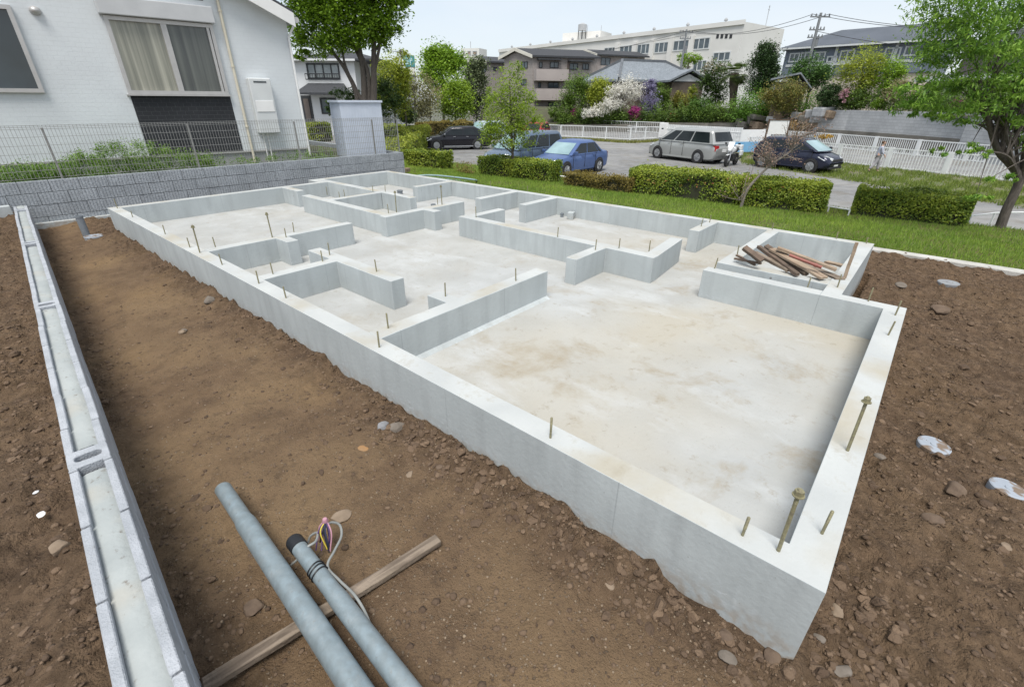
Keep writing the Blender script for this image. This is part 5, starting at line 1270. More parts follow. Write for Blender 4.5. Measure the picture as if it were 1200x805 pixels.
    def fp(zf, fy, front):
        xf, xr, y, z = lv(zf)
        x = (xf-.055 if abs(fy) < .5 else xf+.005) if front else (xr+.038 if abs(fy) < .5 else xr+.012)
        return (X(x+(-.008 if front else .008)), fy*y, z)
    for front in (1, 0):
        m_ = (screen or (M_cgl if dark_screen else M_cgl2)) if front else M_cgl
        nm = 'windscreen' if front else 'rear_window'; mb = MB(); za_, zb2 = (.06, .88) if front else (.22, .86)
        grid = [[fp(za_+(zb2-za_)*i/3, y_, front) for y_ in (-.84, -.45, 0, .45, .84)] for i in range(4)]
        off = .006 if front else -.006
        vs = [p for row in grid for p in row]; vs2 = [(p[0]+off*1.5, p[1], p[2]+.006) for p in vs]; m0 = len(vs)
        fs = []
        for i in range(3):
            for k in range(4): fs.append((m0+i*5+k, m0+i*5+k+1, m0+(i+1)*5+k+1, m0+(i+1)*5+k))
        mb.add(vs+vs2, fs+[(k, k+1, m0+k+1, m0+k) for k in range(4)]+[(15+k+1, 15+k, m0+15+k, m0+15+k+1) for k in range(4)]+[(5*i, m0+5*i, m0+5*i+5, 5*i+5) for i in range(3)]+[(5*i+4, 5*i+9, m0+5*i+9, m0+5*i+4) for i in range(3)]); mb.build(nm, m_, t_)
    # wheels
    fx, rx = Lc/2-front_over, Lc/2-front_over-wb
    for x in (fx, rx):
        for s_ in (1, -1):
            y = s_*(W/2-.085)
            mb = MB(); mb.lathe([(wr+.055, -.01), (wr+.055, .094)], (x, s_*(W/2-.09)-(0 if s_ > 0 else .084), wr+.01), 26, 'y'); 
            arch = mb.build('wheel_arch', M_trim, t_, smooth=True)
            wt = MB(); wt.lathe([(wr*.62, -.09), (wr*.93, -.098), (wr, -.07), (wr, .07), (wr*.93, .098), (wr*.62, .09)], (x, y+s_*.012, wr), 28, 'y'); wo = wt.build('wheel', M_tyre, t_, smooth=True)
            rm = MB(); yy = y+s_*.098; rm.lathe([(wr*.66, -.006), (wr*.66, .004), (wr*.58, .006)], (x, yy, wr), 28, 'y')
            for k in range(6):
                a_ = k*math.pi/3+.3; rm.bar((x, yy+s_*.010, wr), (x+math.cos(a_)*wr*.6, yy+s_*.008, wr+math.sin(a_)*wr*.6), .06, .016)
            rm.lathe([(.05, -.008), (.05, .02)], (x, yy, wr), 12, 'y'); rm.build('rim', M_rim, wo)
    # lamps, plates, mirrors, handles, bumpers
    zf_ = float(np.interp(.35, px_, pz_)); zr_ = float(np.interp(Lc-.2, px_, pz_))
    for s_ in (1, -1):
        mb = MB(); mb.add([(X(.13), s_*(hw(.13)*.62), zf_-.20), (X(.30), s_*(hw(.3)+.004), zf_-.17), (X(.58), s_*(hw(.58)+.002), zf_-.045), (X(.30), s_*(hw(.3)*.80), zf_+.002), (X(.10), s_*(hw(.1)*.60), zf_-.11),
                           (X(.02), s_*(hw(.05)*.62), zf_-.20), (X(.24), s_*(hw(.3)+.022), zf_-.18), (X(.56), s_*(hw(.58)+.016), zf_-.04), (X(.28), s_*(hw(.3)*.78), zf_+.026), (X(.02), s_*(hw(.05)*.60), zf_-.10)],
                          [(4, 3, 2, 1, 0), (5, 6, 7, 8, 9), (0, 1, 6, 5), (1, 2, 7, 6), (2, 3, 8, 7), (3, 4, 9, 8), (4, 0, 5, 9)])
        mb.build('headlight', M_lamp, t_)
        mb = MB(); x_ = X(Lc-.07); mb.hexa([(x_+.05, s_*hw(Lc-.07)*.62, zr_-.34), (x_+.05, s_*(hw(Lc-.07)+.015), zr_-.34), (x_-.055, s_*(hw(Lc-.07)-.03), zr_-.34), (x_-.065, s_*hw(Lc-.05)*.62, zr_-.34),
                                            (x_+.05, s_*hw(Lc-.07)*.62, zr_-.06), (x_+.12, s_*(hw(Lc-.1)+.010), zr_-.06), (x_-.035, s_*(hw(Lc-.07)-.03), zr_-.06), (x_-.045, s_*hw(Lc-.05)*.62, zr_-.06)]); mb.build('tail_light', M_tail, t_)
        mb = MB(); xm = X(c0+.28); mb.obox((xm, s_*(W/2+.08), belt+.06), .10, .17, .12); mb.bar((xm, s_*(W/2-.06), belt+.02), (xm, s_*(W/2+.04), belt+.04), .04); mb.build('mirror', body if trim is None else trim, t_, bevel=.02)
        for fx_ in (c0+.95, c0+1.85):
            mb = MB(); mb.obox((X(fx_), s_*(W/2+.008), belt-.10), .18, .03, .035); mb.build('door_handle', trim or body, t_, bevel=.008)
        for fx_ in (c0+.22, c0+1.12, c0+2.0):
            mb = MB(); mb.obox((X(fx_), s_*(W/2*1.0-.001), (belt+.30)/2+.02), .014, .014, belt-.34); mb.build('door_seam', M_trim, t_)
        if sill: mb = MB(); mb.obox((0, s_*(W/2-.012), .245), wb-2*wr-.14, .05, .07); mb.build('sill_trim', sill, t_, bevel=.01)
    mb = MB(); mb.obox((X(.035), 0, .40), .06, .36, .16); mb.build('number_plate', M_plate, t_); mb = MB(); mb.obox((X(Lc-.015), 0, max(.55, zr_-.32)), .05, .36, .16); mb.build('number_plate', M_plate, t_)
    mb = MB(); mb.obox((X(.05), 0, .58 if H < 1.6 else .66), .08, W*.5, .10); mb.build('grille', M_trim, t_, bevel=.01)
    mb = MB(); mb.obox((X(.05), 0, .25), .09, W*.72, .09); mb.build('bumper_intake', M_trim, t_, bevel=.01)
    return t_
def park(t_, fr, rr_, side_gap):
    """fr, rr_: world ground points of the near side front and rear wheels"""
    fr = np.array(fr[:2]); rr_ = np.array(rr_[:2]); u = fr-rr_; wbm = np.linalg.norm(u); u /= wbm; n = np.array([-u[1], u[0]])
    if n@((fr+rr_)/2-CAM[:2]) < 0: n = -n
    return (fr+rr_)/2+n*side_gap, math.atan2(u[1], u[0])
def put(t_, c, rz, off=0):
    t_.location = (c[0]+math.cos(rz)*off, c[1]+math.sin(rz)*off, PZ); t_.rotation_euler.z = rz
P_silver = paint('silver_paint', (.40, .41, .40), (.34, .35, .34)); P_navy = paint('navy_paint', (.022, .026, .05), (.016, .02, .04), .3, .2)
P_black = paint('black_paint', (.018, .017, .022), (.012, .012, .016), .3, .18); P_blue = paint('blue_paint', (.10, .16, .34), (.075, .125, .28), .35, .3); P_steel = paint('steel_blue_paint', (.13, .18, .25), (.10, .14, .20), .35, .3)
# silver minivan (drives to the left)
fo = .92; wb_ = 2.95; Lv = 4.85
v = car('minivan', 'silver minivan parked in front of the boarded white fence', 'minivan', P_silver, Lv, 1.82, 1.74, wb_, [(0, .62), (.25, .80), (.6, .93), (1.05, 1.03), (4.4, 1.05), (4.75, 1.0), (4.85, .95)], 1.06, (.78, 1.75, 4.45, 4.80), fo, .33, sill=P_silver, pillars=(.30, .60))
c, rz = park(v, G(770, 185.6, PZ), G(817, 191.6, PZ), .83); put(v, c, rz, -(Lv/2-fo-wb_/2)); 
# small black hatchback car on the right (drives to the right)
fo = .80; wb_ = 2.48; Lv = 3.95
v = car('hatchback', 'small black hatchback parked by the white picket fence under the notice board', 'car', P_navy, Lv, 1.70, 1.50, wb_, [(0, .58), (.2, .72), (.5, .84), (.95, .96), (3.6, 1.0), (3.85, .95), (3.95, .9)], .98, (.62, 1.60, 3.45, 3.90), fo, .30, dark_screen=False, sill=P_navy, pillars=(.40, .74))
c, rz = park(v, G(947, 202.5, PZ), G(892, 196.2, PZ), .78); put(v, c, rz, -(Lv/2-fo-wb_/2))
# black five door on the left (drives to the left)
fo = .85; wb_ = 2.85; Lv = 4.75
v = car('estate_car', 'glossy black car with chrome trim parked beside the bronze topped hedge', 'car', P_black, Lv, 1.80, 1.48, wb_, [(0, .60), (.2, .74), (.55, .84), (1.25, .93), (4.1, .97), (4.6, .93), (4.75, .85)], .95, (1.15, 2.0, 3.65, 4.5), fo, .33, trim=M_chrome, sill=M_chrome, pillars=(.46, .80))
c, rz = park(v, G(511, 176.5, PZ), G(560.5, 175.5, PZ), .82); put(v, c, rz, -(Lv/2-fo-wb_/2))
# blue sedan
fo = .85; wb_ = 2.6; Lv = 4.45
v = car('sedan', 'blue sedan parked nose towards the low bronze hedge', 'car', P_blue, Lv, 1.70, 1.47, wb_, [(0, .56), (.2, .70), (.55, .80), (1.15, .90), (3.5, .95), (3.9, .96), (4.35, .92), (4.45, .85)], .93, (1.10, 1.95, 3.15, 3.85), fo, .31, dark_screen=False, pillars=(.47, .84))
rw_ = G(700, 201.5, PZ); a_ = R(178); fr_ = rw_+wb_*np.array([math.cos(a_), math.sin(a_), 0])
c, rz = park(v, fr_, rw_, .78); put(v, c, rz, -(Lv/2-fo-wb_/2))
# steel blue wagon behind the young tree
fo = .85; wb_ = 2.75; Lv = 4.7
v = car('people_carrier', 'steel blue people carrier with dark side windows behind the young tree', 'minivan', P_steel, Lv, 1.72, 1.74, wb_, [(0, .66), (.25, .84), (.6, .95), (1.05, 1.04), (4.3, 1.05), (4.6, 1.0), (4.7, .95)], 1.06, (.80, 1.75, 4.30, 4.66), fo, .32, dark_screen=False, pillars=(.34, .64))
put(v, (17.75, 16.0), R(179))
# two cars glimpsed farther back
v = car('compact_car', 'small red car glimpsed between the young tree and the white rail fence', 'car', paint('red_paint', (.42, .05, .05)), 3.7, 1.6, 1.5, 2.4, [(0, .58), (.2, .72), (.5, .84), (.9, .94), (3.4, .98), (3.7, .9)], .96, (.7, 1.5, 3.25, 3.65), .75, .28)
P = PD(628, 152, 43); put(v, P, R(200))
v = car('compact_car', 'pale blue white car glimpsed left of the young tree behind the black car', 'car', paint('pale_paint', (.50, .58, .64)), 4.1, 1.68, 1.5, 2.5, [(0, .58), (.2, .72), (.5, .84), (.9, .94), (3.8, .98), (4.1, .9)], .96, (.8, 1.6, 3.5, 4.0), .8, .3, dark_screen=False)
P = PD(568, 152, 45); put(v, P, R(175))

# white motorcycle behind the minivan
mt_ = thing('motorcycle', 'small white motorcycle standing at the back of the silver minivan', 'motorcycle', (0, 0, 0))
M_mwhite = paint('white_gloss', (.72, .73, .73), (.66, .67, .67), 0, .25)
for x in (.62, -.60):
    mb = MB(); mb.lathe([(.22, -.05), (.29, -.055), (.30, 0), (.29, .055), (.22, .05)], (x, 0, .30), 22, 'y'); w_ = mb.build('wheel', M_tyre, mt_, smooth=True)
    mb = MB(); mb.lathe([(.215, -.02), (.215, .02)], (x, 0, .30), 18, 'y'); mb.lathe([(.10, -.06), (.10, .06)], (x, 0, .30), 14, 'y'); mb.build('rim', M_rim, w_)
mb = MB(); mb.tube([(.62, .09, .30), (.48, .07, .62), (.36, .04, .95)], .025, 8); mb.tube([(.62, -.09, .30), (.48, -.07, .62), (.36, -.04, .95)], .025, 8); mb.build('fork', M_chrome, mt_, smooth=True)
mb = MB(); mb.obox((.02, 0, .42), .40, .26, .30, 0, 0, .1); mb.tube([(-.05, .16, .30), (-.5, .19, .34), (-.85, .19, .40)], .045, 8); mb.build('engine', M_trim, mt_, bevel=.03)
mb = MB(); mb.tube([(.34, 0, .72), (.25, 0, .80), (.05, 0, .82), (-.15, 0, .74)], [.07, .16, .17, .09], 12); mb.build('fuel_tank', M_mwhite, mt_, smooth=True)
mb = MB(); mb.tube([(-.10, 0, .75), (-.35, 0, .76), (-.62, 0, .80)], [.12, .13, .09], 10); mb.build('seat', M_trim, mt_, smooth=True)
mb = MB(); mb.obox((-.78, 0, .88), .34, .36, .26); mb.build('top_box', M_mwhite, mt_, bevel=.04)
mb = MB(); mb.obox((-.62, .22, .62), .34, .12, .26); mb.obox((-.62, -.22, .62), .34, .12, .26); mb.build('side_cases', M_mwhite, mt_, bevel=.03)
mb = MB(); mb.tube([(.66, 0, .78), (.52, 0, .86), (.40, 0, .92)], [.05, .15, .12], 10); mb.obox((.44, 0, 1.08), .02, .30, .28, 0, 0, -.5); mb.build('fairing', M_mwhite, mt_, smooth=True)
mb = MB(); mb.obox((.62, 0, .60), .42, .10, .03, 0, 0, .1); mb.build('mudguard', M_mwhite, mt_, bevel=.01)
mb = MB(); mb.tube([(.22, .36, 1.0), (.34, .14, 1.0), (.36, 0, .97), (.34, -.14, 1.0), (.22, -.36, 1.0)], .016, 8); mb.obox((.30, .34, 1.12), .02, .12, .08); mb.obox((.30, -.34, 1.12), .02, .12, .08); mb.build('handlebar', M_trim, mt_)
fw_, rw_ = G(847, 196.5, PZ), G(864, 192.5, PZ); put(mt_, (fw_+rw_)/2, math.atan2(*(fw_-rw_)[:2][::-1]))

# =================================================================== THE WALKING PERSON
def skinned(name, joints, edges, mat_, parent=None, base=(0, 0, 0), levels=2, root=0):
    me = bpy.data.meshes.new(name); o_ = rootoff(parent) if parent is not None else np.zeros(3)
    me.from_pydata([tuple(np.array(j[:3])) for j in joints], edges, []); o = link(name, me, mat_, parent)
    sk = o.modifiers.new('skin', 'SKIN'); sk.use_smooth_shade = True; su = o.modifiers.new('sub', 'SUBSURF'); su.levels = levels; su.render_levels = levels
    if not me.skin_vertices: bm = bmesh.new(); bm.from_mesh(me); bm.verts.layers.skin.verify(); bm.to_mesh(me); bm.free()
    for i, j in enumerate(joints): me.skin_vertices[0].data[i].radius = (j[3], j[4] if len(j) > 4 else j[3]); me.skin_vertices[0].data[i].use_root = (i == root)
    return o
M_skin = pm('skin', (.55, .36, .27), (.48, .31, .23), 8, .6); M_top = pm('lavender_grey_cloth', (.42, .44, .52), (.34, .36, .43), 5, .85); M_trs = pm('grey_trousers', (.40, .38, .40), (.31, .30, .32), 5, .85)
M_hair = pm('brown_hair', (.10, .05, .025), (.06, .03, .015), 20, .7); M_shoe = pm('dark_shoe', (.06, .05, .05), (.04, .035, .035), 8, .6)
# 1.45 m tall, facing +x, mid stride
J = [(0, 0, .78, .11, .13), (0.01, 0, .95, .10, .12), (.02, 0, 1.10, .095, .14), (.03, 0, 1.19, .05, .05), (.05, 0, 1.25, .045, .045), (.06, 0, 1.34, .085, .075), (.055, 0, 1.40, .07, .065),
     (.02, .155, 1.14, .045), (-.03, .185, .92, .036), (.07, .18, .74, .028), (.02, -.155, 1.14, .045), (.06, -.185, .92, .036), (.20, -.17, .80, .028),
     (.02, .08, .72, .085), (.14, .085, .42, .058), (.16, .085, .08, .034), (.25, .09, .035, .03), (-.01, -.08, .72, .085), (-.06, -.085, .42, .058), (-.24, -.085, .12, .034), (-.17, -.09, .04, .03)]
E_ = [(0, 1), (1, 2), (2, 3), (3, 4), (4, 5), (5, 6), (2, 7), (7, 8), (8, 9), (2, 10), (10, 11), (11, 12), (0, 13), (13, 14), (14, 15), (15, 16), (0, 17), (17, 18), (18, 19), (19, 20)]
# hands: palm and five fingers each
def hand(J, E_, w, sgn):
    J.append((J[w][0]+.03, J[w][1], J[w][2]-.055, .024, .016)); pl = len(J)-1; E_.append((w, pl))
    for k, l in enumerate((.055, .062, .058, .045)):
        b = (J[pl][0]+.012*(k-1.5), J[pl][1]-sgn*.004, J[pl][2]-.03); J.append((*b, .007)); J.append((b[0]+.012, b[1]-sgn*.012, b[2]-l*.6, .0065)); n = len(J); E_ += [(pl, n-2), (n-2, n-1)]
    J.append((J[pl][0]+.035, J[pl][1]-sgn*.012, J[pl][2]-.01, .008)); E_.append((pl, len(J)-1))
hand(J, E_, 9, 1); hand(J, E_, 12, -1)
pr = skinned('person', J, E_, M_skin); tag(pr, 'person in pale grey clothes walking along the white picket fence', 'person')
Jc = [(0, 0, .70, .135, .15), (0, 0, .82, .125, .145), (.01, 0, .97, .115, .135), (.02, 0, 1.11, .105, .15), (.03, 0, 1.19, .06, .065), (.02, .16, 1.135, .06), (-.03, .19, .93, .05), (.05, .185, .79, .04), (.02, -.16, 1.135, .06), (.055, -.19, .93, .05), (.16, -.175, .83, .04)]
skinned('jacket', Jc, [(0, 1), (1, 2), (2, 3), (3, 4), (3, 5), (5, 6), (6, 7), (3, 8), (8, 9), (9, 10)], M_top, pr)
Jt = [(0, 0, .80, .12, .14), (.02, .08, .70, .10), (.135, .085, .42, .078), (.16, .085, .12, .065), (-.01, -.08, .70, .10), (-.06, -.085, .42, .078), (-.225, -.085, .15, .065)]
skinned('trousers', Jt, [(0, 1), (1, 2), (2, 3), (0, 4), (4, 5), (5, 6)], M_trs, pr)
skinned('hair', [(.035, 0, 1.29, .075, .07), (.035, 0, 1.37, .10, .085), (.05, 0, 1.43, .075, .07), (-.03, 0, 1.31, .06, .06)], [(0, 1), (1, 2), (1, 3)], M_hair, pr, root=1)
for a_, b_, n_ in (((.12, .085, .045), (.27, .09, .03), 0), ((-.26, -.085, .085), (-.15, -.09, .03), 1)):
    skinned('shoe', [(*a_, .045), (*b_, .038)], [(0, 1)], M_shoe, pr)
mb = MB(); mb.tube([(.135, 0, 1.325), (.152, 0, 1.315)], [.014, .010], 6); mb.build('nose', M_skin, pr, smooth=True)
mb = MB(); mb.obox((.134, .028, 1.345), .01, .02, .008); mb.obox((.134, -.028, 1.345), .01, .02, .008); mb.obox((.132, 0, 1.288), .01, .035, .007); mb.build('face_features', M_hair, pr)
P = G(1023, 202, PZ); pr.location = P; d_ = G(1000, 201, PZ)-P; pr.rotation_euler.z = math.atan2(-d_[1], -d_[0])

# =================================================================== TIMBER PILE IN THE CORNER ROOM
M_tan = pm('tan_timber', (.36, .28, .205), (.26, .20, .14), 5, .85, .3, 50, extra=lambda t, src, col, b: mixc(t, noise(t, src, 3, .45, .7, 7, (14, 1, 14)), col, (.22, .15, .10)))
M_dkw = pm('dark_timber', (.17, .12, .09), (.10, .07, .05), 5, .9, .4, 50, extra=wood_extra)
M_redp = pm('red_painted_pipe', (.28, .085, .06), (.20, .06, .045), 8, .5)
grp = 'offcuts heaped in the corner room'
def tb(p, q, zp, zq, w_, h_, m_, label, roll=0): plank('timber_offcut', G(*p, zp), G(*q, zq), w_, h_, m_, label, 'timber', grp, roll)
tb((905, 292), (966, 326), .54, .43, .10, .025, M_tan, 'widest tan plank slanting across the heap')
tb((911, 290.5), (980, 316), .58, .44, .07, .03, M_tan, 'long thin tan batten behind the widest plank')
tb((872, 290), (893, 306), .60, .50, .07, .035, M_dkw, 'short thick dark board jutting up at the left of the heap', .3)
tb((889, 289), (935, 322), .52, .43, .045, .035, M_dkw, 'dark squared offcut in the middle of the heap')
tb((898, 289), (945, 321), .50, .42, .05, .05, M_dkw, 'dark squared offcut tucked under the widest plank', .5)
tb((884, 296), (925, 317), .48, .43, .07, .03, M_wood, 'grey brown board at the front left of the heap')
tb((861, 303), (892, 309), .44, .47, .03, .02, M_dkw, 'thin dark stick lying on the wall at the left of the heap')
tb((863, 299), (885, 311), .47, .43, .025, .02, M_dkw, 'short dark stick crossing another on the wall')
tb((968, 307), (995, 313), .36, .38, .07, .025, M_tan, 'short tan board at the right of the heap by the far wall')
tb((930, 305), (985, 327), .30, .41, .10, .02, M_wood, 'pale grey board beneath the red pipe')
mb = MB(); p, q = G(925, 299, .59), G(963, 313.5, .52); mb.tube([tuple(p), tuple(q)], .016, 12); mb.tube([tuple(p+(q-p)*.78), tuple(p+(q-p)*.86)], .021, 12)
tag(mb.build('red_pipe', M_redp, smooth=True), 'red painted pipe lying on top of the timber heap', 'pipe')
p, q = G(989.5, 326, .4), G(989.5, 326, .4)+np.array([.03, .0, .36])
plank('wooden_stake', p+np.array([0, 0, -.1]), q, .03, .018, M_tan, 'upright wooden stake at the right of the timber heap', 'stake')

# =================================================================== TERRACE, RETAINING WALLS
line = [(560, 64, -.9), (655, 60, -.6), (715, 58, -.5), (775, 56, -.2), (835, 53, -.1), (880, 49, .1), (925, 46, .7), (962, 43, 1.25), (1000, 40.5, 1.3), (1080, 35, 1.3), (1150, 31, 1.3), (1250, 26, 1.3), (1400, 21, 1.3)]
fr = [np.array(gp(x, 118, D)) for x, D, z_ in line]
vs = []; fs = []; n = len(line)
for (x, D, z_), p in zip(line, fr):
    for dd, zz_ in ((0, z_), (7, max(z_, .9)), (12, 1.2), (160, 1.2)):
        q = p[:2]+HEAD*dd*(1 if dd else 0); vs.append((q[0], q[1], zz_))
for i in range(n-1):
    for k in range(3): fs.append((i*4+k, (i+1)*4+k, (i+1)*4+k+1, i*4+k+1))
M_gard = pm('garden_soil', (.075, .085, .035), (.06, .05, .035), .8, .95, .5, 8)
mb = MB(); mb.add(vs, fs); tag(mb.build('garden_ground', M_gard), kind='structure')
def stone_extra(t, src, col, b):
    n = t.nodes; v = n.new('ShaderNodeTexBrick'); mp_ = n.new('ShaderNodeMapping'); xyz = sep(t, src); cmb = n.new('ShaderNodeCombineXYZ')
    t.links.new(mth(t, 'ADD', xyz[0], xyz[1]), cmb.inputs[0]); t.links.new(xyz[2], cmb.inputs[1]); t.links.new(cmb.outputs[0], v.inputs['Vector'])
    v.inputs['Scale'].default_value = 1; v.inputs['Brick Width'].default_value = .45; v.inputs['Row Height'].default_value = .2; v.inputs['Mortar Size'].default_value = .012
    v.inputs['Color1'].default_value = (1, 1, 1, 1); v.inputs['Color2'].default_value = (.88, .88, .88, 1); v.inputs['Mortar'].default_value = (.7, .7, .7, 1)
    return mixc(t, 1., col, v.outputs[0], 'MULTIPLY')
M_ret = pm('retaining_blocks', (.46, .47, .48), (.38, .39, .40), .7, .95, .2, 6, extra=stone_extra)
M_ret2 = pm('stained_stone', (.20, .185, .16), (.12, .115, .10), .7, .95, .4, 6, extra=stone_extra)
def strip(P, z0, z1, th, mat_, name, parent=None, fwd=0):
    mb = MB()
    for a, b, za, zb2 in zip(P[:-1], P[1:], z1[:-1], z1[1:]):
        a2 = a[:2]-HEAD*fwd; b2 = b[:2]-HEAD*fwd; u = (b2-a2)/np.linalg.norm(b2-a2); nn = np.array([-u[1], u[0]])
        if nn@HEAD < 0: nn = -nn
        mb.hexa([(a2[0], a2[1], z0), (b2[0], b2[1], z0), (*(b2+nn*th), z0), (*(a2+nn*th), z0), (a2[0], a2[1], za), (b2[0], b2[1], zb2), (*(b2+nn*th), zb2), (*(a2+nn*th), za)])
    return mb.build(name, mat_, parent)
rt = thing('retaining_wall', 'pale grey block retaining wall above the far picket fence', 'retaining wall', fr[9])
strip(fr[7:], PZ-.2, [l[2]+.12 for l in line[7:]], .3, M_ret, 'upper_wall', rt, .02)
strip(fr[7:], PZ-.2, [.0]*6, .3, M_ret2, 'stained_base', rt, .5)
lowt = strip(fr[1:6], PZ-.2, [l[2]+.10 for l in line[1:6]], .4, M_ret2, 'stone_wall', None, .1)
tag(lowt, 'low weathered stone wall under the flowering garden beyond the boarded fence', 'stone wall')
r = np.random.default_rng(77)
rb = thing('stone_bank', 'broken tan grey stone steps and rocks climbing beside the block retaining wall', 'stone bank', fr[6])
for k in range(34):
    x = r.uniform(868, 968); f = (x-868)/100; D = np.interp(x, [l[0] for l in line], [l[1] for l in line])-.3; y = r.uniform(126+8*(1-f)+4, 158)
    P = PD(x, y, D); mb = MB(); mb.obox(tuple(P), r.uniform(.7, 1.9), r.uniform(.5, 1.0), r.uniform(.35, .8), r.random()*3, r.uniform(-.15, .15), r.uniform(-.15, .15)); mb.build('rock', [M_ret2, M_stone2, M_ret][k % 3], rb, bevel=.1)

# =================================================================== BUILDINGS BEYOND
M_tile = pm('grey_roof_tiles', (.20, .225, .25), (.15, .17, .19), 1.2, .6, .4, 14, extra=lambda t, src, col, b: mixc(t, .5, col, mixc(t, noise(t, src, 1., .4, .6, 2, (5, 5, .2)), (.13, .145, .16), (.24, .265, .29))))
M_rw = pm('white_render', (.70, .71, .72), (.63, .64, .65), .6, .8)
M_apt = pm('taupe_render', (.34, .305, .285), (.29, .26, .245), .5, .9, extra=stone_extra)
M_apt2 = pm('taupe_balcony', (.40, .355, .335), (.35, .31, .295), .5, .9)
M_sch = pm('school_white', (.72, .71, .68), (.64, .63, .60), .25, .85)
M_dframe = pm('dark_frame', (.03, .032, .036), (.025, .027, .03), 3, .5)
M_wgl = pm('window_panes', (.10, .13, .15), (.05, .07, .085), .8, .1, spec=.8)
M_blu = pm('blue_grey_metal', (.17, .20, .25), (.13, .155, .20), .6, .5)
M_met = pm('dark_metal_roof', (.075, .085, .105), (.055, .065, .08), .5, .45)
def hip(mbx, K, u, v, lu, lv, zE, zR, ov, inset=None, th=.15):
    """hip roof over the parallelogram K + u*lu + v*lv"""
    K = np.array(K[:2]); c = lambda a, b, z: (*(K+u*a+v*b), z); ins = inset if inset is not None else lv/2
    p = [c(-ov, -ov, zE), c(lu+ov, -ov, zE), c(lu+ov, lv+ov, zE), c(-ov, lv+ov, zE), c(ins, lv/2, zR), c(lu-ins, lv/2, zR)]
    q = [(a, b, z-th) for a, b, z in p[:4]]
    mbx.add(p+q, [(0, 1, 5, 4), (1, 2, 5), (2, 3, 4, 5), (3, 0, 4), (6, 7, 1, 0), (7, 8, 2, 1), (8, 9, 3, 2), (9, 6, 0, 3), (9, 8, 7, 6)])
def para(mbx, K, u, v, lu, lv, z0, z1, i=0.):
    K = np.array(K[:2]); c = lambda a, b, z: (*(K+u*a+v*b), z)
    mbx.hexa([c(i, i, z0), c(lu-i, i, z0), c(lu-i, lv-i, z0), c(i, lv-i, z0), c(i, i, z1), c(lu-i, i, z1), c(lu-i, lv-i, z1), c(i, lv-i, z1)])
def uv(A, B): d = (B-A)[:2]; L_ = np.linalg.norm(d); return d/L_, L_
def wins(F, boxes, parent, mf, mg, panes=2, fr=.09):
    for b in boxes:
        x0, y0, x1, y1 = b[:4]; pn = b[4] if len(b) > 4 else panes; ym, xm = (y0+y1)/2, (x0+x1)/2
        s0, s1 = F.on(x0, ym)[0], F.on(x1, ym)[0]; z1 = F.on(xm, y0)[1]; z0 = F.on(xm, y1)[1]
        if s0 > s1: s0, s1 = s1, s0
        window(F, s0, s1, z0, z1, parent, mf, mg, fr, 0, pn, depth=.08)
# --- white house with dark roofs, seen left of the zelkova
h2 = thing('white_house', 'two storey white house with dark grey hipped roofs behind the zelkova trunks', 'house', gp(400, 140, 50, PZ))
K = PD(470, 100, 47.5); A = PD(415, 100, 51); u, lu = uv(A, K)       # right wing front
F2 = Face(PD(349, 100, 50), PD(418, 100, 50)); z2 = F2.on(380, 70.5)[1]; v2 = -F2.n
mb = MB(); para(mb, F2.A, F2.u, v2, F2.L, 7., PZ, z2); 
F3 = Face(PD(418, 100, 50.3), PD(472, 100, 66)); z3 = F3.on(470, 86)[1]; z3 = z2-.05
para(mb, F3.A, F3.u, -F3.n, F3.L, 5., PZ, z3); mb.build('wall', M_rw, h2)
rf_ = MB(); hip(rf_, F2.A, F2.u, v2, F2.L+2, 8, z2+.08, F2.on(400, 54)[1], .55, 3.6); hip(rf_, F3.A, F3.u, -F3.n, F3.L, 6., z3+.12, F2.on(410, 56)[1], .7, 4.)
rf_.build('roof', M_droof, h2)
sk_ = MB(); zs0, zs1 = F2.on(380, 109)[1], F2.on(380, 98)[1]
sk_.add([F2.p(.2, 1.5, zs0), F2.p(F2.L-.2, 1.5, zs0), F2.p(F2.L-1.2, .0, zs1), F2.p(1.0, .0, zs1), F2.p(.2, 1.5, zs0-.18), F2.p(F2.L-.2, 1.5, zs0-.18), F2.p(F2.L-1.2, 0, zs0-.18), F2.p(1., 0, zs0-.18)], [(0, 1, 2, 3), (4, 7, 6, 5), (0, 4, 5, 1), (1, 5, 6, 2), (3, 7, 4, 0), (2, 6, 7, 3)]); sk_.build('skirt_roof', M_droof, h2)
mb = MB(); F2.box(mb, -.5, F2.L+.3, .5, .62, z2-.10, z2+.06); mb.build('gutter', M_rw, h2)
wins(F2, [(360, 74.5, 398, 93)], h2, M_dframe, pm('net_curtain_glass', (.36, .39, .40), (.22, .25, .26), 1.5, .2), 4, .12)
mb = MB(); sA, sB = F2.on(359, 90)[0], F2.on(399, 90)[0]; zA, zB = F2.on(380, 93.5)[1], F2.on(380, 87)[1]
for z_ in (zA, zB): F2.box(mb, sA, sB, .25, .31, z_-.04, z_+.04)
for k in range(15): s_ = sA+(sB-sA)*k/14; F2.box(mb, s_-.015, s_+.015, .26, .30, zA, zB)
mb.build('window_railing', M_dframe, h2)
wins(F2, [(376, 115, 395, 134)], h2, M_dframe, M_wgl, 2, .12); wins(F3, [(457, 81, 469, 93)], h2, M_dframe, M_wgl, 2, .1)
mb = MB(); s0, s1 = F2.on(352, 125)[0], F2.on(366, 125)[0]; F2.box(mb, s0, s1, .0, .05, PZ, F2.on(360, 112)[1]); mb.build('porch_shade', M_dframe, h2)  # flat dark panel on the wall paints the shade inside the porch
mb = MB(); s0, s1 = F2.on(357, 125)[0], F2.on(363, 125)[0]; F2.box(mb, s0, s1, .06, .12, F2.on(360, 140)[1], F2.on(360, 116)[1]); mb.build('door', pm('brown_door', (.12, .10, .09), (.1, .08, .07), 3, .6), h2)
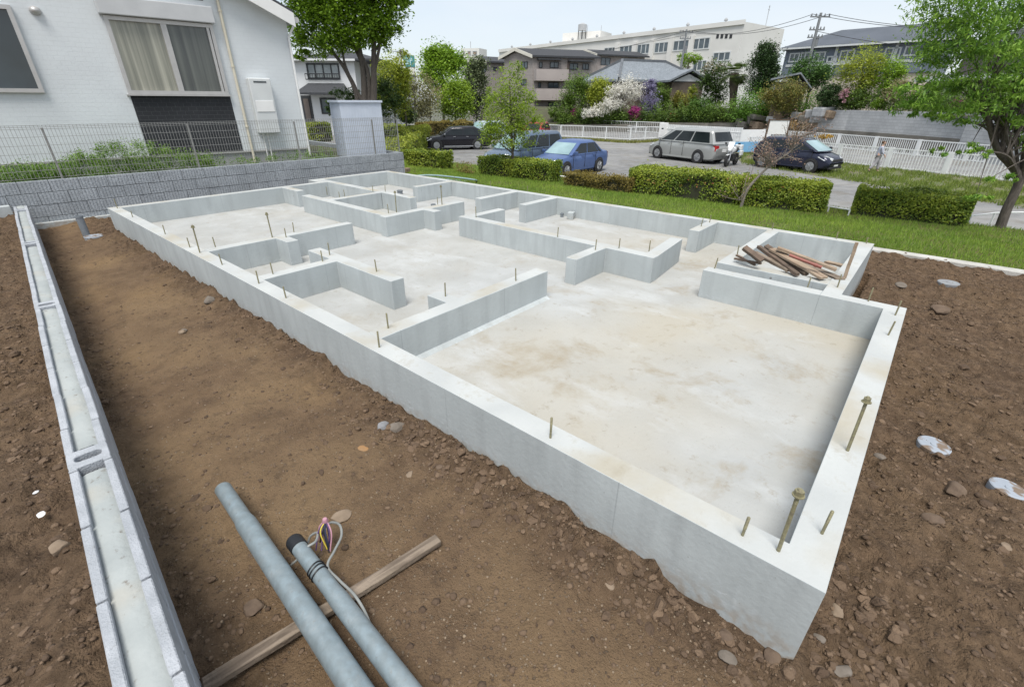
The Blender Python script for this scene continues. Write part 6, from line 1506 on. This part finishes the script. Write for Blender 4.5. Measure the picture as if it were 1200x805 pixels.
# --- tan apartments
def apartment(K, B, A, yE, yR, label, w_list, balc, gwin, canopy=None, barge=True):
    K = np.array(K); u, lu = uv(K, B); v, lv = uv(K, A); t_ = thing('apartment_block', label, 'apartment block', (K[0], K[1], PZ))
    Fb = Face(K, B); Fg = Face(K, A); zE = K[2]+0; 
    xk = 0
    zE = yE; zR = yR
    mb = MB(); c = lambda a, b, z: (*(K[:2]+u*a+v*b), z)
    mb.add([c(0, 0, PZ), c(lu, 0, PZ), c(lu, lv, PZ), c(0, lv, PZ), c(0, 0, zE), c(lu, 0, zE), c(lu, lv, zE), c(0, lv, zE), c(0, lv/2, zR-.1), c(lu, lv/2, zR-.1)],
           [(3, 2, 1, 0), (0, 1, 5, 4), (1, 2, 6, 9, 5), (2, 3, 7, 6), (3, 0, 4, 8, 7), (4, 5, 9, 8), (6, 7, 8, 9)]); mb.build('wall', M_apt, t_)
    o = .5; mb = MB(); sl_ = (zR-zE)/(lv/2)
    for th, off in ((.22, .02),):
        p = [c(-o, -o, zE-sl_*o+off), c(lu+o, -o, zE-sl_*o+off), c(lu+o, lv/2, zR+off), c(-o, lv/2, zR+off), c(lu+o, lv+o, zE-sl_*o+off), c(-o, lv+o, zE-sl_*o+off)]
        q = [(a, b, z+th) for a, b, z in p]
        mb.add(p+q, [(0, 3, 2, 1), (3, 5, 4, 2), (6, 7, 8, 9), (9, 8, 10, 11), (0, 1, 7, 6), (1, 2, 8, 7), (2, 4, 10, 8), (4, 5, 11, 10), (5, 3, 9, 11), (3, 0, 6, 9)])
    ro = mb.build('roof', M_droof, t_)
    bb = MB(); zo = zE-sl_*o
    for (b0, z0_, b1_, z1_) in ((-o, zo, lv/2, zR), (lv/2, zR, lv+o, zo)):
        bb.hexa([c(-o-.08, b0, z0_-.12), c(-o, b0, z0_-.12), c(-o, b1_, z1_-.12), c(-o-.08, b1_, z1_-.12), c(-o-.08, b0, z0_+.28), c(-o, b0, z0_+.28), c(-o, b1_, z1_+.28), c(-o-.08, b1_, z1_+.28)])
    bb.build('barge_board', pm('cream_board', (.62, .60, .53), (.55, .53, .47), 1, .7), ro)
    wins(Fb, w_list, t_, M_dframe, M_wgl, 2, .08); wins(Fg, gwin, t_, M_dframe, M_wgl, 2, .08)
    for (x0, y0, x1, y1) in balc:
        xm = (x0+x1)/2; s0, s1 = sorted((Fb.on(x0, y0)[0], Fb.on(x1, y0)[0])); z1 = Fb.on(xm, y0)[1]; z0_ = Fb.on(xm, y1)[1]
        mb = MB(); Fb.box(mb, s0, s1, 1.15, 1.27, z0_, z1); Fb.box(mb, s0, s0+.12, .0, 1.15, z0_, z1); Fb.box(mb, s1-.12, s1, .0, 1.15, z0_, z1); Fb.box(mb, s0, s1, 0, 1.27, z0_-.2, z0_-.004); mb.build('balcony', M_apt2, t_)
    for (x0, x1, y) in canopy or []:
        s0, s1 = sorted((Fb.on(x0, y)[0], Fb.on(x1, y)[0])); z1 = Fb.on((x0+x1)/2, y)[1]; mb = MB(); Fb.box(mb, s0, s1, 0, .8, z1-.1, z1+.06); mb.build('canopy', M_droof, t_)
    return t_, Fb
K, B, A = PD(624.5, 66, 77), PD(697, 67, 79.5), PD(591, 68.5, 80.5); zE = K[2]; zR = PD(607, 59, 78.7)[2]
apt, Fb = apartment(K, B, A, zE, zR, 'tan three storey apartment block with two stacked balconies behind the young tree',
          [(632, 73, 635.5, 80, 1), (644.5, 73, 654.5, 80), (667, 74.5, 677, 82), (682.5, 75, 690, 82), (630.5, 97, 634, 103, 1), (642, 97, 654.5, 103.5), (642, 120, 652, 136, 1), (667, 97, 677, 105)],
          [(625.5, 82, 663, 93.5), (625.5, 104.5, 663, 116)], [(611, 72.5, 618.5, 80.5), (611, 93, 617, 100)], [(629, 657, 70), (665, 692, 72)])
mb = MB(); s0 = Fb.on(664, 90)[0]; Fb.box(mb, s0, s0+.35, 0, .12, PZ, zE-.3); mb.build('downpipe', pm('brown_downpipe', (.12, .09, .08), (.1, .075, .065), 2, .7), apt)
K, B, A = PD(571, 73, 84), PD(596, 72, 86), PD(548, 72, 88)
apartment(K, B, A, K[2], PD(560, 68, 86)[2], 'leftmost tan apartment block partly hidden by the grey green tree', [(578, 79, 582, 83, 1)], [], [(564, 76.5, 569.5, 85)])
K, B, A = PD(700, 64.5, 92), PD(756, 65, 96), PD(677, 65, 95)
apartment(K, B, A, K[2], PD(690, 60.5, 94)[2], 'rearmost tan apartment block whose roof shows above the grey tiled house', [(704, 68, 715, 77), (736, 65.5, 747, 68)], [(700, 78, 722, 86)], [])
# --- school
Ks, As = PD(866, 60, 84), PD(585, 62, 132); FS = Face(Ks, As); us = FS.u; zt_s = FS.on(862, 27)[1]
sc_ = thing('school_building', 'long white flat roofed school like building with a row of big windows on the skyline', 'school', (Ks[0], Ks[1], PZ))
vE, lE = uv(Ks, PD(902, 60, 90)); 
mb = MB(); para(mb, Ks, us, vE, FS.L, 13, PZ, zt_s); mb.build('wall', M_sch, sc_)
mb = MB(); FS.box(mb, -.15, FS.L, .0, .25, zt_s-.35, zt_s+.25); mb.build('parapet', M_sch, sc_)
wl = [(812.5, 44.5, 832, 58.5), (789, 47, 808, 60), (767, 49.5, 783.5, 62.5), (746.5, 51.5, 762, 64), (726, 53.5, 742, 66), (708, 55.5, 722, 66.5)]
wins(FS, [(*w_, 3) for w_ in wl], sc_, pm('white_frame', (.6, .62, .62), (.55, .57, .57), 2, .5), M_wgl, 3, .16)
wins(FS, [(812, 71, 828, 83.5), (835.5, 61, 856, 72)], sc_, MATS['white_frame'], M_wgl, 3, .16)
for x in (841, 846, 851.2, 856.5):
    s0 = FS.on(x, 43)[0]; z1, z0_ = FS.on(x, 40.5)[1], FS.on(x, 45.5)[1]; mb = MB(); FS.box(mb, s0-.22, s0+.22, 0, .03, z0_, z1); mb.build('vent_slot', M_dframe, sc_)
for k, w_ in enumerate(wl[:-1]):
    x = (w_[0]+wl[k+1][2])/2; s0 = FS.on(x, 55)[0]; mb = MB(); FS.box(mb, s0-.45, s0+.45, .0, .35, FS.on(x, 78)[1], FS.on(x, w_[1]-2)[1]); mb.build('pier', M_sch, sc_)
for k in range(9):
    s0 = FS.L*(.06+.11*k); mb = MB(); q = FS.p(s0, -1, zt_s); mb.tube([q, (q[0], q[1], q[2]+.5)], .12, 8); mb.lathe([(.25, zt_s+.5), (.3, zt_s+.65), (.12, zt_s+.9)], (q[0], q[1], 0), 10); mb.build('roof_vent', M_grey, sc_)
q = PD(898, 27, 92); mb = MB(); mb.tube([(q[0], q[1], zt_s-1), (q[0], q[1], zt_s+3.2)], .05, 6); mb.bar((q[0]-.5, q[1], zt_s+2.6), (q[0]+.5, q[1], zt_s+2.6), .05); mb.bar((q[0]-.35, q[1], zt_s+3.), (q[0]+.35, q[1], zt_s+3.), .05); mb.build('antenna', M_grey, sc_)
# roof-top block with a water tank
q0, q1 = PD(659, 50, 125), PD(703, 50, 120); FR = Face(q0, q1); rb_ = thing('rooftop_block', 'pale rooftop plant block with a round water tank on a steel frame above the apartments', 'rooftop block', FR.p(2, 0, PZ))
mb = MB(); FR.box(mb, 0, FR.L, -6, 0, PZ, FR.on(680, 38)[1]); mb.build('wall', M_sch, rb_)
s0 = FR.on(684, 40)[0]; zf = FR.on(684, 37)[1]; z1 = FR.on(684, 28)[1]; q = FR.p(s0, .8, 0)
mb = MB(); mb.lathe([(.2, zf-.1), (.95, zf), (.95, z1-.3), (.2, z1)], (q[0], q[1], 0), 16); mb.build('water_tank', M_grey, rb_, smooth=True)
for dx in (-.7, .7):
    for dy in (-.5, .5): mb = MB(); mb.tube([(q[0]+dx, q[1]+dy, FR.on(684, 50)[1]), (q[0]+dx, q[1]+dy, zf)], .08, 6); mb.build('leg', M_dframe, rb_)
for x, h_ in ((703, 3.5), (687, 4.)): 
    s0 = FR.on(x, 40)[0]; qq = FR.p(s0, -.5, 0); mb = MB(); mb.tube([(qq[0], qq[1], 5), (qq[0], qq[1], FR.on(x, 30)[1])], .05, 5); mb.build('mast', M_grey, rb_)
# small tower block and teal sign far away
q0, q1 = PD(541, 80, 150), PD(562, 80, 148); FT = Face(q0, q1); tb_ = thing('tower_block', 'small pale tower top showing just left of the apartment roofs', 'tower block', FT.p(1, 0, PZ))
mb = MB(); FT.box(mb, 0, FT.L, -5, 0, PZ, FT.on(551, 57)[1]); mb.build('wall', M_sch, tb_)
wins(FT, [(548, 60, 552, 65, 1), (554, 60, 559, 65, 1), (543, 60, 545, 64, 1)], tb_, M_grey, pm('ochre_panel', (.35, .27, .2), (.3, .22, .17), 1, .7), 1, .2)
mb = MB(); q = FT.p(2, -2, 0); mb.tube([(q[0], q[1], 5), (q[0], q[1], FT.on(551, 48)[1])], .08, 5); mb.build('mast', M_grey, tb_)
q0, q1 = PD(473.3, 80, 120), PD(486.3, 80, 120); FG = Face(q0, q1); sg = thing('billboard', 'teal billboard with two pale characters above the dark house roof', 'billboard', FG.p(1, 0, PZ))
z0_, z1 = FG.on(480, 78.6)[1], FG.on(480, 65.3)[1]; mb = MB(); FG.box(mb, 0, FG.L, -.4, 0, z0_, z1); mb.build('panel', pm('teal_panel', (.06, .27, .29), (.05, .23, .25), 1, .5), sg)
M_let = pm('pale_lettering', (.50, .70, .72), (.45, .65, .67), 1, .5); W_, H_ = FG.L, z1-z0_
def st(mb, a0, a1, b0, b1): FG.box(mb, W_*a0, W_*a1, 0, .05, z0_+H_*b0, z0_+H_*b1)
mb = MB(); st(mb, .12, .42, .70, .78); st(mb, .18, .42, .47, .55); st(mb, .12, .42, .22, .32); st(mb, .38, .46, .22, .78); mb.build('letter', M_let, sg)
mb = MB(); st(mb, .58, .66, .14, .82); st(mb, .66, .82, .50, .58); st(mb, .72, .80, .60, .78); mb.build('letter', M_let, sg)
mb = MB(); FG.box(mb, W_*.4, W_*.96, -.35, -.02, FG.on(480, 88)[1], z0_-.1); mb.build('lower_panel', M_sch, sg)
mb = MB(); FG.box(mb, W_*.1, W_*.95, -.7, -.42, PZ, z0_+.5); mb.build('support', M_grey, sg)
# --- grey tiled traditional house
K, A, B = PD(726, 93, 63), PD(684, 94, 69), PD(822, 94, 68); u, lu = uv(K, B); v, lv = uv(K, A); zE, zR = K[2], PD(745, 71, 67)[2]
tr2 = thing('tiled_house', 'traditional low house with a broad grey tiled roof behind the white blossom', 'house', (K[0], K[1], 1.2))
mb = MB(); para(mb, K, u, v, lu, lv, .5, zE-.1, .8); mb.build('wall', pm('ochre_wall', (.20, .16, .12), (.10, .08, .065), .5, .9), tr2)
mb = MB(); hip(mb, K, u, v, lu, lv, zE, zR, .3, lv*.42, .25); ro = mb.build('roof', M_tile, tr2)
c = lambda a, b, z: (*(K[:2]+u*a+v*b), z); mb = MB()
for a, b in ((c(lv*.42, lv/2, zR+.05), c(lu-lv*.42, lv/2, zR+.05)), (c(-.3, -.3, zE+.05), c(lv*.42, lv/2, zR+.05)), (c(lu-lv*.42, lv/2, zR+.05), c(lu+.3, -.3, zE+.05)), (c(-.3, lv+.3, zE+.05), c(lv*.42, lv/2, zR+.05))): mb.bar(a, b, .3, .3)
mb.build('ridge_tiles', pm('dark_tiles', (.12, .13, .145), (.09, .1, .11), 2, .6), ro)
gA, gB = PD(781, 100, 61), PD(831, 97, 62.5); FGb = Face(gA, gB); zg0 = FGb.on(806, 97)[1]; zg1 = FGb.on(808, 83.5)[1]; m_ = FGb.L/2
mb = MB(); vs = [FGb.p(0, .5, zg0), FGb.p(m_, .5, zg1), FGb.p(FGb.L, .5, zg0), FGb.p(0, -6, zg0), FGb.p(m_, -6, zg1), FGb.p(FGb.L, -6, zg0)]; vs += [(a, b, z+.2) for a, b, z in vs]
mb.add(vs, [(0, 1, 4, 3), (1, 2, 5, 4), (6, 9, 10, 7), (7, 10, 11, 8), (0, 6, 7, 1), (1, 7, 8, 2), (3, 4, 10, 9), (4, 5, 11, 10), (0, 3, 9, 6), (2, 8, 11, 5)]); mb.build('porch_roof', M_tile, tr2)
mb = MB(); mb.add([FGb.p(.8, 0, zg0+.1), FGb.p(FGb.L-.8, 0, zg0+.1), FGb.p(m_, 0, zg1-.3), FGb.p(.8, -.2, zg0+.1), FGb.p(FGb.L-.8, -.2, zg0+.1), FGb.p(m_, -.2, zg1-.3)], [(0, 1, 2), (5, 4, 3), (0, 3, 4, 1), (1, 4, 5, 2), (2, 5, 3, 0)]); mb.build('gable', M_rw, tr2)
mb = MB(); FGb.box(mb, .7, FGb.L-.7, -5, -.02, .5, zg0); mb.build('porch_wall', MATS['ochre_wall'], tr2)
# --- blue grey hall
K, B = PD(921.5, 60, 60), PD(1100, 56, 50.5); FH = Face(K, B); zE = FH.on(925, 58.3)[1]; v = -FH.n; bh = thing('blue_grey_house', 'long blue grey house with a dark metal roof and white framed windows', 'house', (K[0], K[1], 1.2))
mb = MB(); FH.box(mb, 0, FH.L, -9, 0, FH.on(960, 88.5)[1], zE); mb.build('wall', M_blu, bh); zb = FH.on(960, 88.5)[1]
mb = MB(); FH.box(mb, .2, FH.L, -8.8, -.15, 1.0, zb-.02); mb.build('lower_wall', pm('cream_render', (.56, .50, .42), (.5, .44, .37), .6, .9), bh)
zr = PD(962, 45, 66)[2]
mb = MB(); a0 = -.5; vs = [FH.p(a0, .6, zE-.05), FH.p(FH.L+1, .6, zE-.05), FH.p(FH.L+1, -4.5, zr), FH.p(3.6, -4.5, zr), FH.p(a0, -9.6, zE-.05), FH.p(FH.L+1, -9.6, zE-.05)]; vs += [(a, b, z+.18) for a, b, z in vs]
mb.add(vs, [(0, 3, 2, 1), (3, 4, 5, 2), (0, 4, 3), (6, 7, 8, 9), (9, 8, 11, 10), (6, 9, 10), (0, 1, 7, 6), (1, 2, 8, 7), (2, 5, 11, 8), (5, 4, 10, 11), (4, 0, 6, 10)]); mb.build('roof', M_met, bh)
mb = MB(); FH.box(mb, -.5, FH.L+1, .6, .68, zE-.06, zE+.10); mb.build('gutter', MATS['white_frame'], bh)
wins(FH, [(925, 62.5, 937, 73.5), (938, 61.5, 949, 73), (953.5, 61, 967, 73), (969, 66, 981, 73.5), (984, 59, 1001, 73), (1036, 56, 1055, 72), (1060, 54, 1076, 66)], bh, MATS['white_frame'], M_wgl, 2, .13)
mb = MB(); FH.box(mb, .3, FH.L, 0, .06, FH.on(960, 77.5)[1], FH.on(960, 74.5)[1]); mb.build('trim_band', MATS['white_frame'], bh)
for x, x2 in ((984, 978), (1054, 1050)): s0 = FH.on(x, 58)[0]; mb = MB(); FH.box(mb, s0-.35, s0-.1, 0, .08, zb, zE); mb.build('downpipe', MATS['white_frame'], bh)
# --- shed with tiled roof among the garden shrubs
FD = Face(PD(908, 105, 47), PD(944, 105, 46)); gs = thing('garden_shed', 'small old shed with a grey gabled roof among the garden shrubs', 'shed', FD.p(1, 0, .8)); zs = FD.on(926, 96)[1]
mb = MB(); FD.box(mb, 0, FD.L, -2.5, 0, .3, zs); mb.build('wall', pm('brown_boards', (.16, .13, .11), (.11, .09, .075), 1.5, .9), gs)
z1 = FD.on(935, 93)[1]+.1; mb = MB(); a_, b_ = -.5, FD.L+.4; m_ = FD.L-.7; vs = [FD.p(a_, .6, zs+.1), FD.p(m_, .6, z1+.25), FD.p(b_, .6, zs-.6), FD.p(a_, -3, zs+.1), FD.p(m_, -3, z1+.25), FD.p(b_, -3, zs-.6)]; vs += [(x, y, z_+.14) for x, y, z_ in vs]
mb.add(vs, [(0, 1, 4, 3), (1, 2, 5, 4), (6, 9, 10, 7), (7, 10, 11, 8), (0, 6, 7, 1), (1, 7, 8, 2), (3, 4, 10, 9), (4, 5, 11, 10), (0, 3, 9, 6), (2, 8, 11, 5)]); mb.build('roof', M_tile, gs)
# --- brown house behind the right hand tree
FB_ = Face(PD(1085, 100, 42), PD(1330, 100, 30)); bh2 = thing('brown_house', 'brown and cream house half hidden behind the right hand tree', 'house', FB_.p(3, 0, 1.2))
z1 = FB_.on(1150, 92)[1]; z2_ = FB_.on(1150, 54)[1]; mb = MB(); FB_.box(mb, 0, FB_.L, -8, 0, 1.0, z1); mb.build('lower_wall', MATS['cream_render'], bh2)
mb = MB(); FB_.box(mb, 1.6, FB_.L, -8, -.6, z1+.01, z2_); mb.build('upper_wall', pm('brown_cladding', (.14, .115, .115), (.11, .09, .09), .6, .8), bh2)
mb = MB(); FB_.box(mb, -.4, FB_.L, -.5, .8, z1-.12, z1+.22); mb.build('eave_band', M_rw, bh2)
mb = MB(); hip(mb, FB_.p(1.6, -.6, 0), FB_.u, -FB_.n, FB_.L-1.6, 7.4, z2_+.05, z2_+1.8, .6); mb.build('roof', M_droof, bh2)
wins(FB_, [(1108, 98, 1120, 108), (1150, 99, 1166, 110)], bh2, MATS['white_frame'], M_wgl, 2, .08)

# =================================================================== UTILITY POLES AND WIRES
M_pole = pm('pole_concrete', (.22, .23, .24), (.18, .19, .2), 2, .8)
def upole(x, y, D, ytop, label, arms):
    P = PD(x, y, D); b = np.array([P[0], P[1], .9]); h = rise(b, ytop); t_ = thing('utility_pole', label, 'utility pole', b)
    mb = MB(); mb.tube([tuple(b-np.array([0, 0, .5])), tuple(b+np.array([0, 0, h]))], [.18, .11], 10); mb.build('pole', M_pole, t_, smooth=True)
    for d_, w_ in arms:
        mb = MB(); z_ = b[2]+h-d_; mb.bar((b[0]-SIDE[0]*w_, b[1]-SIDE[1]*w_, z_), (b[0]+SIDE[0]*w_, b[1]+SIDE[1]*w_, z_), .1)
        for s_ in (-.9, -.45, .45, .9): mb.lathe([(.05, z_+.05), (.07, z_+.12), (.04, z_+.25)], (b[0]+SIDE[0]*w_*s_, b[1]+SIDE[1]*w_*s_, 0), 8)
        mb.build('cross_arm', M_pole, t_)
    mb = MB(); mb.tube([(b[0]+.3, b[1]-.1, b[2]+h-2.6), (b[0]+.3, b[1]-.1, b[2]+h-1.8)], .2, 10); mb.build('transformer', M_pole, t_)
    return b+np.array([0, 0, h])
tA = upole(951, 60, 52, 15.5, 'tall utility pole rising beside the blue grey house', ((.3, .9), (1.3, .7), (1.9, .7)))
tB = upole(801, 60, 72, 35, 'slim utility pole in front of the white school', ((.3, .9), (1.0, .7)))
def wire(a, b, sag, label, r_=.022):
    a = np.array(a); b = np.array(b); n = 18; pts = [tuple(a+(b-a)*k/n-np.array([0, 0, sag*4*(k/n)*(1-k/n)])) for k in range(n+1)]
    mb = MB(); mb.tube(pts, r_, 5); tag(mb.build('power_line', M_trim), label, 'wire', 'power lines strung across the sky')
sd_ = np.array([*SIDE, 0]); off = PD(1240, 33, 38)
for k in (-.8, .8): wire(tA+sd_*k*.9-np.array([0, 0, .1]), off+sd_*k, .5, 'upper power line running right from the tall pole, '+('left' if k < 0 else 'right')+' end of its cross arm')
for k in (-.8, .8): wire(tA+sd_*k*.9-np.array([0, 0, .1]), tB+sd_*k*.9-np.array([0, 0, .1]), .9, 'power line between the two poles, '+('left' if k < 0 else 'right')+' of the pair')
wire(tA-np.array([0, 0, 1.4]), PD(1240, 60, 38), .5, 'lower power line running right from the tall utility pole'); wire(tB-np.array([0, 0, .2]), PD(560, 78, 110), 1.0, 'power line running left from the slim pole past the apartments')
wire(tB-np.array([0, 0, .6]), PD(430, 78, 110), 1.5, 'lower power line running left from the slim pole behind the round topped tree')

# =================================================================== THE GARDENS ON THE TERRACE
L_nm = lambda n, a, b: leafmat(n, a, b, .55, .3)
G1 = L_nm('garden_green', (0.179, 0.276, 0.044), (0.069, 0.124, 0.022))
bush(676, 112, 34, 46, 62, G1, 'dense green shrub right of the tan balconies', 110, 50, .2, seed=1)
bush(654, 131, 22, 22, 62, G1, 'low green shrub at the foot of the tan apartment balconies', 40, 40, .18, seed=2)
bush(702, 112, 28, 38, 61, L_yel, 'bright yellow green shrub left of the white blossom tree', 90, 46, .19, seed=3)
tree('blossom_tree', 'spreading tree covered in white blossom below the grey tiled roof', gp(722, 143, 59, -.3),
     [el(738, 102, 59, 30, 22), el(725, 110, 59, 30, 18), el(712, 122, 58.5, 30, 14), el(698, 131, 58.5, 30, 11), el(690, 135, 58.5, 14, 7), el(728, 122, 59, 26, 12), el(745, 112, 59, 16, 14)], L_white, 230, 34, .17, [gp(722, 143, 59, -.3), gp(724, 130, 59), gp(732, 112, 59)], .12, seed=4, limbs=14, crf=.42, shell=.2)
bush(762, 102, 16, 16, 60, L_pur, 'cluster of purple blossom right of the white blossom tree', 40, 40, .16, 'purple_blossom', seed=5, shell=.2)
bush(760, 126, 24, 30, 59, L_pur, 'lilac grey flowering shrub above the white rail fence', 70, 34, .16, 'lilac_shrub', seed=6, shell=.2)
bush(743.5, 134, 14, 17, 58, L_mag, 'magenta azalea beside the lilac grey shrub', 40, 44, .15, 'azalea', seed=7, shell=.2)
bush(672, 133, 7, 12, 61, L_mag, 'small magenta azalea at the left end of the garden', 14, 40, .14, 'azalea', seed=8, shell=.2)
bush(727, 138, 24, 14, 59.5, L_dark, 'dark shrub under the white blossom tree', 40, 40, .18, seed=9)
bush(775, 115, 18, 34, 61, G1, 'loose green shrub between the purple blossom and the porch', 70, 40, .18, seed=10)
bush(797, 121, 18, 24, 58, L_nm('ochre_green', (0.276, 0.262, 0.044), (0.138, 0.138, 0.028)), 'olive gold shrub before the tiled house porch', 50, 40, .17, seed=11)
bush(788, 138, 14, 8, 56.5, L_red, 'low rust coloured shrub on the stone wall', 20, 36, .14, 'rust_shrub', seed=12)
bush(812, 112, 12, 22, 59, L_yel, 'pale yellow green shrub under the porch gable', 30, 40, .16, seed=13)
bush(822, 130, 36, 26, 56, L_nm('deep_green', (0.124, 0.235, 0.039), (0.048, 0.103, 0.020)), 'broad deep green shrub on the stone wall', 90, 50, .18, seed=14)
bush(838, 98, 34, 46, 58, L_dark, 'spiky dark tree with pale flower heads right of the porch', 80, 40, .22, 'spiky_tree', 'tree', True, 15, crf=.5, zb=.9)
bush(836, 80, 26, 20, 58, L_brown, 'pale flower heads at the top of the spiky dark tree', 14, 20, .2, 'flower_heads', 'shrub', False, 16, shell=.6)
bush(806, 70, 30, 16, 80, L_mid, 'dark green tree top in front of the school windows', 40, 40, .22, 'leafy_tree', 'tree', True, 17, zb=1.1)
# palm
pt = gp(857, 150, 55, .2); tp = np.array(gp(861, 86, 55)); pa = thing('palm_tree', 'shaggy palm with a hairy trunk between the spiky tree and the dark conifer', 'palm', pt)
mb = MB(); mb.tube(smooth_pts([pt, gp(859, 118, 55), tuple(tp)], 5), [.34, .34, .34, .33, .33, .34, .36, .40, .45, .48, .40], 12); mb.build('trunk', pm('palm_fibre', (.14, .11, .08), (.08, .065, .05), 3, .95, .8, 12), pa, smooth=True)
rd = random.Random(3); mb = MB()
for k in range(46):
    a_ = rd.random()*6.28; e_ = rd.uniform(-1.1, .9); Lf = rd.uniform(1.0, 1.5); d_ = np.array([math.cos(a_)*math.cos(e_), math.sin(a_)*math.cos(e_), math.sin(e_)]); c0 = tp+d_*Lf*.6; s1 = np.cross(d_, [0, 0, 1]); s1 /= np.linalg.norm(s1)+1e-6; s2 = np.cross(s1, d_)
    for j in range(13):
        b_ = (j-6)/6*1.25; dd = d_*math.cos(b_)+s1*math.sin(b_); tpf = c0+dd*Lf*.62-np.array([0, 0, .12]); w_ = s2*.0+s1*math.cos(b_)*.045-d_*math.sin(b_)*.045
        mb.add([tuple(c0-w_*.3), tuple(c0+dd*Lf*.3+w_), tuple(tpf), tuple(c0+dd*Lf*.3-w_)], [(0, 1, 2, 3)])
mb.build('fronds', L_nm('palm_leaf', (0.179, 0.235, 0.055), (0.083, 0.124, 0.033)), pa)
bush(893, 85, 36, 62, 52, L_conif, 'tall dark conifer right of the palm', 200, 56, .17, 'conifer_tree', 'tree', True, 18, els=[el(895, 66, 52, 22, 26), el(893, 58, 52, 12, 10)], zb=.6, shell=.35)
bush(886, 128, 50, 40, 49.5, L_nm('azalea_green', (0.166, 0.317, 0.039), (0.055, 0.131, 0.020)), 'big rounded green azalea bush below the dark conifer', 150, 56, .15, 'round_bush', seed=19)
bush(918, 112, 46, 34, 45.2, L_nm('reddish_green', (0.304, 0.248, 0.066), (0.097, 0.138, 0.033)), 'reddish green shrub in front of the small old shed', 100, 46, .15, seed=20)
bush(949, 88, 46, 36, 50, L_nm('bluish_green', (0.110, 0.207, 0.044), (0.034, 0.083, 0.022)), 'dark spreading tree in front of the blue grey house', 130, 50, .17, 'leafy_tree', 'tree', True, 21, zb=1.0)
bush(1010, 82, 46, 50, 42, L_yel, 'airy yellow green spring tree in front of the blue grey house', 130, 38, .14, 'spring_tree', 'tree', True, 22, zb=1.2, crf=.42)
bush(1040, 92, 34, 46, 41, L_mid, 'fresh green tree behind the drooping branches of the right hand tree', 100, 44, .14, 'leafy_tree', 'tree', True, 23, zb=1.2)
bush(976, 114, 34, 26, 42.5, L_conif, 'clump of small dark conifers on top of the retaining wall', 80, 46, .13, 'small_conifer', 'shrub', seed=24)
bush(1003, 115, 30, 24, 41.5, G1, 'green shrub beside the dark conifers on the retaining wall', 70, 46, .13, seed=25)
bush(990, 112, 10, 20, 41, L_pink, 'pale pink flowering shrub on the retaining wall', 18, 26, .11, 'pink_shrub', seed=26, shell=.2)
bush(1031, 122, 18, 11, 39, L_mid, 'small round clipped bush on the retaining wall', 30, 46, .11, 'round_bush', seed=27)
bush(1056, 108, 34, 26, 38, L_brown, 'bronze brown shrub behind the right hand tree', 50, 36, .12, 'bronze_shrub', seed=28)
bush(1124, 122, 20, 12, 34, L_mag, 'magenta azalea seen through the right hand tree', 34, 40, .10, 'azalea', seed=29, shell=.2)
bush(1095, 118, 40, 18, 36, G1, 'green shrub left of the azalea behind the right hand tree', 60, 44, .12, seed=30)
bush(1165, 118, 60, 26, 32, G1, 'broad green shrub right of the azalea behind the right hand tree', 90, 46, .12, seed=31)
bush(938, 147, 34, 22, 44, L_nm('buff_leaf', (0.497, 0.331, 0.143), (0.276, 0.207, 0.088)), 'buff and pinkish shrub growing on the stone bank', 50, 30, .12, 'buff_shrub', seed=32, shell=.3)
bush(965, 160, 22, 6, 36.5, L_nm('ochre_leaf', (0.600, 0.386, 0.077), (0.414, 0.276, 0.066)), 'low orange ochre plant behind the far picket fence', 16, 30, .10, 'ochre_plant', seed=33)

# dense undergrowth filling the terrace gardens
def undergrowth(x0, x1, D_, z_, h, mat_, label, n, seed, size=.17, dep=3.):
    r = np.random.default_rng(seed); cs = []
    for _ in range(n):
        x = r.uniform(x0, x1); D = np.interp(x, [l[0] for l in line], [l[1] for l in line])+.4+r.random()**1.5*dep; zz_ = np.interp(x, [l[0] for l in line], [l[2] for l in line])
        p = PD(x, 118, D); cs.append((p[0], p[1], max(zz_, -.6)+.15+h*r.random()*(.35+.65*math.sin(x*.21)**2)+D_*(D-43)*0))
    return leaves('undergrowth', cs, .42, 44, size, mat_, .8, seed=seed, label=label, cat='plants', kind='stuff')
undergrowth(655, 880, 0, 0, 1.9, G1, 'mixed green undergrowth along the stone wall of the flowering garden', 520, 401)
undergrowth(660, 880, 0, 0, 1.2, L_dark, 'dark undergrowth low along the stone wall of the flowering garden', 260, 402, dep=5)
undergrowth(965, 1300, 0, 0, 1.5, L_dark, 'dark shrubs massed along the top of the grey retaining wall', 420, 403, .12, 4)
undergrowth(965, 1300, 0, 0, 1.2, G1, 'green garden plants behind the grey retaining wall', 300, 405, .12, 5)
undergrowth(880, 965, 0, 0, 1.5, MATS['azalea_green'], 'green undergrowth above the stone bank', 150, 404, .13, 2.5)
